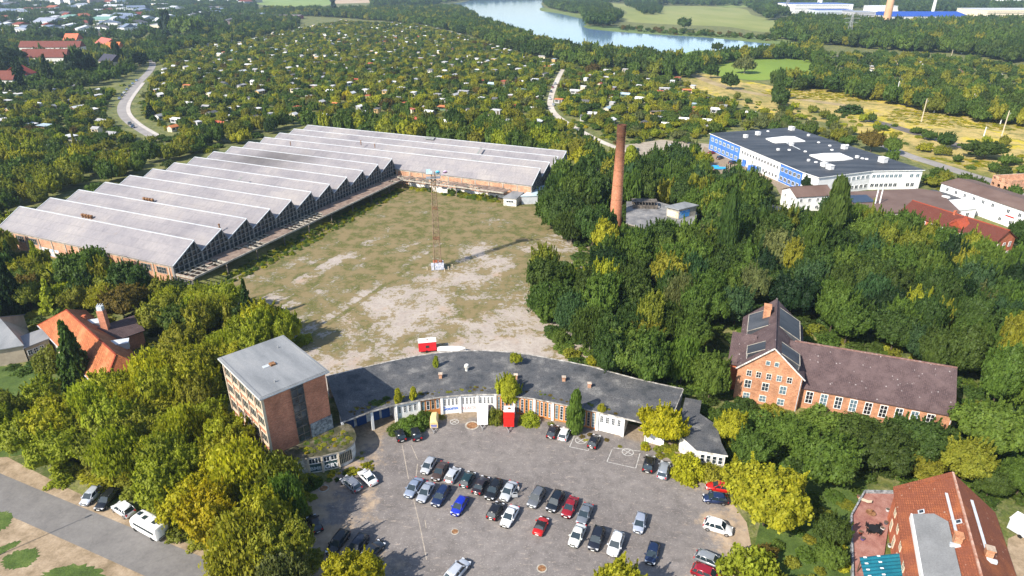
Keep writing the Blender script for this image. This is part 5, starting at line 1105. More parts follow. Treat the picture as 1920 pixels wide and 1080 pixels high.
    parts = [('body', body, (0,0,0), 0), ('roof', roof, (0,0,0), 0), ('windscreen', ws2, (0,0,0), 0), ('rear_window', rw2, (0,0,0), 0), ('side_window', sd[0], (0,0,0), 0), ('side_window', sd[1], (0,0,0), 0)]
    for s_ in (-1, 1):
        parts += [('headlight', head, (hl-.20, s_*hw*.64, ez-.10), R(-16*s_)), ('taillight', tail_, (-hl+.10, s_*hw*.72, tail-.22), R(12*s_)), ('wing_mirror', mir, (cf-.25, s_*(hw+.08), bz+.03), 0)]
    parts += [('number_plate', plate, (-hl-.01, 0, .52), 0), ('number_plate', plate, (hl+.01, 0, .42), 0), ('grille', grille, (hl-.05, 0, .60 if ez > .6 else .55), 0)]
    wheels = [(x, s_*(hw-.10), wr) for x in (hl-.82, -hl+.78) for s_ in (-1, 1)]
    CARS[kind] = (parts, tyre, rim, wheels, inn.mesh('dark_cabin_block', M['dark'])); return CARS[kind]
def car(name, kind, col, front, rear, label, group=None, z=.016, door=False):
    f = at(*front, .5); r = at(*rear, .5); c = (f+r)/2; ang = math.atan2(f.y-r.y, f.x-r.x)
    parts, tyre, rim, wheels, inn = car_meshes(kind)
    t = root(name, label, 'car', (c.x, c.y, z), ang, group); colour = (*col, 1)
    for nm, me, l, ro_ in parts: o = inst(nm, me, t, l, ro_); o.color = colour
    for w_ in wheels: o = inst('wheel', tyre, t, w_, 0); inst('rim', rim, o, (0, 0, 0))
    inst('dark_cabin_block', inn, t, (0,0,0))
    if door:
        m = MB(); m.box(-1.0,-.04,.3,0,.04,.92); m.beam((-.95,0,.92),(-.85,0,1.35),.03); m.beam((-.85,0,1.35),(-.3,0,1.33),.03); m.beam((-.3,0,1.33),(0,0,.92),.03); o = m.build('open_door', M['paint'], t, loc=(.95, .93, 0), rot=R(-62)); o.color = colour
    foot([(c.x-2.6,c.y-2.6),(c.x+2.6,c.y-2.6),(c.x+2.6,c.y+2.6),(c.x-2.6,c.y+2.6)], 0)
    return t
SILV=(.42,.44,.47); BLK=(.012,.013,.016); WHT=(.78,.78,.78); NAVY=(.015,.03,.09); GRY=(.13,.14,.155); BSIL=(.25,.30,.40); DKR=(.28,.012,.02); RED=(.55,.015,.012); TEALD=(.015,.04,.045); BLUE=(.01,.03,.42)
G = 'cars parked in the car park'
CL = [
 ('hatch',BLK,(745,803),(755,828),'black hatchback left of the black estate by the ivy of the garage row'),
 ('estate',BLK,(773,798),(784,826),'black estate car with red tail lights parked right of the black hatchback by the ivy'),
 ('hatch',SILV,(794,888),(813,860),'silver hatchback at the left end of the upper row of parked cars'),
 ('sedan',(.07,.045,.035),(816,899),(834,869),'dark brown car with a sunlit bronze bonnet, second in the upper row'),
 ('hatch',(.52,.54,.57),(858,877),(840,905),'pale silver car with its tail to the camera, third in the upper row'),
 ('hatch',TEALD,(886,884),(868,915),'very dark green hatchback, fourth in the upper row'),
 ('sedan',(.03,.022,.025),(911,894),(892,926),'black-brown saloon showing red tail lights, fifth in the upper row'),
 ('estate',BLK,(917,934),(934,903),'black car facing the camera right beside the silver saloon with an open door'),
 ('sedan',(.48,.50,.52),(943,939),(964,904),'silver saloon with its driver door open and a person beside it'),
 ('sedan',BSIL,(765,930),(786,900),'blue-grey saloon at the left end of the second row'),
 ('sedan',(.33,.36,.42),(788,940),(808,907),'silver-grey saloon, second in the second row'),
 ('estate',NAVY,(815,948),(838,913),'navy estate with silver roof rails, third in the second row'),
 ('hatch',BLUE,(850,967),(873,932),'bright royal blue hatchback standing alone below the second row'),
 ('hatch',(.015,.015,.018),(938,943),(920,973),'black hatchback with red lamps beside the white saloon in the middle'),
 ('sedan',WHT,(946,985),(965,952),'white saloon right of the black hatchback in the middle of the car park'),
 ('suv',GRY,(993,954),(1018,915),'dark grey off-roader right of the silver saloon with the open door'),
 ('suv',(.012,.017,.025),(1030,960),(1052,924),'black off-roader between the grey off-roader and the dark red car'),
 ('sedan',DKR,(1059,971),(1078,932),'dark red saloon between the black off-roader and the grey saloon'),
 ('sedan',(.16,.18,.21),(1087,984),(1105,945),'grey saloon right of the dark red saloon'),
 ('convertible',RED,(1021,971),(1007,1002),'small bright red convertible with a black soft top'),
 ('sedan',(.72,.73,.68),(1073,1024),(1091,985),'ivory white saloon left of the black off-roader near the bottom'),
 ('suv',(.016,.019,.03),(1110,1034),(1126,990),'black off-roader between two white cars near the bottom'),
 ('suv',WHT,(1145,1046),(1163,998),'large white car above the small leafy treetop at the bottom'),
 ('hatch',(.33,.37,.45),(1195,999),(1204,964),'pale blue-silver hatchback standing alone right of centre'),
 ('hatch',(.012,.025,.07),(1217,1059),(1229,1018),'dark blue car standing alone at the lower right of the car park'),
 ('estate',(.19,.21,.25),(640,893),(676,922),'blue-grey estate left beside the white coupe near the pavilion'),
 ('sedan',WHT,(676,882),(703,909),'white coupe right of the blue-grey estate near the pavilion'),
 ('estate',BLK,(620,1036),(647,1000),'black estate, leftmost of three dark cars by the yellow bush'),
 ('estate',(.015,.02,.035),(655,1044),(683,1007),'dark blue-black estate in the middle of three by the yellow bush'),
 ('sedan',(.02,.025,.035),(714,1018),(680,1050),'dark saloon, rightmost of three dark cars by the yellow bush'),
 ('hatch',BLK,(583,968),(597,997),'black car half hidden under the trees at the left edge of the car park'),
 ('estate',(.5,.53,.58),(871,1056),(845,1085),'silver car with a sunroof cut by the bottom edge of the photo'),
 ('hatch',(.02,.016,.02),(1041,796),(1031,823),'black hatchback left of the white car by the orange garage doors'),
 ('hatch',WHT,(1064,800),(1052,828),'white car between the black hatchback and the tall roadside sapling'),
 ('hatch',BLK,(1119,817),(1109,839),'black car parked between the two painted bays'),
 ('suv',(.014,.014,.018),(1220,855),(1213,886),'black car right of the painted bay by the yellowing tree'),
 ('estate',(.30,.33,.38),(1248,867),(1240,897),'silver-grey car right of the black one under the yellowing tree'),
 ('sedan',RED,(1330,911),(1368,917),'bright red coupe half under the big yellow-green tree'),
 ('hatch',NAVY,(1324,934),(1358,938),'dark blue car below the red coupe under the big yellow-green tree'),
 ('suv',WHT,(1368,996),(1325,983),'white estate car on the sandy right edge below the big yellow-green tree'),
 ('estate',(.27,.29,.31),(1356,1062),(1309,1043),'grey-brown estate at the lower right corner of the car park'),
 ('estate',(.30,.012,.025),(1352,1088),(1302,1068),'dark red car with a sunroof cut off at the bottom right of the car park'),
]
for kd, col, f, r, lab in CL:
    car('parked_car', kd, col, f, r, lab, G, .018, door='driver door open' in lab)
for kd, col, f, r, lab in (('hatch',(.45,.48,.53),(158,944),(184,917),'silver hatchback at the left end of the cars beside the street'), ('estate',(.012,.014,.018),(188,951),(214,923),'black car in the shade between the silver hatchback and the white car by the street'), ('suv',WHT,(211,943),(252,969),'white car with a sunroof parked beside the camper van')):
    car('parked_car', kd, col, f, r, lab, 'cars parked beside the street', .012)
GO = 'cars beside the office building'
for kd, col, f, r, lab in (('sedan',(.25,.01,.012),(1341,285.5),(1328,288),'dark red car at the far left end by the blue end of the office building'), ('estate',(.02,.025,.035),(1357,294),(1344,298),'dark car second from the left by the office building'), ('estate',(.03,.035,.045),(1381,303),(1366,307),'dark grey car third from the left by the office building'), ('sedan',(.015,.018,.022),(1393,311),(1379,315),'black car next to the blue container by the office building'),
    ('estate',(.5,.52,.54),(1494,405),(1478,400),'white and silver car beside the beige outbuilding'), ('hatch',WHT,(1262,273),(1278,279),'white car on the gravel lot left of the office building'), ('hatch',(.5,.5,.5),(1250,272),(1264,276),'pale car left of the white car on the gravel lot'), ('hatch',(.03,.05,.12),(1198,279),(1190,283),'dark car at the end of the pale gravel path right of the chimney top'), ('sedan',WHT,(1716,352),(1712,346),'white car at the right end of the office building')):
    car('parked_car', kd, col, f, r, lab, GO, .035)
GL = 'cars along the winding lane'
for i, (x, y, col) in enumerate(((224,185,BSIL),(229,179,BLK),(233,174,WHT),(238,168,BSIL),(243,162,BLK),(249,157,(.25,.35,.5)),(256,151,(.3,.4,.55)),(243,232,(.06,.06,.07)),(249,238,NAVY))):
    f = (x-2.2, y+3); car('parked_car', 'hatch', col, f, (x+2.2, y-3), ['silver-blue','black','white','blue-silver','black','blue','light blue','dark grey','navy'][i]+' car on the winding lane, %s from its near bend' % ['third','fourth','fifth','sixth','seventh','eighth','ninth','nearest','second'][i], GL, .07)
GP = 'cars along the pale gravel path'
for i, (x, y, col) in enumerate(((1036,164,DKR),(1033,172,(.05,.06,.07)),(1031,185,WHT),(1037,197,(.6,.6,.6)),(1041,157,SILV))):
    car('parked_car', 'hatch', col, (x-1, y+3.4), (x+1.5, y-3.4), ['dark red','black','white','pale grey','silver'][i]+' car parked along the pale gravel path between the allotments', GP, .07)
# camper coach by the street
def camper():
    f = at(247,968,1.2); r = at(312,1004,1.2); c = (f+r)/2; ang = math.atan2((f-r).y, (f-r).x)
    t = root('camper_van', 'long white camper van with roof hatches under overhanging leaves beside the street', 'camper van', (c.x, c.y, .012), ang)
    L, W, H = 6.6, 2.25, 2.75; m = MB()
    def rg(x, w_, zb, zt): return [(x,-w_/2*.96,zb),(x,-w_/2,zb+.2),(x,-w_/2,zt-.25),(x,-w_/2*.93,zt-.06),(x,-w_/2*.78,zt),(x,0,zt+.05),(x,w_/2*.78,zt),(x,w_/2*.93,zt-.06),(x,w_/2,zt-.25),(x,w_/2,zb+.2),(x,w_/2*.96,zb)]
    loft(m, [rg(-L/2,W*.95,.5,H-.25), rg(-L/2+.15,W,.4,H-.05), rg(1.4,W,.4,H), rg(L/2-.9,W*.99,.4,H-.15), rg(L/2-.35,W*.95,.4,1.9), rg(L/2-.05,W*.88,.42,1.15), rg(L/2,W*.8,.5,1.0)])
    o = m.build('body', M['white'], t, smooth=True)
    for x, y in ((-1.9,0),(.3,.1),(1.7,-.1)): m = MB(); m.box(x-.35,y-.32,H+.02,x+.35,y+.32,H+.14); m.build('roof_hatch', M['carglass'], t)
    for s_ in (-1, 1):
        m = MB(); m.box(-L/2+.5,s_*W/2-.01,1.45,L/2-1.3,s_*W/2+.02,1.95) if s_ > 0 else m.box(-L/2+.5,s_*W/2-.02,1.45,L/2-1.3,s_*W/2+.01,1.95); m.build('side_window', M['carglass'], t)
        for x in (-1.9, 2.1): m = MB(); m.tube((x,s_*(W/2-.25),.35),(x,s_*(W/2+.01),.35),.35,.35,14); m.build('wheel', M['tyre'], t)
    m = MB(); m.face([(L/2-.33,-W*.42,1.93),(L/2-.33,W*.42,1.93),(L/2-.04,W*.40,1.2),(L/2-.04,-W*.40,1.2)]); m.build('windscreen', M['carglass'], t)
    m = MB(); m.box(-L/2-.03,-.8,.6,-L/2,.8,.75); m.build('bumper', M['plastic'], t); foot([(c.x-4,c.y-3),(c.x+4,c.y-3),(c.x+4,c.y+3),(c.x-4,c.y+3)], 0)
camper()
# trailers in front of the garage row and behind it
def trailer(name, label, front, rear, W, L, H, wall, roofm, drawbar=1.2, roofband=None, z=.018, base=.45, arch=False):
    f = at(*front); r = at(*rear); ang = math.atan2((f-r).y, (f-r).x); c = f-(f-r).normalized()*L/2
    t = root(name, label, 'trailer', (c.x, c.y, z), ang); m = MB()
    if arch: loft(m, [[(x,-W/2,base),(x,-W/2,base+(H-base)*.7),(x,-W*.3,H*s_),(x,W*.3,H*s_),(x,W/2,base+(H-base)*.7),(x,W/2,base)] for x, s_ in ((-L/2,.9),(-L/2+.3,1),(L/2-.5,1),(L/2,.82))])
    else: m.box(-L/2,-W/2,base,L/2,W/2,H)
    m.build('box_body', wall, t)
    if not arch:
        m = MB(); m.box(-L/2-.04,-W/2-.04,H,L/2+.04,W/2+.04,H+.08); m.build('roof', roofm, t)
        if roofband: m = MB(); m.box(-L/2+L*roofband,-W/2-.05,H+.002,L/2+.05,W/2+.05,H+.095); m.build('roof_panel', wall, t)
    for s_ in (-1, 1): m = MB(); m.tube((-.2,s_*(W/2+.02),.33),(-.2,s_*(W/2-.2),.33),.33,.33,12); m.build('wheel', M['tyre'], t)
    m = MB(); m.beam((L/2,-.5,.42),(L/2+drawbar,0,.42),.05); m.beam((L/2,.5,.42),(L/2+drawbar,0,.42),.05); m.tube((L/2+drawbar,0,.05),(L/2+drawbar,0,.55),.08,.08,8); m.build('drawbar', M['gray_metal'], t)
    foot([(c.x-3,c.y-3),(c.x+3,c.y-3),(c.x+3,c.y+3),(c.x-3,c.y+3)], 0); return t
trailer('box_trailer', 'plain white box trailer standing in front of the pink-scrawled garage door', (905,800), (906,770), 2.0, 4.1, 2.4, M['whitemetal'], M['whitemetal'])
t = trailer('box_trailer', 'box trailer with a white and bright red roof right of the plain white trailer', (954,804), (955,776), 2.0, 3.9, 2.4, plain('trailer_red', (.62,.02,.015), .45), M['whitemetal'], roofband=.52)
m = MB(); m.box(-1.3,-.25,2.5,-.8,.25,2.6); m.build('roof_hatch', M['rust'], t)
t = trailer('box_trailer', 'cream yellow cargo trailer with blue lettering on its rear beside the climbing ivy', (814,806), (816,775), 1.5, 3.2, 2.0, nmat('cream_yellow_panel', [(.6,.45,.2),(.72,.58,.32)], 1), M['cream'], base=.4, arch=True)
m = MB(); m.box(1.61,-.55,.95,1.63,.55,1.15); m.box(1.61,-.5,.6,1.63,.5,.8); m.build('stripe', plain('blue_stripe', (.03,.08,.45), .5), t)
t = trailer('caravan_trailer', 'bright red site caravan with a white roof behind the garage row', (818,656), (786,659), 2.0, 4.0, 2.7, plain('caravan_red', (.6,.02,.03), .45), M['whitemetal'])
m = MB(); m.box(-.4,-1.03,1.3,.4,-1.005,1.9); m.build('side_window', M['carglass'], t); m = MB(); m.box(-.2,-.2,2.79,.3,.2,2.88); m.build('roof_hatch', M['rust'], t)
def boat():
    f = at(871,657,.8); r = at(822,658,.8); c = (f+r)/2; t = root('covered_boat', 'long white covered boat or trailer lying right of the red caravan', 'boat', (c.x, c.y+.5, .0), math.atan2((f-r).y, (f-r).x)); m = MB()
    loft(m, [[(x,-w_*.6,.55),(x,-w_,1.0),(x,-w_*.5,1.45*h),(x,w_*.5,1.45*h),(x,w_,1.0),(x,w_*.6,.55)] for x, w_, h in ((-3.2,.7,.9),(-2.6,.95,1),(0,1.0,1.02),(1.8,.8,1),(2.7,.4,.92),(3.2,.1,.85))])
    m.build('hull', M['white'], t); m = MB(); m.box(-2,-.5,.2,2.4,.5,.5); m.build('trailer_frame', M['gray_metal'], t)
    for s_ in (-1, 1): m = MB(); m.tube((-.6,s_*.6,.3),(-.6,s_*.8,.3),.3,.3,12); m.build('wheel', M['tyre'], t)
boat()
q = at(1003,787); t = root('junk_pile', 'pile of white sacks and scrap in front of the orange garage doors', 'rubbish heap', (q.x, q.y, .016)); m = MB()
rr = random.Random(5)
for i in range(9):
    x, y = rr.uniform(-1.3,1.0), rr.uniform(-.6,.6); s_ = rr.uniform(.2,.5); m.prism([(x+s_*math.cos(a)*rr.uniform(.7,1.2), y+s_*math.sin(a)*rr.uniform(.7,1.2)) for a in np.arange(0, 6.2, 1.04)], 0, s_*rr.uniform(.6,1.6))
m.build('sack', M['white_dirty'], t)
# the blue container and covered boat by the office, white camper right edge
q = at(1410,322); t = root('container', 'bright blue steel container beside the office building', 'container', (q.x, q.y, .035), R(-72)); m = MB(); m.box(-2,-1.1,0,2,1.1,2.6)
for i in range(16): m.box(-1.95+i*.25,-1.14,.1,-1.85+i*.25,-1.102,2.5); m.box(-1.95+i*.25,1.102,.1,-1.85+i*.25,1.14,2.5)
m.build('steel_box', M['blue_panel'], t); m = MB(); m.box(2.003,-1.0,.15,2.05,1.0,2.45); m.build('door', M['blue_panel'], t)
q = at(1396,311); t = root('container', 'narrow bright blue locker standing left of the blue container', 'container', (q.x, q.y, .035), R(-72)); m = MB(); m.box(-1,-.9,0,1,.9,2.9); m.build('steel_box', M['blue_panel'], t); m = MB(); m.slab([(-1.1,-1,3.05),(1.1,-1,3.05),(1.1,1,2.95),(-1.1,1,2.95)], .1); m.build('roof', M['zinc'], t)
for (x, y, lab) in ((1336,315,'left of two boats under bright blue covers at the edge of the office car park'), (1349,318,'right of two boats under bright blue covers at the edge of the office car park')):
    q = at(x, y); t = root('covered_boat', lab, 'boat', (q.x, q.y, .035), R(-12)); m = MB(); loft(m, [[(xx,-w_,.4),(xx,-w_,.8),(xx,0,1.3),(xx,w_,.8),(xx,w_,.4)] for xx, w_ in ((-2.4,.8),(0,1.0),(1.8,.6),(2.6,.1))]); m.build('tarpaulin', plain('sky_blue_tarpaulin', (.03,.28,.62), .6), t)
    m = MB(); m.box(-1.8,-.6,.05,1.6,.6,.4); m.build('trailer_frame', M['gray_metal'], t)
q = at(1905,1004); t = root('caravan_trailer', 'small white caravan on the grass right of the red-roofed house', 'trailer', (q.x+1.0, q.y, .0), R(-60)); m = MB(); m.box(-1.9,-1.05,.5,1.9,1.05,2.5); m.build('box_body', M['zinc'], t)
m = MB(); m.slab([(-2.0,-1.15,2.55),(2.0,-1.15,2.55),(2.0,1.15,2.75),(-2.0,1.15,2.75)], .12)
for i in range(12): m.box(-1.9+i*.33,-1.1,2.76,-1.85+i*.33,1.1,2.8)
m.build('roof', M['whitemetal'], t)
for s_ in (-1, 1): m = MB(); m.tube((0,s_*1.06,.33),(0,s_*.85,.33),.33,.33,12); m.build('wheel', M['tyre'], t)
m = MB(); m.beam((1.9,0,.45),(3.1,0,.45),.06); m.build('drawbar', M['gray_metal'], t)
# person beside the open car door
def person(px, py, label):
    q = at(px, py); me = bpy.data.meshes.new('person')
    V = [((0,0,.93),.13),((0,.01,1.15),.125),((0,.01,1.38),.14),((0,0,1.50),.055),((0,-.01,1.58),.06),((0,-.02,1.66),.095),((0,-.02,1.74),.07),
         ((.10,0,.88),.085),((.12,-.05,.48),.06),((.13,.0,.08),.045),((.13,-.14,.04),.035), ((-.10,0,.88),.085),((-.12,.08,.48),.06),((-.13,.16,.08),.045),((-.13,.03,.04),.035),
         ((.20,.01,1.40),.06),((.27,.0,1.13),.045),((.26,-.16,.93),.035),((.25,-.22,.88),.03), ((-.20,.01,1.40),.06),((-.27,.03,1.13),.045),((-.25,-.14,.95),.035),((-.24,-.20,.90),.03)]
    E = [(0,1),(1,2),(2,3),(3,4),(4,5),(5,6),(0,7),(7,8),(8,9),(9,10),(0,11),(11,12),(12,13),(13,14),(2,15),(15,16),(16,17),(17,18),(2,19),(19,20),(20,21),(21,22)]
    me.from_pydata([v[0] for v in V], E, []); o = bpy.data.objects.new('person', me); C.objects.link(o); o.modifiers.new('skin', 'SKIN')
    for i, v in enumerate(V): me.skin_vertices[0].data[i].radius = (v[1], v[1])
    me.skin_vertices[0].data[0].use_root = True
    s_ = o.modifiers.new('sub', 'SUBSURF'); s_.levels = 2; s_.render_levels = 2
    dg = bpy.context.evaluated_depsgraph_get(); m2 = bpy.data.meshes.new_from_object(o.evaluated_get(dg)); bpy.data.objects.remove(o)
    k = N('skin_and_clothes'); z = k.sep(k.obj())[2]; c = k.ramp(k.math('DIVIDE', z, 2.0), [(0, (.03,.03,.035)), (.46, (.05,.055,.08)), (.47, (.30,.30,.32)), (.74, (.30,.30,.32)), (.75, (.45,.27,.2)), (1, (.45,.27,.2))])
    for e in k.t.nodes:
        if e.type == 'VALTORGB': e.color_ramp.interpolation = 'CONSTANT'
    m2.materials.clear(); m2.materials.append(k.done(c, .8)); m2.shade_smooth()
    p = bpy.data.objects.new('person', m2); C.objects.link(p); p.location = (q.x, q.y, .018); p.rotation_euler = (0, 0, R(-60)); tag(p, label, 'person')
    h = MB(); n = 10
    for i in range(n):
        a, b = 2*math.pi*i/n, 2*math.pi*(i+1)/n; h.face([(.115*math.cos(a),.02+.115*math.sin(a),1.70),(.115*math.cos(b),.02+.115*math.sin(b),1.70),(.06*math.cos(b),.02+.06*math.sin(b),1.84),(.06*math.cos(a),.02+.06*math.sin(a),1.84)]); h.face([(.06*math.cos(a),.02+.06*math.sin(a),1.84),(.06*math.cos(b),.02+.06*math.sin(b),1.84),(0,.02,1.86)])
    h.build('hair', plain('brown_hair', (.12,.06,.03), .7), p, smooth=True)
    f = MB()
    for x in (-.035, .035): f.box(x-.012,-.122,1.685,x+.012,-.10,1.70)
    f.box(-.012,-.14,1.64,.012,-.10,1.675); f.box(-.03,-.12,1.605,.03,-.10,1.615); f.build('face_features', plain('dark_features', (.12,.05,.04), .6), p)
person(972, 925, 'person in grey top standing at the open door of the silver saloon')
# terrace furniture
def chair(px, py, rot, label, group):
    q = at(px, py, .5); t = root('garden_chair', label, 'chair', (q.x, q.y, .5), rot, group); m = MB(); m.box(-.26,-.26,.40,.26,.26,.46); m.build('seat', M['plastic'], t); m = MB(); m.box(-.26,.22,.47,.26,.28,1.0); m.build('backrest', M['plastic'], t)
    for x in (-.22,.22):
        for y in (-.22,.22): m = MB(); m.box(x-.025,y-.025,0,x+.025,y+.025,.4); m.build('leg', M['plastic'], t)
for i, (x, y, a) in enumerate(((1626,989,80),(1628,1000,100),(1645,989,-100),(1648,1003,-60))):
    chair(x, y, R(a), ['black garden chair left of the black table, farther one','black garden chair left of the black table, nearer one','black garden chair right of the black table, farther one','black garden chair right of the black table, nearer one'][i], 'black chairs on the terrace')
q = at(1637,997,.5); t = root('garden_table', 'round black garden table among the black chairs on the terrace', 'table', (q.x, q.y, .5)); m = MB(); m.tube((0,0,.70),(0,0,.75),.85,.85,18); m.build('tabletop', M['plastic'], t); m = MB(); m.tube((0,0,0),(0,0,.7),.08,.06); m.tube((0,0,0),(0,0,.05),.4,.3,12); m.build('pedestal', M['plastic'], t)
q = at(1632,964,.5); t = root('fire_bowl', 'rusty fire bowl on the terrace above the black chairs', 'fire bowl', (q.x, q.y, .5)); m = MB(); m.tube((0,0,.1),(0,0,.35),.35,.75,14); m.build('bowl', M['rust'], t); m = MB(); m.tube((0,0,.3),(.1,0,.9),.12,.1,8); m.build('flue', M['rust'], t)
q = at(1621,941,.5); t = root('lounger', 'cream sun lounger in the far left corner of the terrace', 'lounger', (q.x, q.y, .5), R(-35)); m = MB(); m.box(-.95,-.3,.3,.5,.3,.38); m.slab([(.5,-.3,.38),(.98,-.3,.68),(.98,.3,.68),(.5,.3,.38)], .07); m.build('cushion', M['cream'], t)
for x in (-.8,.4):
    for y in (-.25,.25): m = MB(); m.box(x-.03,y-.03,0,x+.03,y+.03,.3); m.build('leg', M['bark'], t)
for i, (x, y, col) in enumerate(((1654,993,(.7,.7,.72)),(1661,982,(.08,.08,.1)),(1617,1012,(.10,.07,.2)),(1613,1000,(.25,.06,.03)),(1668,1025,(.55,.58,.6)),(1610,933,(.3,.12,.08)),(1664,958,(.5,.52,.55)))):
    q = at(x, y, .5); t = root('planter', ['white crate beside the black chairs','dark tub by the house wall','purple-flowered planter by the terrace edge','terracotta pot on the left terrace edge','grey tub by the house wall near the teal canopy','terracotta pot in the far corner of the terrace','pale tub against the house wall'][i], 'planter', (q.x, q.y, .5)); m = MB(); m.tube((0,0,0),(0,0,.4),.25,.33,10); o = m.build('pot', M['tinted'], t); o.color = (*col, 1)
    m = MB(); m.tube((0,0,.38),(0,0,.41),.3,.3,10); m.build('soil', M['bark'], t)
# street lamps: one stands outside the frame and throws its long shadow over the street, one by the hall
def lamp(x, y, h, label, rot=0.0):
    t = root('street_lamp', label, 'street lamp', (x, y, 0), rot); m = MB(); m.tube((0,0,0),(0,0,h),.09,.06,8); m.build('pole', M['gray_metal'], t); m = MB(); m.beam((0,0,h),(1.1,0,h+.25),.04); m.box(.9,-.15,h+.18,1.7,.15,h+.32); m.build('lamp_head', M['zinc'], t)
q = at(150,975); sh = Vector((-sv.x, -sv.y, 0))/math.tan(SUN_EL)/math.cos(SUN_EL)*math.cos(SUN_EL)
hz = Vector((-sv.x, -sv.y, 0)).normalized()/math.tan(SUN_EL); q2 = q-hz*9.3
lamp(q2.x, q2.y, 9.0, 'grey street lamp at the lower left whose long shadow lies across the street', math.atan2(hz.y, hz.x))
q = at(424,595); lamp(q.x, q.y, 7.5, 'grey street lamp standing in the bushes between the hall and the tower', R(60))
# railway catenary masts on the yellow waste land, pylon, far chimney
GM = 'old railway masts on the waste land'
MA = [(1176,None),]
for i, (x, y, yt) in enumerate(((1677,192,157),(1727,229,190),(1751,212,192),(1817,214,180),(1875,233,213),(1877,258,213),(1843,260,240),(1651,82,70),(1670,82,70),(1738,85,76),(1802,102,94),(1784,104,96),(1550,60,50))):
    q = at(x, y); zc = proj(q.x, q.y, 0)[2]; hpx = max(y-yt, 6); h = hpx*zc/(FPX*_c)*1.0
    h = min(max(h, 6), 17); t = root('railway_mast', ['pale slender railway mast left of the yellow waste land by the trees','tall white railway mast in the middle of the yellow waste land','short white railway mast right of the tall middle mast','white railway mast in front of the dark trees','short railway mast near the right edge, farther back','tall white railway mast nearest the right edge','faint short mast left of the tallest one at the right','slim distant mast above the allotments, left one of two','slim distant mast above the allotments, right one of two','lone distant mast in front of the far wood','distant mast by the far allotments, right one','distant mast by the far allotments, left one','faint mast in the woods left of the lattice pylon'][i], 'mast', q, 0, GM)
    m = MB(); m.beam((0,0,0),(0,0,h),.22,r2=.14); m.build('pole', M['cream'] if i % 2 else M['white'], t); m = MB(); m.beam((0,0,h*.93),(1.4,0,h*.9),.07); m.beam((0,0,h*.8),(1.2,0,h*.9),.05); m.build('bracket', M['gray_metal'], t)
q = at(1588, 84); t = root('pylon', 'grey lattice electricity pylon rising from the far woods', 'pylon', q); m = MB(); h = 36.0
for sx in (-1,1):
    for sy in (-1,1): m.beam((sx*3.2,sy*3.2,0),(sx*.5,sy*.5,h),.16)
for i in range(9):
    z0, z1 = h*i/9, h*(i+1)/9; a, b = 3.2-2.7*i/9, 3.2-2.7*(i+1)/9
    for sy in (-1,1): m.beam((-a,sy*a,z0),(b,sy*b,z1),.09); m.beam((a,sy*a,z0),(-b,sy*b,z1),.09)
m.build('lattice', M['gray_metal'], t)
for zz, w_ in ((26,8),(31,10.5),(35,7)): m = MB(); m.beam((-w_,0,zz),(w_,0,zz),.16); m.beam((-w_,0,zz),(0,0,zz+2),.09); m.beam((w_,0,zz),(0,0,zz+2),.09); m.build('cross_arm', M['gray_metal'], t)
q = at(1658, 57); t = root('far_chimney', 'tall pale orange concrete chimney rising beside the blue-roofed works', 'chimney', q); m = MB(); m.tube((0,0,0),(0,0,110),6.2,4.2,20); m.build('shaft', nmat('tan_brick', [(.52,.30,.17),(.62,.38,.23)], .05, fine=.05), t)
for zz in (58, 64): m = MB(); m.tube((0,0,zz),(0,0,zz+1.0),5.6,5.6,20); m.build('ring', M['rust'], t)
for (x, y, lab) in ((1748,26,'slender white steel stack behind the blue-roofed hall on the right'), (1536,22,'white steel stack rising over the left works hall, front one'), (1533,16,'white steel stack rising over the left works hall, rear one')):
    q = at(x, y); t = root('steel_stack', lab, 'chimney', q); m = MB(); m.tube((0,0,0),(0,0,95),3.6,2.4,14); m.build('shaft', M['white'], t); m = MB(); m.tube((0,0,95),(0,0,97),3.0,3.0,14); m.build('rim', M['gray_metal'], t)
q = at(1474, 24); t = root('radio_mast', 'grey lattice mast left of the white works hall', 'mast', q); m = MB()
for i in range(12):
    for s0, s1 in (((-1,-1),(1,-1)),((1,-1),(1,1)),((1,1),(-1,1)),((-1,1),(-1,-1))):
        m.beam((s0[0]*2.2,s0[1]*2.2,i*5),(s1[0]*2.2,s1[1]*2.2,i*5+5),.25); m.beam((s0[0]*2.2,s0[1]*2.2,i*5),(s0[0]*2.2,s0[1]*2.2,i*5+5),.3)
m.build('lattice', M['gray_metal'], t); m = MB(); m.box(-2.5,-2.5,60,2.5,2.5,63); m.build('red_cap', plain('signal_red', (.5,.03,.03), .5), t)
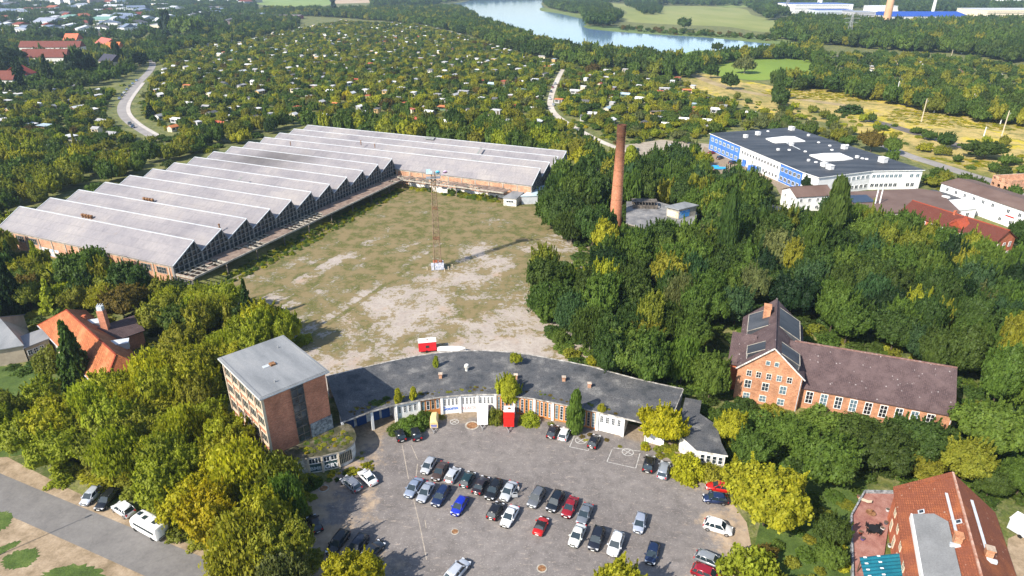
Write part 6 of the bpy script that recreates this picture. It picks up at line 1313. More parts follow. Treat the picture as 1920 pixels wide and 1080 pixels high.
# ---- far works and houses
def farbox(name, label, cat, x0, x1, y, dep, h, wallc, roofm, gable=0.0, ang=0.0, win=0, group=None):
    """building whose front foot runs from pixel x0 to x1 on row y"""
    a = at(x0, y); b = at(x1, y+ang); d = (b-a); W = d.length; d.normalize(); r_ = math.atan2(d.y, d.x)
    t = root(name, label, cat, (a.x, a.y, 0), r_, group); m = MB(); m.box(0,0,0,W,dep,h); o = m.build('wall', M['tinted'], t); o.color = (*wallc, 1)
    m = MB()
    if gable > 0: m.slab([(-.5,-.5,h+.05),(W+.5,-.5,h+.05),(W+.5,dep/2,h+gable),(-.5,dep/2,h+gable)], .3); m.slab([(-.5,dep/2+.01,h+gable),(W+.5,dep/2+.01,h+gable),(W+.5,dep+.5,h+.05),(-.5,dep+.5,h+.05)], .3); m.face([(0,0,h),(0,dep,h),(0,dep/2,h+gable-.2)]); m.face([(W,0,h),(W,dep,h),(W,dep/2,h+gable-.2)])
    else: m.box(-.5,-.5,h+.003,W+.5,dep+.5,h+.5)
    o = m.build('roof', M['tinted'] if isinstance(roofm, tuple) else roofm, t)
    if isinstance(roofm, tuple): o.color = (*roofm, 1)
    if win:
        for j in range(max(1, int(h/3.2))): m = MB(); m.box(W*.06,-.08,1.1+j*3.1,W*.94,-.01,2.1+j*3.1); m.build('window_band', M['glass'], t)
    foot([(a.x,a.y),(b.x,b.y),(b.x-d.y*dep,b.y+d.x*dep),(a.x-d.y*dep,a.y+d.x*dep)], 3); return t
BLUR = (.02,.08,.38)
farbox('works_hall', 'white works hall with a blue-grey roof at the top, left of the tan chimney', 'building', 1482,1597,25,90,20,(.8,.8,.8),(.12,.19,.42),0,0,30)
farbox('works_hall', 'long low white hall with a blue roof front in the works, left part', 'building', 1530,1598,30,45,12,(.55,.6,.66),BLUR,0,0,25)
farbox('works_hall', 'grey block with a red and white end right of the white works hall', 'building', 1602,1640,37,60,14,(.45,.45,.47),(.3,.33,.38),0,0,12)
farbox('works_hall', 'long low grey hall with a bright blue roof right of the tan chimney', 'building', 1665,1815,40,85,9,(.50,.50,.50),BLUR,7,0,0)
farbox('works_hall', 'white flat hall behind the tan chimney', 'building', 1640,1690,22,60,12,(.75,.75,.75),(.7,.72,.74))
farbox('works_hall', 'large cream hall with a pale roof in the top right corner', 'building', 1840,1990,33,90,15,(.75,.66,.5),(.5,.52,.56),0,0,30)
farbox('works_hall', 'white office block behind the cream hall in the top right corner', 'building', 1880,1990,14,60,26,(.78,.78,.76),(.6,.6,.6),0,0,25)
farbox('works_hall', 'row of white industrial sheds beyond the lakeside meadow', 'building', 1345,1400,6,60,9,(.7,.7,.7),(.62,.64,.66),5)
farbox('works_hall', 'green-roofed market hall among the trees at the upper left', 'building', 166,203,46,60,8,(.6,.6,.58),(.16,.30,.25),4)
farbox('works_hall', 'smaller green-roofed hall left of the market hall', 'building', 112,132,41,50,8,(.6,.6,.58),(.18,.32,.27),4)
farbox('works_hall', 'white shed with a grey gable roof at the upper left', 'building', 63,98,52,45,9,(.72,.72,.74),(.30,.33,.40),6)
farbox('works_hall', 'dark flat shed with a red wall left of the small meadow', 'building', 512,562,36,30,6,(.3,.05,.05),(.18,.15,.16),2)
farbox('works_hall', 'low pink-grey shed beyond the tree belt', 'building', 633,672,20,30,7,(.45,.35,.35),(.35,.32,.33),2)
# named houses at the upper left
RR = (.14,.04,.028)
RHS = 'red-roofed housing estate at the upper left'
def rowhouse(x0, x1, y, dep, h, g, lab, rc=RR, wc=(.62,.62,.58), ang=0.0): return farbox('apartment_house', lab, 'house', x0, x1, y, dep, h, wc, rc, g, ang, 5)
rowhouse(44, 128, 126, 12, 9, 7, 'long red-roofed terrace behind the dark trees, front range'); rowhouse(40, 153, 105, 12, 9, 6, 'long red-roofed terrace behind the dark trees, rear range')
rowhouse(-20, 30, 170, 11, 8, 6, 'red-roofed white house with small dormers at the left edge')
farbox('gabled_house', 'pale house with a steep red and dark roof left of the tall spruce', 'house', 55, 73, 160, 18, 8, (.68,.66,.56), (.30,.05,.03), 6, -5, 6)
farbox('gabled_house', 'cream house with a dark roof and solar panels near the winding lane', 'house', 188, 211, 129, 14, 7, (.66,.58,.44), (.04,.04,.06), 6, 3, 6)
farbox('gabled_house', 'house with an orange roof behind the dark solar roof', 'house', 200, 224, 103, 14, 7, (.7,.6,.45), (.55,.16,.05), 6, 0, 6)
farbox('gabled_house', 'white house with a pink-red roof left of the orange roof', 'house', 182, 201, 94, 16, 8, (.72,.70,.64), (.42,.12,.09), 6, 4, 6)
farbox('gabled_house', 'house with a bright coral roof behind the red terraces', 'house', 122, 146, 88, 16, 8, (.68,.62,.5), (.55,.14,.07), 7, 0, 0)
rr = random.Random(21); used = []
WN = ['white','cream','grey-walled','pink-walled']; WC = [(.72,.72,.72),(.6,.54,.43),(.36,.38,.40),(.5,.36,.32)]
RN = ['pale grey','red','dark grey','blue-grey','orange']; RC = [(.46,.49,.54),(.20,.05,.03),(.08,.08,.09),(.15,.19,.27),(.3,.10,.05)]
cnt = {}
cand = [(x, y) for y in (5,9,13,17,22,27,33,39,46,53,60,66) for x in range(-10, 500, 22)]
rr.shuffle(cand)
for x, y in cand:
    if len(used) > 120: break
    x += rr.uniform(-9, 9); y += rr.uniform(-2.5, 2.5)
    if x > 330 and y > 48: continue
    if x > 300 and rr.random() < .4: continue
    q = at(x, y)
    if any(inpoly(q.x, q.y, F) for F in FOOT): continue
    sz = rr.choice([8,12,16,24,34]) if y < 40 else rr.choice([5,7,9,12]); wi = rr.choice([0,0,0,1,1,2,3]); ri = rr.choice([0,0,0,1,1,2,3,3,4]); g_ = rr.choice([0,4,5]) if sz > 13 else rr.choice([3,4,5])
    h = rr.choice([6,7,9,11]) if y > 14 else rr.choice([14,18,22,30]); tw = 'low' if h < 8 else ('mid-height' if h < 12 else 'tall')
    part = 'left' if x < 160 else ('middle' if x < 330 else 'right')
    lab = f"{tw} {WN[wi]} {'shed' if sz > 13 else 'house'}, {RN[ri]} {'flat' if g_ == 0 else 'pitched'} roof, {part} in far town"
    cnt[lab] = cnt.get(lab, 0)+1
    farbox('town_building', lab, 'building', x-sz/2, x+sz/2, y, rr.uniform(14, 40), h, WC[wi], RC[ri], g_, rr.uniform(-1.5, 1.5), 9 if h > 7 else 0, group='buildings of the distant town'); used.append(1)
# ================================================================ TREES
def quads_mesh(name, V, mats, mi=None):
    n = len(V); me = bpy.data.meshes.new(name)
    me.vertices.add(n*4); me.vertices.foreach_set('co', V.reshape(-1).astype(np.float32))
    me.loops.add(n*4); me.loops.foreach_set('vertex_index', np.arange(n*4, dtype=np.int32))
    me.polygons.add(n); me.polygons.foreach_set('loop_start', np.arange(0, n*4, 4, dtype=np.int32)); me.polygons.foreach_set('loop_total', np.full(n, 4, dtype=np.int32))
    for m in mats: me.materials.append(m)
    if mi is not None: me.polygons.foreach_set('material_index', mi)
    me.update(calc_edges=True); return me
def unit(n, g):
    d = g.normal(size=(n, 3)); return d/np.linalg.norm(d, axis=1, keepdims=True)
def leaves(P, Nn, size, g, stretch=1.0, droop=0.0):
    """one small irregular leaf spray per point, facing roughly along Nn"""
    n = len(P); Nn = Nn+g.normal(size=(n, 3))*.55; Nn /= np.linalg.norm(Nn, axis=1, keepdims=True)
    a = np.cross(Nn, g.normal(size=(n, 3))); 
    if droop: a = a*(1-droop)+np.array([0,0,-1.0])*droop
    a /= np.linalg.norm(a, axis=1, keepdims=True); b = np.cross(Nn, a); b /= np.maximum(np.linalg.norm(b, axis=1, keepdims=True), 1e-6)
    s = size*(.55+.9*g.random((n, 1))); a = a*s*stretch; b = b*s
    j = lambda: 1+.45*(g.random((n, 1))-.5)
    return np.stack([P-a*j()-b*.25*j(), P-a*.1*j()+b*j()*-1, P+a*j()+b*.25*j(), P+a*.1*j()+b*j()], axis=1)
def crown(kind, seed, K, per, size):
    """a crown of unit radius and unit height (z 0..1 above its underside)"""
    g = np.random.default_rng(seed); out = []
    if kind == 'broad':
        # several leading limbs, each carrying its own uneven cluster of leaf clumps
        L = 4+seed % 4; lead = [np.array([0, 0, .50, .62])]
        for i in range(L):
            a = 6.28*i/L+g.random()*1.1; q = .32+.26*g.random(); lead.append(np.array([math.cos(a)*q, math.sin(a)*q, .30+.30*g.random(), .34+.20*g.random()]))
        wt = np.array([l[3]**2 for l in lead]); wt = wt/wt.sum()
        for l, w_ in zip(lead, wt):
            n = max(5, int(K*w_*1.25)); dd_ = unit(n*2, g); dd_ = dd_[dd_[:, 2] > -.5][:n]
            for d in dd_:
                c = l[:3]+d*l[3]*(.62+.42*g.random())*np.array([1, 1, .62]); q = .10+.15*g.random()
                m = int(per*(q/.20)**1.7); u = unit(m, g); oo = c-np.array([0, 0, .4]); oo = oo/max(np.linalg.norm(oo), 1e-3)
                u = u[(u@oo > -.45)|(u[:, 2] > .1)]; rr_ = q*(.45+.60*g.random((len(u), 1))+.55*(g.random((len(u), 1)) > .90)*g.random((len(u), 1)))
                P = c+u*rr_*np.array([1, 1, .80]); P[:, 2] += .02*g.random(len(u)); P[:, 2] = np.clip(P[:, 2], .01, 1.15)
                out.append(leaves(P, u*.8+oo*.4+np.array([0,0,.3]), size, g))
                if g.random() < .55:                      # a shoot standing out of the crown
                    m = int(per*.20); t = g.random((m, 1)); dr = oo*.6+np.array([0,0,.9])+g.normal(size=3)*.35; dr = dr/np.linalg.norm(dr); P = c+dr*(q*.7+t*.24)+g.normal(size=(m, 3))*.020*(1.25-t); out.append(leaves(P, g.normal(size=(m, 3))+np.array([0,0,.6]), size*.9, g))
        m = int(K*per*.22); dd = unit(m, g); P = dd*(.2+.45*g.random((m, 1)))*np.array([1,1,.5])+np.array([0,0,.42]); out.append(leaves(P, dd, size*1.7, g))
    elif kind == 'column':
        for i in range(K):
            z = (i+.5)/K; w_ = .95*math.sin(math.pi*min(1, .14+z*.90))**.8*(1-.30*z); a = g.random()*6.28; q = .16+.24*g.random(); m = int(per*(q/.28)**1.5)
            c = np.array([math.cos(a)*w_*(.45+.3*g.random()), math.sin(a)*w_*(.45+.3*g.random()), z]); dd = unit(m, g); P = c+dd*q*(.5+.65*g.random((m, 1)))*np.array([1.25, 1.25, .26])+np.array([0,0,.06])*g.random((m, 1))
            out.append(leaves(P, dd+np.array([0,0,.5]), size, g, 1.2))
    elif kind == 'airy':                                  # birch and willow: hanging sprays
        d = unit(K*3, g); d = d[d[:, 2] > -.3][:K]; K = len(d)
        cs = d*(.35+.5*g.random((K, 1)))*np.array([1,1,.5])+np.array([0,0,.55])
        for c in cs:
            m = per; t = g.random((m, 1)); P = c+g.normal(size=(m, 3))*np.array([.13,.13,.05])+np.array([0,0,-1])*t*.28
            P[:, :2] += (c[:2])*t*.15; out.append(leaves(P, g.normal(size=(m, 3))+np.array([0,0,.4]), size, g, 1.7, .55))
    elif kind == 'spruce':
        for i in range(K):
            z = i/K; R_ = (1-z)**.85*.95+.03; nb = max(5, int(13*(1-z)+4))
            for j in range(nb):
                a = g.random()*6.28; m = max(6, int(per*(1-z*.7))); t = g.random((m, 1))**.8; L = R_*(.75+.35*g.random())
                dr = np.array([math.cos(a), math.sin(a), 0]); P = np.array([0,0,z+.03])+dr*t*L+np.array([0,0,-1])*(t*L*.10)+g.normal(size=(m, 3))*np.array([.045,.045,.012])*(1.2-t*.7)
                out.append(leaves(P, np.tile(np.array([0,0,1.0])+dr*.4, (m, 1)), size, g, 1.4))
    else:                                                  # shrub: a low uneven mound
        d = unit(K*3, g); d = d[d[:, 2] > -.05][:K]; K = len(d); cs = d*(.55+.35*g.random((K, 1)))*np.array([1,1,.75]); cr = .20+.2*g.random(K)
        for c, q in zip(cs, cr):
            dd = unit(per, g); dd = dd[(dd[:, 2] > -.4)]; P = c+dd*q*(.6+.5*g.random((len(dd), 1))); P[:, 2] = np.abs(P[:, 2]); out.append(leaves(P, dd+np.array([0,0,.3]), size, g))
    return np.concatenate(out)
def tubes_np(segs, n=6):
    out = []
    for a, b, ra, rb in segs:
        a = np.array(a); b = np.array(b); d = (b-a)/np.linalg.norm(b-a); u = np.cross(d, [0.3,.2,1]); u /= np.linalg.norm(u); q = np.cross(d, u)
        for k_ in range(n):
            t, s = 2*math.pi*k_/n, 2*math.pi*(k_+1)/n; c = lambda p, r, t_: p+u*r*math.cos(t_)+q*r*math.sin(t_)
            out.append([c(a, ra, t), c(b, rb, t), c(b, rb, s), c(a, ra, s)])
    return np.array(out)
def trunk_mesh(name, seed, limbs=7, mat='bark', tall=False):
    g = random.Random(seed); top = .85 if tall else .62; segs = [((0,0,-.01),(.01,.0,.3),.040,.030), ((.01,0,.3),(-.01,.01,top),.030,.012), ((-.01,.01,top),(0,0,.95 if tall else .8),.012,.004)]
    for i in range(limbs):
        z = .22+.5*i/limbs; a = i*2.4+g.random(); r = (.40 if tall else .62)*(1-.5*i/limbs); segs.append(((0,0,z),(math.cos(a)*r*.5,math.sin(a)*r*.5,z+.13),.015,.010)); segs.append(((math.cos(a)*r*.5,math.sin(a)*r*.5,z+.13),(math.cos(a)*r,math.sin(a)*r,z+.26),.010,.003))
    return quads_mesh(name, tubes_np(segs), [M[mat]])
# high detail (near), middle and low detail (far) crowns of each kind of tree
def lib(kind, seeds, K, per, size): return [quads_mesh('crown', crown(kind, s, K, per, size), [M['leaf']]) for s in seeds]
NEAR = {'broad': lib('broad', (1,2,3,4,5), 85, 330, .034), 'column': lib('column', (11,12), 75, 300, .06), 'airy': lib('airy', (21,22,23), 110, 190, .032),
        'spruce': lib('spruce', (31,32), 24, 70, .042), 'shrub': lib('shrub', (41,42,43), 40, 210, .055)}
MID = {'broad': lib('broad', (6,7,8,9), 55, 150, .055), 'column': lib('column', (13,), 20, 130, .16), 'airy': lib('airy', (24,), 45, 55, .08), 'spruce': lib('spruce', (33,), 13, 16, .10), 'shrub': lib('shrub', (44,45), 24, 80, .09)}
LOW = {'broad': lib('broad', (61,62,63,64), 28, 45, .10), 'column': lib('column', (65,), 12, 45, .25), 'airy': lib('airy', (66,), 22, 24, .13), 'spruce': lib('spruce', (67,), 9, 7, .17), 'shrub': lib('shrub', (68,69), 10, 24, .20)}
TRUNK = {'broad': [trunk_mesh('trunk', 1), trunk_mesh('trunk', 2)], 'column': [trunk_mesh('trunk', 3, 5, tall=True)], 'airy': [trunk_mesh('trunk', 4, 7, 'birch_bark', True)], 'spruce': [trunk_mesh('trunk', 5, 4, tall=True)], 'shrub': [trunk_mesh('stem', 6, 6)]}
UND = {'broad': .20, 'column': .08, 'airy': .16, 'spruce': .06, 'shrub': 0.0}     # share of the height below the crown
KINDN = {'broad': 'broadleaf_tree', 'column': 'poplar_tree', 'airy': 'birch_tree', 'spruce': 'spruce_tree', 'shrub': 'shrub'}
PAL = {'yellow': [(.32,.30,.012),(.29,.29,.014),(.36,.30,.012)], 'lime': [(.295,.315,.024),(.33,.325,.024),(.25,.29,.024)], 'olive': [(.225,.235,.028),(.245,.24,.028),(.19,.215,.028)],
       'green': [(.095,.155,.025),(.11,.165,.028),(.082,.14,.024)], 'dark': [(.052,.098,.021),(.062,.108,.023),(.066,.102,.02)], 'deep': [(.016,.040,.013),(.02,.046,.012)], 'bluegreen': [(.045,.095,.035),(.055,.105,.04)],
       'brown': [(.13,.095,.022),(.145,.11,.024)], 'grey': [(.15,.17,.06),(.13,.155,.055)]}
PALN = {'yellow': 'yellow', 'lime': 'yellow-green', 'olive': 'olive', 'green': 'mid green', 'dark': 'dark green', 'deep': 'very dark', 'bluegreen': 'blue-green', 'brown': 'brownish', 'grey': 'pale grey-green'}
T = []      # every tree: (x, y, z0, radius, height, kind, palette, place)
tr = random.Random(99)
def blocked(x, y, r):
    for F in FOOT:
        if inpoly(x, y, F): return True
    for F in FOOT:
        for i in range(len(F)):
            ax, ay = F[i][0], F[i][1]; bx, by = F[i-1][0], F[i-1][1]; dx, dy = bx-ax, by-ay; l2 = dx*dx+dy*dy or 1e-9
            t = max(0, min(1, ((x-ax)*dx+(y-ay)*dy)/l2)); ex, ey = ax+t*dx-x, ay+t*dy-y
            if ex*ex+ey*ey < (r*.62)**2: return True
    return False
GRID = {}
def clash(x, y, r, f):
    cx, cy = int(x//14), int(y//14)
    for i in (-1, 0, 1):
        for j in (-1, 0, 1):
            for (a, b, c) in GRID.get((cx+i, cy+j), ()):
                if (a-x)**2+(b-y)**2 < ((r+c)*f)**2: return True
    return False
def add(x, y, r, h, kind, pal, place, z0=0.0, label=None):
    T.append([x, y, z0, r, h, kind, pal, place, label]); GRID.setdefault((int(x//14), int(y//14)), []).append((x, y, r))
def tree_px(px, py, r, h, kind, pal, label, z0=0.0, place=''):
    """hand-placed tree: pixel of its foot"""
    q = at(px, py, z0); add(q.x, q.y, r, h, kind, pal, place, z0, label)
def pick(d):
    ks = list(d); return tr.choices(ks, [d[k_] for k_ in ks])[0]
def wood(poly, sp, rr_, hr, kinds, pals, place, f=.42, zpx=4.0, maxn=4000, ground=True):
    """scatter trees over the area outlined in the photo"""
    P = [(q.x, q.y) for q in (at(x, y, zpx) for x, y in poly)]; xs = [p[0] for p in P]; ys = [p[1] for p in P]; n = 0
    y = min(ys)
    while y < max(ys):
        x = min(xs)+tr.random()*sp
        while x < max(xs):
            X, Y = x+tr.uniform(-.45,.45)*sp, y+tr.uniform(-.45,.45)*sp; x += sp
            if not inpoly(X, Y, P) or n >= maxn: continue
            u = proj(X, Y, 4)
            if u[0] < -140 or u[0] > 2060 or u[1] > 1240: continue
            kd = pick(kinds); r = tr.uniform(*rr_); h = tr.uniform(*hr)
            if kd == 'column': r *= .5; h *= 1.45
            if kd == 'spruce': r *= .62; h *= 1.15
            if kd == 'shrub': r *= .62; h *= .36
            if clash(X, Y, r, f) or blocked(X, Y, r): continue
            add(X, Y, r, h, kd, pick(pals), place); n += 1
        y += sp*.87
# --- hand-placed trees -------------------------------------------------------
tree_px(1432,985,6.6,9.5,'broad','lime','big bushy yellow-green tree at the right edge of the car park')
tree_px(1400,1095,4.2,6.5,'shrub','lime','olive bush at the bottom right corner of the car park')
tree_px(1150,1145,4.0,7.0,'broad','lime','small leafy treetop poking in at the bottom edge below the large white car')
tree_px(668,1110,4.0,6.5,'broad','yellow','golden yellow bush at the bottom left of the car park')
tree_px(535,1118,4.0,8.5,'airy','grey','drooping grey-green birch at the bottom between street and car park')
tree_px(470,1085,5.2,11,'airy','olive','large loose birch with pale trunk at the bottom left')
tree_px(545,985,2.8,10.0,'airy','green','slim green birch at the left edge of the car park')
tree_px(955,770,2.7,7.5,'broad','lime','yellow-green tree growing against the middle of the curved garage row')
tree_px(1078,812,1.75,8.6,'column','green','tall narrow sapling standing before the orange garage doors')
tree_px(1240,835,4.3,8.5,'broad','yellow','yellowing tree hiding the right end of the garage row')
tree_px(1285,890,3.0,4.5,'shrub','yellow','bright yellow-green bush beside the low annex')
tree_px(1330,895,2.2,3.0,'shrub','olive','low olive bush right of the yellow bush by the annex')
tree_px(747,755,.9,2.6,'column','lime','small yellow-green sapling on the garage roof edge, left one of two',4.4)
tree_px(776,748,.9,2.2,'column','lime','small yellow-green sapling on the garage roof edge, right one of two',4.4)
tree_px(818,688,.7,2.2,'column','lime','thin sapling on the rear edge of the garage roof by the red caravan',4.6)
tree_px(968,685,1.3,2.8,'broad','lime','leafy sapling leaning over the rear edge of the garage roof',4.6)
tree_px(958,742,1.4,4.2,'column','lime','tall yellow-green sapling on the front edge of the garage roof',4.4)
tree_px(1110,692,1.3,3.0,'broad','lime','sapling at the rear corner of the garage roof near the big dark tree',2.0)
tree_px(1128,768,.8,1.4,'shrub','lime','tiny sapling on the garage roof right of the tall sapling',4.4)
tree_px(770,803,2.6,2.4,'shrub','green','thick green ivy mound in front of the left garage bays')
tree_px(795,792,2.0,2.8,'shrub','green','ivy climbing beside the yellow cargo trailer')
tree_px(742,808,1.7,1.5,'shrub','green','low end of the ivy mound above the black hatchback')
tree_px(993,792,1.8,2.4,'shrub','lime','leafy bush behind the junk pile')
tree_px(930,790,1.8,3.2,'shrub','olive','bush between the two box trailers')
tree_px(1355,550-40,3.4,23,'column','dark','tall pointed poplar right of the graffiti hut')
tree_px(1548,482,4.6,23,'column','dark','tallest poplar in the wood in front of the white house')
tree_px(1515,505,4.0,17,'broad','green','mid green tree at the foot of the tallest poplar')
tree_px(1187,712,7.4,11.5,'broad','green','huge round mid green tree behind the right end of the garage row')
tree_px(1275,725,3.6,12,'airy','green','drooping green tree right of the huge round tree')
tree_px(1055,440,6.4,14,'broad','dark','big dark tree at the top right corner of the yard')
tree_px(1110,465,5.6,14,'broad','dark','dark tree left of the brick chimney')
tree_px(1130,480,4.6,11,'broad','lime','bright yellow-green tree at the foot of the brick chimney')
tree_px(1180,330,4.0,12,'column','lime','light green pointed tree just right of the chimney behind the ruin')
tree_px(152,722,4.3,15,'spruce','dark','dark spruce in front of the orange-roofed house')
tree_px(28,585,4.2,17,'spruce','deep','very dark spruce at the left edge behind the grey roof')
tree_px(190,760,3.6,5,'broad','brown','reddish brown bush below the dark spruce')
tree_px(95,690,3.0,5.5,'shrub','olive','yellowish shrub left of the dark spruce')
tree_px(165,548,6.6,12,'broad','green','large loose tree against the near wall of the factory hall')
tree_px(255,565,5.2,11,'broad','dark','dark round tree left of the near corner of the factory hall')
tree_px(318,592,3.6,7.5,'broad','lime','bright yellow-green tree below the near corner of the hall')
tree_px(420,590,5.6,8.5,'broad','lime','round yellow-green tree between the hall and the tower')
tree_px(545,650,3.4,9,'broad','lime','bright yellow-green tree just behind the tower')
tree_px(235,600,5.4,9,'broad','brown','brownish tree behind the tall brick chimney of the rear wing')
tree_px(1513,362,3.3,7.5,'broad','deep','very dark round tree at the near corner of the office building')
tree_px(1395,270,3.0,7,'broad','lime','yellow-green tree at the far blue end of the office building')
tree_px(1388,292+15,1.6,3,'shrub','green','small bush in the office car park')
tree_px(1632,285,6.0,10,'broad','brown','large autumn-brown tree behind the office building')
tree_px(1670,290,4.5,8,'broad','green','green tree right of the autumn-brown tree')
tree_px(1770,280,5.5,8,'broad','dark','dark bush on the waste land behind the road')
tree_px(1845,298,9,8.5,'broad','dark','wide dark thicket on the waste land near the right edge')
tree_px(1594,212,8,6.5,'shrub','dark','dark round thicket standing alone on the yellow waste land')
tree_px(1460,205,7,15,'broad','dark','dark double tree at the left end of the yellow waste land')
tree_px(1455,190,4,18,'column','dark','slender dark tree rising behind the dark double tree')
tree_px(1370,168,7,12,'broad','dark','dark round tree at the left of the yellow waste land')
tree_px(1332,147,6,12,'broad','dark','dark tree by the left end of the bright meadow')
tree_px(1395,138,9,15,'airy','grey','grey-green feathery tree before the bright meadow')
tree_px(1283,56,13,19,'broad','dark','lone round dark tree mirrored in the lake')
tree_px(1131,52,18,24,'broad','dark','dark tree clump on the point of the lake shore')
tree_px(1108,50,13,22,'broad','dark','dark tree at the tip of the lake peninsula')
tree_px(1343,97,8,10,'broad','dark','dark tree on the near lake shore by the reeds')
tree_px(627,26,11,30,'spruce','deep','tall dark tree standing above the far tree belt')
tree_px(318,66,12,28,'column','deep','dark tall poplar at the left of the big tree clump in the town')
for i, (x, y, r) in enumerate(((337,68,14),(352,70,15),(368,72,14))): tree_px(x,y,r,26,'broad','green',['left','middle','right'][i]+' tree of the big green clump at the town edge')
for i, (x, y, r, h, kd) in enumerate(((38,168,6,19,'spruce'),(45,160,6,21,'spruce'),(95,158,6,22,'spruce'),(100,165,5,19,'spruce'),(150,150,10,22,'broad'),(165,142,10,20,'broad'),(225,128,6,20,'column'),(235,130,6,17,'spruce'),(20,130,14,20,'broad'),(8,150,13,19,'broad'),(262,124,9,13,'broad'))):
    tree_px(x,y,r,h,kd,'deep',['tall dark spruce left of the pale gabled house, left one','tall dark spruce left of the pale gabled house, right one','tall dark spruce before the red terraces, left one','tall dark spruce before the red terraces, right one','large dark tree right of the red terraces, left one','large dark tree right of the red terraces, right one','dark slim tree right of the solar-roofed house','dark conifer next to the slim tree right of the solar roof','large dark tree at the upper left edge','second large dark tree at the upper left edge','dark round tree at the far bend of the winding lane'][i])
tree_px(1108,140,7,9,'broad','brown','dark purple-brown tree at the far end of the pale path')
tree_px(285,222,4,9,'spruce','deep','dark conifer right of the winding lane bend')
for i, (x, y, r, h, p_, lb) in enumerate(((1545,905,6.2,9,'green','broad mid green dome of a tree between the brick building and the red terrace'),(1640,880,6.0,8,'dark','wide dark tree left of two above the red terrace'),(1720,865,5.6,8,'dark','wide dark tree right of two above the red terrace'),(1850,850,6.5,10,'green','large green tree right of the brick wing and above the red roof'),(1800,905,5,8,'olive','olive tree close above the ridge of the red roof'),(1475,845,4.4,6.5,'green','round green tree just below the gable of the brick building'),(1610,815,4.6,4.2,'dark','dark dome shrub under the windows of the brick wing'),(1540,800,4.2,4.0,'green','green dome shrub under the left windows of the brick wing'),(1695,835,4.6,4.6,'dark','dark dome shrub under the right windows of the brick wing'),(1362,830,3.2,6.5,'lime','yellow-green tree between the low annex and the brick building'),(1490,810,4.0,3.4,'green','bright green creeper mound below the brick gable'),(1420,800,3.6,3.2,'green','creeper mound at the left foot of the brick gable'))):
    tree_px(x,y,r,h,'shrub' if 'shrub' in lb or 'mound' in lb else 'broad',p_,lb)
for i, (x, y, r, h, p_, lb) in enumerate(((120,880,4.8,8,'lime','yellow-green tree left of two overhanging the street verge at the left'),(205,880,4.8,8.5,'olive','olive tree hanging over the cars beside the street'),(60,850,5.0,8,'lime','yellow-green tree at the left edge above the street'),(310,950,4.6,9,'lime','yellow-green tree overhanging the camper van'),(90,770,4.2,7,'lime','yellow-green tree on the lawn below the grey-roofed house'),(20,800,4.2,7,'olive','olive tree on the lawn at the left edge'),(215,765,4.6,8,'lime','yellow-green tree just below the orange-roofed house'))):
    tree_px(x,y,r,h,'broad',p_,lb)
# --- woods and groves ---------------------------------------------------------
# keep clear zones
CLEAR = []
def clear(px, z=0): CLEAR.append([(q.x, q.y) for q in (at(x, y, z) for x, y in px)])
FOOT.append([(q.x, q.y) for q in (at(x, y) for x, y in [(1622,900),(1690,900),(1700,1100),(1590,1100),(1590,960)])])
FOOT.append([(q.x, q.y) for q in (at(x, y) for x, y in [(1870,970),(1960,960),(1990,1090),(1895,1090)])])
FOOT.append([(q.x, q.y) for q in (at(x, y) for x, y in [(620,935),(640,905),(700,860),(740,800),(900,780),(1060,790),(1200,825),(1300,900),(1322,940),(1330,1010),(1310,1100),(700,1100),(598,1075),(578,1000)])])
FOOT.append([(q.x, q.y) for q in (at(x, y) for x, y in [(1440,360),(1500,350),(1492,405),(1478,410),(1450,380)])])
FOOT.append([(q.x, q.y) for q in (at(x, y) for x, y in [(1325,272),(1350,282),(1505,352),(1455,362),(1400,340),(1345,325),(1320,300)])])
FOOT.append([(q.x, q.y) for q in (at(x, y) for x, y in [(1155,274),(1240,264),(1320,274),(1300,282),(1200,286)])])
def strip(px, w_, z=0):
    P = [at(x, y, z) for x, y in px]; L = []; Rr = []
    for i, p in enumerate(P):
        d = (P[min(i+1, len(P)-1)]-P[max(i-1, 0)]).normalized(); nn = Vector((-d.y, d.x, 0))*w_; L.append(p+nn); Rr.append(p-nn)
    FOOT.append([(q.x, q.y) for q in L+Rr[::-1]])
strip([(300,262),(277,250),(250,233),(232,215),(230,198),(240,180),(260,155),(280,134),(286,122)], 9)
strip([(1170,285),(1150,275),(1120,262),(1070,235),(1042,215),(1032,197),(1035,175),(1045,150),(1055,132)], 3.5)
strip([(1640,262),(1690,287),(1752,307),(1815,327),(1880,347)], 4)
strip([(-150,845),(0,930),(100,973),(200,1016),(330,1068)], 3.6)
FOOT.append([(q.x, q.y) for q in (at(x, y) for x, y in [(-20,960),(140,965),(330,1040),(440,1095),(300,1110),(0,990)])])
FOOT.append([(q.x, q.y) for q in (at(x, y) for x, y in [(0,705),(120,715),(150,760),(120,800),(0,790)])])
FOOT.append([(q.x, q.y) for q in (at(x, y) for x, y in [(1432,395),(1495,395),(1500,440),(1445,452)])])
FOOT.append([(q.x, q.y) for q in (at(x, y) for x, y in [(1685,410),(1875,470),(1872,512),(1685,450)])])
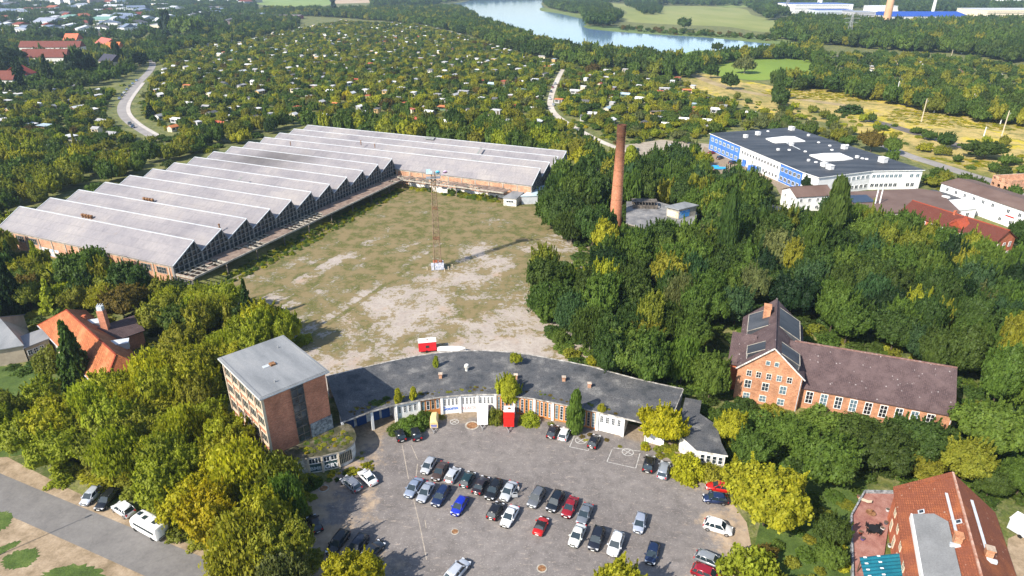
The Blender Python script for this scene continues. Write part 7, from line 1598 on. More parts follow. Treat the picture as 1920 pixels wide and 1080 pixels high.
# right-hand wood
DK = {'dark': 6, 'green': 6, 'deep': .9, 'olive': 1.2, 'bluegreen': 1.0, 'lime': .08, 'grey': .4, 'brown': .2}; BK = {'broad': 12, 'airy': 2.6}
wood([(1120,500),(1180,470),(1240,455),(1300,440),(1360,400),(1440,420),(1500,420),(1600,400),(1700,440),(1800,470),(1960,520),(1960,800),(1800,720),(1700,640),(1560,620),(1500,580),(1420,580),(1380,640),(1370,720),(1300,745),(1180,700),(1110,690),(1040,610),(1000,540),(1030,520),(1080,540)], 6.6, (3.6,5.6), (9,14), BK, DK, 'in the dense wood right of the yard', .40)
wood([(1005,345),(1040,335),(1100,330),(1140,380),(1140,430),(1100,460),(1060,440),(1010,400)], 7, (4.2,5.6), (10,14), BK, {'dark':6,'green':3}, 'between the hall end and the chimney', .42)
wood([(1140,340),(1200,320),(1300,330),(1400,345),(1440,380),(1400,420),(1330,440),(1310,400),(1230,370),(1175,370)], 7, (4,5.6), (9,14), BK, {'dark':6,'green':5,'bluegreen':1,'olive':1}, 'behind the boiler house ruin', .44)
wood([(1170,440),(1250,440),(1300,430),(1350,440),(1350,480),(1240,500),(1170,500)], 6.5, (3.6,5), (7,10), BK, {'green':4,'olive':3,'brown':1,'dark':3,'lime':1}, 'in front of the boiler house ruin', .44)
wood([(1005,560),(1040,520),(1100,520),(1110,640),(1080,640),(1040,610)], 6, (3,4.6), (6,10), {'broad':5,'airy':2,'shrub':2}, {'dark':3,'green':4}, 'on the right edge of the yard', .4)
wood([(1320,765),(1380,760),(1420,790),(1500,800),(1600,800),(1760,850),(1960,880),(1960,960),(1800,895),(1700,880),(1560,890),(1480,870),(1400,870),(1350,840)], 5.6, (2.8,4.4), (4.5,8), {'broad':8,'shrub':6}, {'green':5,'dark':5,'olive':2,'brown':.8}, 'below the brick building', .42)
wood([(1290,740),(1330,735),(1370,780),(1400,860),(1370,880),(1340,800)], 4.5, (2.4,3.6), (4,7), {'broad':6,'shrub':5}, {'olive':4,'green':4,'lime':1}, 'between the annex and the brick building', .42)
wood([(1480,870),(1640,880),(1590,960),(1590,1100),(1520,1120),(1560,960)], 4.8, (2.2,3.6), (3,6), {'broad':5,'shrub':7}, {'green':4,'olive':3,'lime':2,'dark':2}, 'left of the red terrace', .42)
wood([(1380,1010),(1450,1000),(1480,1060),(1450,1120),(1370,1120)], 4, (1.8,2.8), (2.5,4.5), {'broad':3,'shrub':5}, {'lime':4,'olive':3,'brown':1}, 'at the bottom right of the car park', .45)
wood([(1830,880),(1960,900),(1960,1010),(1890,960)], 5, (2.6,3.6), (4,7), {'broad':5,'shrub':3}, {'green':4,'dark':3}, 'right of the red-roofed house', .42)
wood([(1760,440),(1900,440),(1960,480),(1960,560),(1860,520)], 6.5, (3.6,5), (7,11), BK, DK, 'at the right edge by the long brick building', .44)
wood([(1360,350),(1440,350),(1450,380),(1440,430),(1380,420)], 6.0, (3.4,4.8), (8,12), {'broad':8}, DK, 'left of the beige outbuilding', .44)
# lower-left wood
LK_ = {'lime': 10, 'olive': 3, 'green': .5, 'yellow': .4}
wood([(90,790),(210,740),(290,700),(360,660),(430,625),(520,600),(575,640),(540,640),(420,680),(430,780),(520,830),(570,870),(575,940),(590,1090),(450,1100),(360,1035),(310,985),(230,925),(150,915),(90,905),(50,870)], 5.4, (3.4,5.4), (7,11.5), {'broad':10,'airy':4}, LK_, 'in the wood between the street and the tower', .36)
wood([(-60,760),(60,770),(110,830),(80,890),(0,880),(-60,850)], 6.3, (3.6,5.2), (7,10), {'broad':6}, {'lime':3,'olive':3,'green':3,'dark':1}, 'at the left edge above the street', .42)
# gardens between the hall and the street
wood([(-60,430),(20,420),(110,470),(220,500),(320,535),(400,560),(500,575),(560,600),(500,610),(380,640),(300,610),(260,560),(120,560),(60,590),(-60,600)], 6.4, (3.3,5.0), (6,10), {'broad':9,'spruce':1,'airy':1.4,'shrub':1.5}, {'dark':3,'green':4,'olive':4,'lime':2.6,'brown':.8}, 'in the gardens before the factory hall', .42)
wood([(280,600),(380,600),(440,640),(300,690),(260,720),(270,660)], 6, (3,4.6), (5,9), {'broad':6,'shrub':2}, {'olive':4,'lime':4,'green':3,'brown':.6}, 'right of the orange-roofed house', .42)
wood([(-60,690),(20,680),(90,700),(120,690),(130,740),(70,760),(-60,760)], 5, (2.2,3.4), (3,5.5), {'broad':4,'shrub':6}, {'olive':4,'lime':3,'green':3}, 'in the garden left of the orange-roofed house', .42, maxn=22)
wood([(-60,380),(-5,395),(20,440),(-60,460)], 6.5, (3.5,5), (7,10), {'broad':5}, {'dark':4,'green':3}, 'at the left edge beside the hall', .42)
# belts beyond the hall
wood([(-60,250),(40,270),(160,290),(260,285),(330,270),(420,240),(520,225),(560,225),(430,262),(300,300),(200,330),(90,360),(20,390),(-60,400)], 8.2, (3.6,5.6), (6,10), {'broad':10,'airy':1,'shrub':2}, {'dark':2,'green':5,'olive':5,'lime':1.8,'brown':.1}, 'behind the left rear side of the hall', .44)
wood([(560,222),(700,228),(800,235),(900,245),(1000,258),(1060,270),(1100,300),(1062,290),(1000,276),(880,262),(740,250),(600,232)], 7.6, (3.6,5.8), (7,11), {'broad':9,'airy':1.5}, {'green':5,'olive':4,'lime':2.5}, 'behind the rear side of the hall', .42)
wood([(820,222),(900,225),(985,240),(1040,262),(1060,250),(1110,285),(1160,300),(1140,330),(1095,305),(1060,280)], 7.4, (3.6,5.8), (7,12), {'broad':9,'airy':1.5}, {'green':5,'olive':3,'dark':2}, 'right behind the far end of the hall', .42)
wood([(1170,290),(1250,280),(1330,285),(1335,320),(1180,325)], 5.5, (2.8,4.2), (6,9), {'broad':6,'spruce':2}, {'green':4,'dark':2,'lime':1}, 'by the gravel lot', .5)
wood([(1490,232),(1560,240),(1640,280),(1700,305),(1730,330),(1690,308),(1600,262),(1500,236)], 7, (3,4.6), (5,8), {'broad':6,'shrub':3}, {'olive':4,'green':4,'grey':2}, 'behind the office building', .42)
wood([(1400,215),(1480,215),(1560,232),(1600,248),(1520,245),(1400,232)], 7.5, (2.6,4.4), (4,7), {'broad':5,'shrub':4,'airy':1}, {'olive':4,'green':3,'grey':2}, 'above the roof of the office building', .46)
wood([(1740,300),(1800,315),(1960,345),(1960,420),(1900,410),(1780,345),(1735,330)], 8, (2.6,4.4), (3.5,6), {'broad':5,'shrub':4}, {'olive':3,'green':4,'dark':1}, 'along the road at the right edge', .55)
wood([(1300,165),(1480,185),(1600,205),(1760,235),(1960,270),(1960,340),(1780,300),(1620,250),(1420,212)], 11, (2.2,4.2), (3,5.5), {'broad':4,'shrub':5}, {'green':5,'dark':2,'olive':5,'lime':2}, 'on the yellow waste land', .6)
# farther woods
wood([(1280,118),(1340,102),(1450,95),(1480,92),(1530,80),(1545,110),(1560,140),(1700,165),(1960,190),(1960,232),(1830,215),(1700,194),(1600,172),(1530,160),(1470,160),(1440,150),(1520,140),(1535,118),(1500,105),(1420,104),(1350,115),(1300,130)], 9.5, (4.5,7.5), (8,13), {'broad':10,'airy':1.6}, {'dark':5,'green':5,'olive':3}, 'in the wood beyond the yellow waste land', .42)
wood([(1460,50),(1500,35),(1640,45),(1700,48),(1830,42),(1960,46),(1960,120),(1800,95),(1650,88),(1560,80),(1480,72),(1450,66)], 13, (6,10), (12,19), {'broad':10}, {'dark':6,'green':6,'olive':1}, 'in the far wood below the works', .42)
wood([(1560,100),(1680,98),(1800,108),(1960,130),(1960,190),(1760,168),(1580,140)], 13, (3.4,5.6), (5,9), {'broad':10}, {'dark':4,'green':5,'olive':4}, 'among the far allotments on the right', .5)
wood([(900,38),(960,58),(1010,78),(1080,92),(1180,102),(1260,108),(1300,118),(1290,140),(1180,128),(1100,120),(1050,110),(960,92),(890,66),(800,44),(720,36),(640,30),(560,26),(480,28),(500,18),(640,18),(780,16),(860,14),(890,30)], 10.5, (5,8.5), (9,15), {'broad':10}, {'dark':5,'green':6,'olive':2}, 'along the near lake shore', .4)
wood([(1020,-2),(1060,-4),(1130,2),(1145,20),(1165,32),(1150,44),(1105,46),(1098,34),(1090,24),(1050,18),(1022,10)], 15, (7,11), (13,20), {'broad':10}, {'dark':6,'green':4}, 'on the far lake peninsula', .42)
wood([(1150,49),(1300,56),(1450,66),(1460,72),(1330,64),(1200,56)], 13, (4,6.5), (4,8), {'broad':6,'shrub':4}, {'dark':3,'brown':2,'green':4,'grey':2}, 'in the hedge on the far lake shore', .5)
wood([(700,-4),(850,-6),(1000,-14),(1200,-8),(1300,2),(1420,2),(1600,-6),(1960,0),(1960,24),(1840,20),(1700,22),(1640,14),(1480,14),(1470,36),(1440,34),(1400,10),(1240,8),(1150,3),(1050,-8),(860,0),(780,14),(700,12)], 30, (9,14), (14,22), {'broad':10}, {'dark':7,'green':4}, 'in the far woods on the horizon side', .5)
wood([(1165,6),(1240,12),(1242,22),(1210,26),(1190,14)], 22, (6,9), (10,16), {'broad':6}, {'dark':5}, 'on the lakeside meadow', .5)
# allotment gardens: mixed small trees and shrubs
AL = [(-60,180),(0,178),(60,175),(150,165),(210,170),(280,135),(330,95),(480,70),(640,40),(780,46),(880,70),(960,96),(1050,118),(1100,125),(1200,135),(1270,150),(1330,180),(1420,215),(1330,250),(1300,262),(1180,270),(1060,262),(1000,262),(800,236),(560,226),(420,242),(300,272),(160,292),(0,280),(-60,262)]
HUTS = []
hr_ = random.Random(5)
HP = [(q.x, q.y) for q in (at(x, y) for x, y in AL)]
HP2 = [(q.x, q.y) for q in (at(x, y) for x, y in [(1560,108),(1700,104),(1820,112),(1960,132),(1960,165),(1760,150),(1580,132)])]
HP3 = [(q.x, q.y) for q in (at(x, y) for x, y in [(-60,300),(60,280),(200,270),(120,300),(40,340),(-60,360)])]
for PP, sx, sy, keep in ((HP, 18, 20, .7), (HP2, 24, 26, .8), (HP3, 18, 20, .8)):
    xs = [p[0] for p in PP]; ys = [p[1] for p in PP]; a_ = R(-24); ca_, sa_ = math.cos(a_), math.sin(a_); mx = max(map(abs, xs+ys))*1.2
    i = -mx
    while i < mx:
        j = 0
        while j < mx*1.3:
            X = i*ca_-j*sa_+hr_.uniform(-4,4); Y = i*sa_+j*ca_+hr_.uniform(-4,4); j += sy
            if hr_.random() > keep or not inpoly(X, Y, PP) or blocked(X, Y, 3): continue
            u = proj(X, Y, 0)
            if not (-30 < u[0] < 1950 and -10 < u[1] < 420): continue
            GRID.setdefault((int(X//14), int(Y//14)), []).append((X, Y, 6.0))
            HUTS.append((X, Y, a_+hr_.choice([0, math.pi/2])+hr_.uniform(-.12,.12), hr_.uniform(3.2,7.5), hr_.uniform(2.6,4.2), hr_.choice([0,0,1,1,2]), u[0], u[1], u[2]))
        i += sx
wood(AL, 5.7, (1.8,4.4), (2.4,6.0), {'broad':8,'shrub':9,'airy':.6,'spruce':.3,'column':.1}, {'dark':2.5,'green':7,'olive':7,'lime':3.6,'brown':.4,'grey':.8,'yellow':.4}, 'in the allotment gardens', .36, 2, 22000)
wood([(-60,60),(60,76),(200,80),(330,70),(480,40),(480,24),(560,30),(560,50),(400,84),(300,110),(286,130),(240,140),(150,165),(60,172),(-60,176)], 13, (4,7), (6,12), {'broad':10,'spruce':.8}, {'dark':5,'green':5,'olive':2}, 'among the houses at the upper left', .46)
wood([(-60,0),(480,-6),(480,40),(330,66),(200,76),(60,72),(-60,58)], 27, (7,11), (9,16), {'broad':10}, {'dark':6,'green':4,'bluegreen':1}, 'in the distant town', .5)
# hedges between the plots
HB = {}
for h_ in HUTS:
    for i in (-1, 0, 1):
        for j in (-1, 0, 1): HB.setdefault((int(h_[0]//14)+i, int(h_[1]//14)+j), []).append(h_)
a_ = R(-24); ca_, sa_ = math.cos(a_), math.sin(a_); HP0 = [(q.x, q.y) for q in (at(x, y) for x, y in AL)]
for i in range(-70, 70):
    j = 0.0
    while j < 1500:
        j += 3.0; X = i*20*ca_-j*sa_+tr.uniform(-.5,.5); Y = i*20*sa_+j*ca_
        if tr.random() < .35 or not inpoly(X, Y, HP0) or any(inpoly(X, Y, F) for F in FOOT) or any((h_[0]-X)**2+(h_[1]-Y)**2 < 14 for h_ in HB.get((int(X//14), int(Y//14)), ())): continue
        u = proj(X, Y, 0)
        if -20 < u[0] < 1940: T.append([X, Y, 0, tr.uniform(1.3,2.0), tr.uniform(1.3,2.4), 'shrub', pick({'green':4,'dark':3,'olive':3,'lime':1}), 'in the allotment gardens', None])
# ================================================================ allotment huts
HW = [('white',(.72,.72,.70)),('cream',(.60,.53,.40)),('brown',(.20,.12,.07)),('green',(.10,.17,.10)),('grey',(.38,.38,.38)),('ochre',(.5,.34,.15))]
HRF = [('pale grey',(.50,.50,.51)),('white',(.70,.70,.70)),('dark',(.10,.10,.105)),('silver',(.58,.60,.62)),('red',(.38,.09,.05)),('mid grey',(.30,.30,.31)),('orange',(.5,.17,.06)),('pale blue',(.35,.45,.52))]
def hut_parts(form):
    a = MB(); b = MB(); c = MB(); a.box(-.5,-.5,0,.5,.5,1)
    if form == 0: b.slab([(-.56,-.56,1.02),(.56,-.56,1.02),(.56,.56,1.12),(-.56,.56,1.12)], .05)
    elif form == 1: b.slab([(-.56,-.56,.98),(.56,-.56,.98),(.56,0,1.4),(-.56,0,1.4)], .05); b.slab([(-.56,.001,1.4),(.56,.001,1.4),(.56,.56,.98),(-.56,.56,.98)], .05); a.face([(-.5,-.5,1),(-.5,.5,1),(-.5,0,1.35)]); a.face([(.5,-.5,1),(.5,.5,1),(.5,0,1.35)])
    else: b.slab([(-.56,-.9,.95),(.56,-.9,.95),(.56,.56,1.1),(-.56,.56,1.1)], .05); a.box(-.5,-.85,0,-.44,-.79,.93); a.box(.44,-.85,0,.5,-.79,.93)
    c.box(-.38,-.53,.42,-.02,-.505,.8); q = MB(); q.box(.16,-.53,.02,.38,-.505,.85)
    return a.mesh('wall', M['tinted']), b.mesh('roof', M['tinted']), c.mesh('window', M['glass']), q.mesh('door', M['bark'])
HM = [hut_parts(f) for f in range(3)]
HUTS.sort(key=lambda h: h[8])
def place_of(px, py):
    if px > 1500: return 'in the far right allotments'
    col = 'left of winding lane' if px < 235 else ('right of winding lane' if px < 420 else ('left above the hall' if px < 620 else ('middle above the hall' if px < 820 else ('left of the pale path' if px < 1035 else ('right of the pale path' if px < 1200 else 'beyond the chimney')))))
    row = 'nearest rows' if py > 215 else ('second rows' if py > 175 else ('middle rows' if py > 140 else ('farther rows' if py > 105 else 'farthest rows')))
    return f'{col}, {row}'
far = MB(); FARC = []
for n, (X, Y, a_, w_, d_, form, px, py, zc) in enumerate(HUTS):
    wi = hr_.randrange(len(HW)); ri = hr_.choices(range(8), [5,3,2,4,1,3,.7,1])[0]; hh = hr_.uniform(2.2, 2.7)
    if n < 300:
        t = root('garden_hut', f"{HW[wi][0]} hut, {HRF[ri][0]} {['flat','pitched','porch'][form]} roof, {place_of(px, py)}", 'garden hut', (X, Y, 0), a_, 'garden huts in the allotments')
        t.scale = (w_, d_, hh)
        for me, nm, cl in zip(HM[form], ('wall', 'roof', 'window', 'door'), (HW[wi][1], HRF[ri][1], None, None)):
            o = inst(nm, me, t, (0, 0, 0))
            if cl: o.color = (*cl, 1)
    else:
        c_, s__ = math.cos(a_), math.sin(a_); i0 = len(far.v)
        def P_(x, y, z): return (X+x*w_*c_-y*d_*s__, Y+x*w_*s__+y*d_*c_, z*hh)
        far.v += [P_(x, y, z) for z in (0, 1) for x, y in ((-.5,-.5),(.5,-.5),(.5,.5),(-.5,.5))]
        for k_ in range(4): far.f.append((i0+k_, i0+(k_+1) % 4, i0+4+(k_+1) % 4, i0+4+k_)); far.m.append(0); FARC.append(HW[wi][1])
        i1 = len(far.v); far.v += [P_(x, y, 1.05+(.35 if (form == 1 and y == 0) else 0)) for x, y in ((-.56,-.56),(.56,-.56),(.56,0),(-.56,0),(.56,.56),(-.56,.56))]
        far.f.append((i1, i1+1, i1+2, i1+3)); far.m.append(0); FARC.append(HRF[ri][1]); far.f.append((i1+3, i1+2, i1+4, i1+5)); far.m.append(0); FARC.append(HRF[ri][1])
k = N('hut_paints'); a = k.n('ShaderNodeAttribute'); a.attribute_name = 'paint'; me = None
hutm = k.done(a.outputs['Color'], .8)
if far.v:
    me = bpy.data.meshes.new('far_garden_huts'); me.from_pydata(far.v, [], far.f); me.materials.append(hutm)
    at_ = me.attributes.new('paint', 'FLOAT_COLOR', 'FACE'); at_.data.foreach_set('color', np.array([(*c, 1) for c in FARC], dtype=np.float32).reshape(-1))
    o = bpy.data.objects.new('far_garden_huts', me); C.objects.link(o); tag(o, 'hundreds of tiny garden huts speckling the more distant allotments', 'garden huts', None, 'stuff')
# ================================================================ build the trees
for t in T:
    u = proj(t[0], t[1], t[2]+t[4]*.5); t.append(u); vis = -60 < u[0] < 1980 and -30 < u[1] < 1180
    t.append(t[3]/u[2]*(1 if vis else .02)*(3 if t[8] else 1))
T.sort(key=lambda t: -t[10])
LAND = [('brick chimney', 35.4, 215), ('boiler house ruin', 50, 212), ('brick building', 58, 118), ('tower', -43, 100), ('garage row', 0, 115), ('low annex', 35, 98), ('orange-roofed house', -95, 122), ('factory hall', -70, 190),
        ('car park', 8, 82), ('lattice mast', -21, 178), ('red-roofed house', 64, 70), ('terrace', 54, 76), ('white house', 108, 235), ('office building', 125, 280), ('pavilion', -34, 92), ('street', -60, 75), ('long brick building', 140, 200), ('grey-roofed house', -118, 132), ('beige outbuilding', 95, 218), ('kiosk', 3, 228)]
def where(x, y):
    n_, lx, ly = min(LAND, key=lambda l: (l[1]-x)**2+(l[2]-y)**2); dx, dy = x-lx, y-ly; d = math.hypot(dx, dy)
    rel = ('behind' if dy > 0 else 'before') if abs(dy) > abs(dx)*1.6 else (('right of' if dx > 0 else 'left of') if abs(dx) > abs(dy)*1.6 else ('diagonally right behind' if dy > 0 and dx > 0 else ('diagonally left behind' if dy > 0 else ('right before' if dx > 0 else 'left before'))))
    dist = 'close' if d < 14 else ('fairly close' if d < 28 else ('farther' if d < 45 else 'far'))
    return f'{dist} {rel} the {n_}'
SZ = lambda r: 'large' if r > 5 else ('medium' if r > 4 else ('small' if r > 2.8 else 'very small'))
KW = {'broad': 'tree', 'column': 'poplar', 'airy': 'birch', 'spruce': 'conifer', 'shrub': 'shrub'}
cntk = {'tree': 0, 'shrub': 0}; REST = []; seen = {}
single = []
for t in T:
    kd = 'shrub' if t[5] == 'shrub' else 'tree'
    if cntk[kd] < (300 if kd == 'tree' else 110) and (t[10] > .001 or t[8]) and (kd == 'tree' or t[1] < 190 or t[8]): cntk[kd] += 1; single.append(t)
    else: REST.append(t)
for t in single:
    if not t[8]: t[8] = f"{SZ(t[3])} {PALN[t[6]]} {KW[t[5]]} {where(t[0], t[1])}".strip(); t.append('auto')
    else: t.append('own')
ORD = ['first','second','third','fourth','fifth','sixth','seventh','eighth','ninth','tenth','eleventh','twelfth']; NUM = ['','','two','three','four','five','six','seven','eight','nine','ten','eleven','twelve']
def uniq(L, get, put, px):
    by = {}
    for t in L: by.setdefault(get(t), []).append(t)
    for lb, G_ in by.items():
        n = len(G_)
        if n == 1: continue
        G_.sort(key=px)
        for i, t in enumerate(G_):
            if n == 2: put(t, lb+(', left one' if i == 0 else ', right one'))
            elif n <= 12: put(t, lb+f', {ORD[i]} of {NUM[n]} from left')
uniq(single, lambda t: t[8], lambda t, s_: t.__setitem__(8, s_), lambda t: t[9][0])
for t in single:
    x, y, z0, r, h, kd, pal, place, lab = t[:9]; zc = t[9][2]
    lib_ = NEAR if zc < 330 or r/zc > .02 else (MID if zc < 700 else LOW); cm = tr.choice(lib_[kd]); tm = tr.choice(TRUNK[kd])
    o = root(KINDN[kd], lab, 'shrub' if kd == 'shrub' else 'tree', (x, y, z0), tr.random()*6.28, 'trees around the factory' if place else None)
    if kd == 'shrub' and place: o['group'] = 'shrubs around the factory'
    c = inst('crown', cm, o, (0, 0, h*UND[kd]), 0, (r, r, h*(1-UND[kd]))); col = tr.choice(PAL[pal]); v_s = tr.uniform(.85, 1.2); col = tuple(q*v_s for q in col)
    c['tint'] = [*col]; c.color = (*col, 1)
    s_ = h if kd != 'shrub' else h*.9; b = inst('stem' if kd == 'shrub' else 'trunk', tm, o, (0, 0, 0), 0, (max(r*.9, 1), max(r*.9, 1), s_)) if kd != 'shrub' else inst('stem', tm, o, (0, 0, 0), 0, (r*.8, r*.8, s_))
# the rest grows as uncountable greenery, one object per kind of place, on points
def grove(name, label, items, level):
    if not items: return
    n = len(items); me = bpy.data.meshes.new(name); me.vertices.add(n)
    me.vertices.foreach_set('co', np.array([(t[0], t[1], t[2]+t[4]*UND[t[5]]*.6) for t in items], dtype=np.float32).reshape(-1))
    cols = []; kinds_ = []; kl = ['broad','column','airy','spruce','shrub']; slots = []
    for kk_ in kl: slots.append(len(slots) and slots[-1]+len(level[kl[len(slots)-1]]) or 0)
    for t in items:
        c = tr.choice(PAL[t[6]]); v = tr.uniform(.8, 1.2); cols.append((c[0]*v, c[1]*v, c[2]*v, 1)); i = kl.index(t[5]); kinds_.append(slots[i]+tr.randrange(len(level[t[5]])))
    for nm, tp, dm, arr, at_n in (('tint', 'FLOAT_COLOR', 'color', np.array(cols, dtype=np.float32), 0), ('kind_i', 'INT', 'value', np.array(kinds_, dtype=np.int32), 0), ('size', 'FLOAT_VECTOR', 'vector', np.array([(t[3], t[3], t[4]*(1-UND[t[5]]*.6)) for t in items], dtype=np.float32), 0), ('turn', 'FLOAT', 'value', np.array([tr.random()*6.28 for _ in items], dtype=np.float32), 0)):
        a = me.attributes.new(nm, tp, 'POINT'); a.data.foreach_set(dm, arr.reshape(-1))
    o = bpy.data.objects.new(name, me); C.objects.link(o); tag(o, label, 'trees', None, 'stuff')
    ng = bpy.data.node_groups.new(name+'_nodes', 'GeometryNodeTree'); ng.interface.new_socket('Geometry', in_out='INPUT', socket_type='NodeSocketGeometry'); ng.interface.new_socket('Geometry', in_out='OUTPUT', socket_type='NodeSocketGeometry')
    nn = ng.nodes; ln = ng.links; gi = nn.new('NodeGroupInput'); go = nn.new('NodeGroupOutput'); g2i = nn.new('GeometryNodeGeometryToInstance')
    srcs = [s_ for kk_ in kl for s_ in level[kk_]]
    for s_ in reversed(srcs):
        oi = nn.new('GeometryNodeObjectInfo'); oi.inputs['Object'].default_value = SRC[s_.name]; ln.new(oi.outputs['Geometry'], g2i.inputs[0])
    mtp = nn.new('GeometryNodeMeshToPoints'); ln.new(gi.outputs[0], mtp.inputs[0]); ip = nn.new('GeometryNodeInstanceOnPoints'); ln.new(mtp.outputs[0], ip.inputs['Points']); ln.new(g2i.outputs[0], ip.inputs['Instance'])
    ip.inputs['Pick Instance'].default_value = True
    def na(nm, tp):
        q = nn.new('GeometryNodeInputNamedAttribute'); q.data_type = tp; q.inputs['Name'].default_value = nm; return q.outputs['Attribute']
    ln.new(na('kind_i', 'INT'), ip.inputs['Instance Index']); ln.new(na('size', 'FLOAT_VECTOR'), ip.inputs['Scale'])
    cx = nn.new('ShaderNodeCombineXYZ'); ln.new(na('turn', 'FLOAT'), cx.inputs[2]); ln.new(cx.outputs[0], ip.inputs['Rotation']); ln.new(ip.outputs[0], go.inputs[0])
    md = o.modifiers.new('growth', 'NODES'); md.node_group = ng; return o
# source crowns for the points are real trees standing at the far edge of the woods
SRC = {}; edge_spots = [(x, -9) for x in np.linspace(720, 1900, 40)]
ei = 0
for level in (MID, LOW):
    for kd, L in level.items():
        for me in L:
            q = at(*edge_spots[ei]); ei += 1
            rt = root(KINDN[kd], f"distant {KW[kd]} in the horizon wood at the top edge", 'shrub' if kd == 'shrub' else 'tree', (q.x, q.y, 0), 0, 'row of distant trees at the top edge')
            c = inst('crown', me, rt, (0, 0, 1 if kd != 'shrub' else 0), 0, (10, 10, 15) if kd != 'shrub' else (6, 6, 5)); c['tint'] = [.03,.06,.02]; SRC[me.name] = c
            if kd != 'shrub': inst('trunk', TRUNK[kd][0], rt, (0,0,0), 0, (8,8,14))
near_r = [t for t in REST if t[9][2] < 420]; far_r = [t for t in REST if t[9][2] >= 420]
isA = lambda t: 'allotment' in t[7]
grove('woodland_growth', 'further trees and saplings filling the woods and garden edges around the factory', [t for t in near_r if not isA(t)], MID)
grove('allotment_greenery', 'fruit trees, hedges and shrubs filling the nearer allotment gardens', [t for t in near_r if isA(t)], MID)
grove('far_allotment_greenery', 'small trees and hedges of the more distant allotments', [t for t in far_r if isA(t)], LOW)
grove('far_woodland', 'far woods round the lake, the works and the town', [t for t in far_r if not isA(t)], LOW)
# low undergrowth under and between the trees
UG = []
def under(poly, sp, rr_, hr, pals, z=0.5, zb=-.1):
    P = [(q.x, q.y) for q in (at(x, y, z) for x, y in poly)]; xs = [p[0] for p in P]; ys = [p[1] for p in P]; y = min(ys)
    while y < max(ys):
        x = min(xs)
        while x < max(xs):
            X, Y = x+tr.uniform(-.5,.5)*sp, y+tr.uniform(-.5,.5)*sp; x += sp
            if not inpoly(X, Y, P): continue
            r = tr.uniform(*rr_)
            if any(inpoly(X, Y, F) for F in FOOT) : continue
            u = proj(X, Y, 0)
            if -80 < u[0] < 2000 and u[1] < 1150: UG.append([X, Y, zb, r, tr.uniform(*hr), 'shrub', pick(pals), ''])
        y += sp
GP_ = {'green': 5, 'dark': 4, 'olive': 3, 'lime': 1, 'brown': .8}
under([(1000,330),(1340,320),(1440,360),(1560,400),(1960,470),(1960,960),(1580,900),(1370,880),(1290,760),(1120,720),(1040,640),(1000,540),(1090,470),(1010,400)], 3.4, (1.6,2.8), (1.0,2.6), {'dark': 6, 'green': 5, 'olive': 1})
under([(1400,870),(1640,890),(1600,1110),(1450,1110),(1390,1030),(1450,960)], 3.2, (.8,1.8), (.5,1.5), {'olive': 4, 'green': 4, 'lime': 2, 'brown': 1})
under([(80,780),(300,680),(520,590),(580,640),(440,700),(440,790),(590,880),(600,1110),(440,1085),(250,935),(90,900)], 3.0, (1.3,2.4), (.8,2.2), {'lime': 4, 'olive': 5, 'green': 2})
under([(-60,420),(110,470),(330,540),(560,590),(500,620),(280,700),(-60,700)], 3.6, (1.0,2.2), (.6,2.0), GP_)
under([(560,880),(600,880),(690,870),(700,850),(720,862),(700,885),(640,895),(590,910),(575,990),(560,1000)], 1.5, (.5,1.0), (.3,.9), {'lime': 3, 'olive': 3, 'green': 2, 'yellow': 1})
# weeds against the hall canopy and along the yard's edge
under([(395,530),(640,405),(760,352),(850,366),(940,380),(942,372),(850,355),(765,342)], 1.8, (.7,1.5), (.5,1.6), {'green': 5, 'lime': 3, 'olive': 2})
CLR = FOOT; SAVE = FOOT[:]
FOOT.clear()
under([(430,530),(560,468),(640,424),(700,390),(750,362),(745,350),(690,378),(560,440),(420,512)], 1.3, (.25,1.1), (.15,1.3), {'green': 5, 'lime': 3, 'olive': 2})
under([(760,352),(840,362),(940,378),(935,366),(850,350)], 1.7, (.6,1.4), (.5,1.8), {'green': 5, 'lime': 4})
under([(745,812),(800,792),(835,780),(840,772),(790,776),(740,795)], 1.1, (.4,.9), (.3,.9), {'olive': 4, 'green': 3, 'lime': 2})
under([(920,790),(960,790),(1040,806),(1100,822),(1165,834),(1168,826),(1060,795),(960,778)], 1.6, (.3,.8), (.2,.6), {'olive': 4, 'brown': 2, 'lime': 2})
under([(1200,835),(1290,875),(1350,905),(1370,890),(1300,850),(1230,815)], 1.4, (.5,1.2), (.4,1.2), {'olive': 4, 'yellow': 2, 'lime': 3})
under([(600,845),(640,850),(672,862),(690,850),(668,835)], 1.3, (.3,.7), (.2,.5), {'olive': 4, 'yellow': 1})
under([(655,784),(700,765),(745,750),(830,736),(930,731),(1000,739),(1070,755),(1160,777),(1160,770),(1070,747),(1000,731),(930,723),(830,728),(740,738),(690,752),(650,768)], .9, (.15,.5), (.04,.16), {'olive': 3, 'brown': 4, 'green': 1}, 4.4, 4.38)
under([(560,830),(620,805),(650,808),(660,820),(645,838),(600,848),(560,852)], .9, (.15,.6), (.06,.3), {'olive': 4, 'green': 2, 'yellow': .6}, 3.7, 3.68)
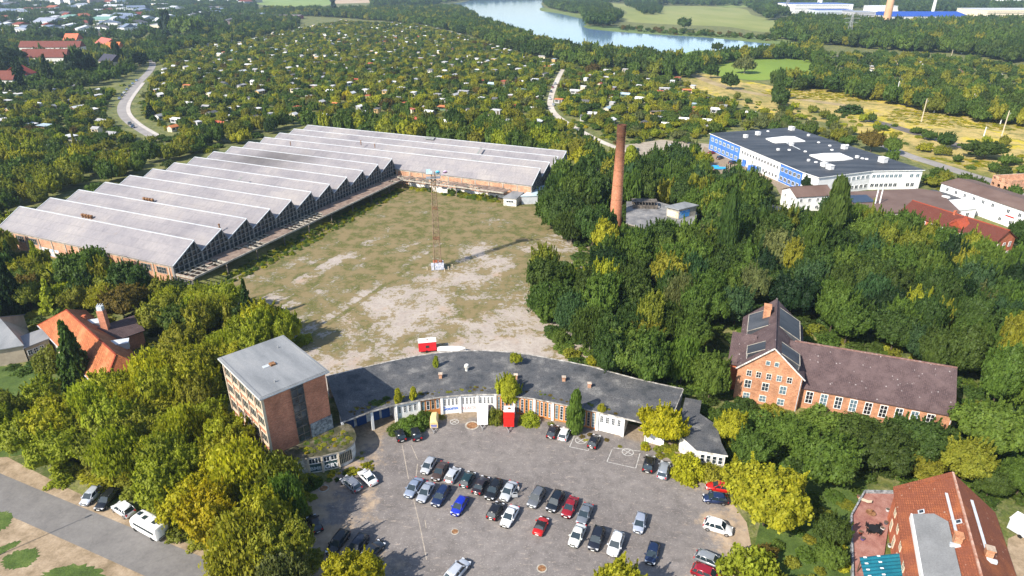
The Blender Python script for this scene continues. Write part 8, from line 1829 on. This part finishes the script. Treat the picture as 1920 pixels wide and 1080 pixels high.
under([(690,752),(725,740),(735,748),(700,762)], 1.0, (.4,.9), (.15,.5), {'dark': 3, 'green': 2}, 4.4, 4.38)
under([(590,900),(640,893),(700,880),(712,868),(700,860),(660,872),(600,890)], 1.1, (.3,.9), (.2,.9), {'olive': 4, 'yellow': 3, 'green': 2})
for t in UG: t += [None, proj(t[0], t[1], 0), 0]
grove('undergrowth', 'low scrub, brambles and weeds under the trees and along the walls', UG, MID)
# yellow-flowering plants on the waste land
UG = []
FOOT.extend(SAVE)
under([(1270,145),(1440,158),(1600,172),(1720,198),(1960,232),(1960,330),(1740,300),(1560,232),(1400,200)], 4.2, (1.4,3.4), (.2,.6), {'yellow': 9, 'olive': 2})
UG = [t for t in UG if (math.sin(t[0]*.045+t[1]*.02)+math.sin(t[1]*.06-t[0]*.015)) > .35]
for t in UG: t += [None, proj(t[0], t[1], 0), 0]
grove('flowering_weeds', 'drifts of yellow-flowering weeds on the waste land', UG, LOW)
# ================================================================ air
hz_ = MB(); hz_.box(-5200, -700, -1.0, 5200, 6200, 140); k = bpy.data.materials.new('haze'); k.use_nodes = True; nt = k.node_tree; nt.nodes.remove(nt.nodes['Principled BSDF'])
pv = nt.nodes.new('ShaderNodeVolumePrincipled'); pv.inputs['Color'].default_value = (.60, .78, 1.0, 1); pv.inputs['Density'].default_value = .00011; pv.inputs['Anisotropy'].default_value = .3
nt.links.new(pv.outputs[0], nt.nodes['Material Output'].inputs['Volume'])
o = hz_.build('haze', k); tag(o, 'thin bluish haze over the far land', 'haze', None, 'stuff')

for ct in ('garden hut', 'building', 'tree', 'shrub', 'post', 'house'):
    L = [o for o in bpy.data.objects if o.parent is None and o.get('category') == ct and o.get('kind') is None]
    uniq(L, lambda o: o['label'], lambda o, s_: o.__setitem__('label', s_), lambda o: proj(o.location.x, o.location.y, 0)[0])
bad = [o for o in bpy.data.objects if o.parent is None and 'label' in o and len(str(o['label']).replace('-', ' ').split()) > 16]
for o in bad: print('LONG', o.name, o['label'])
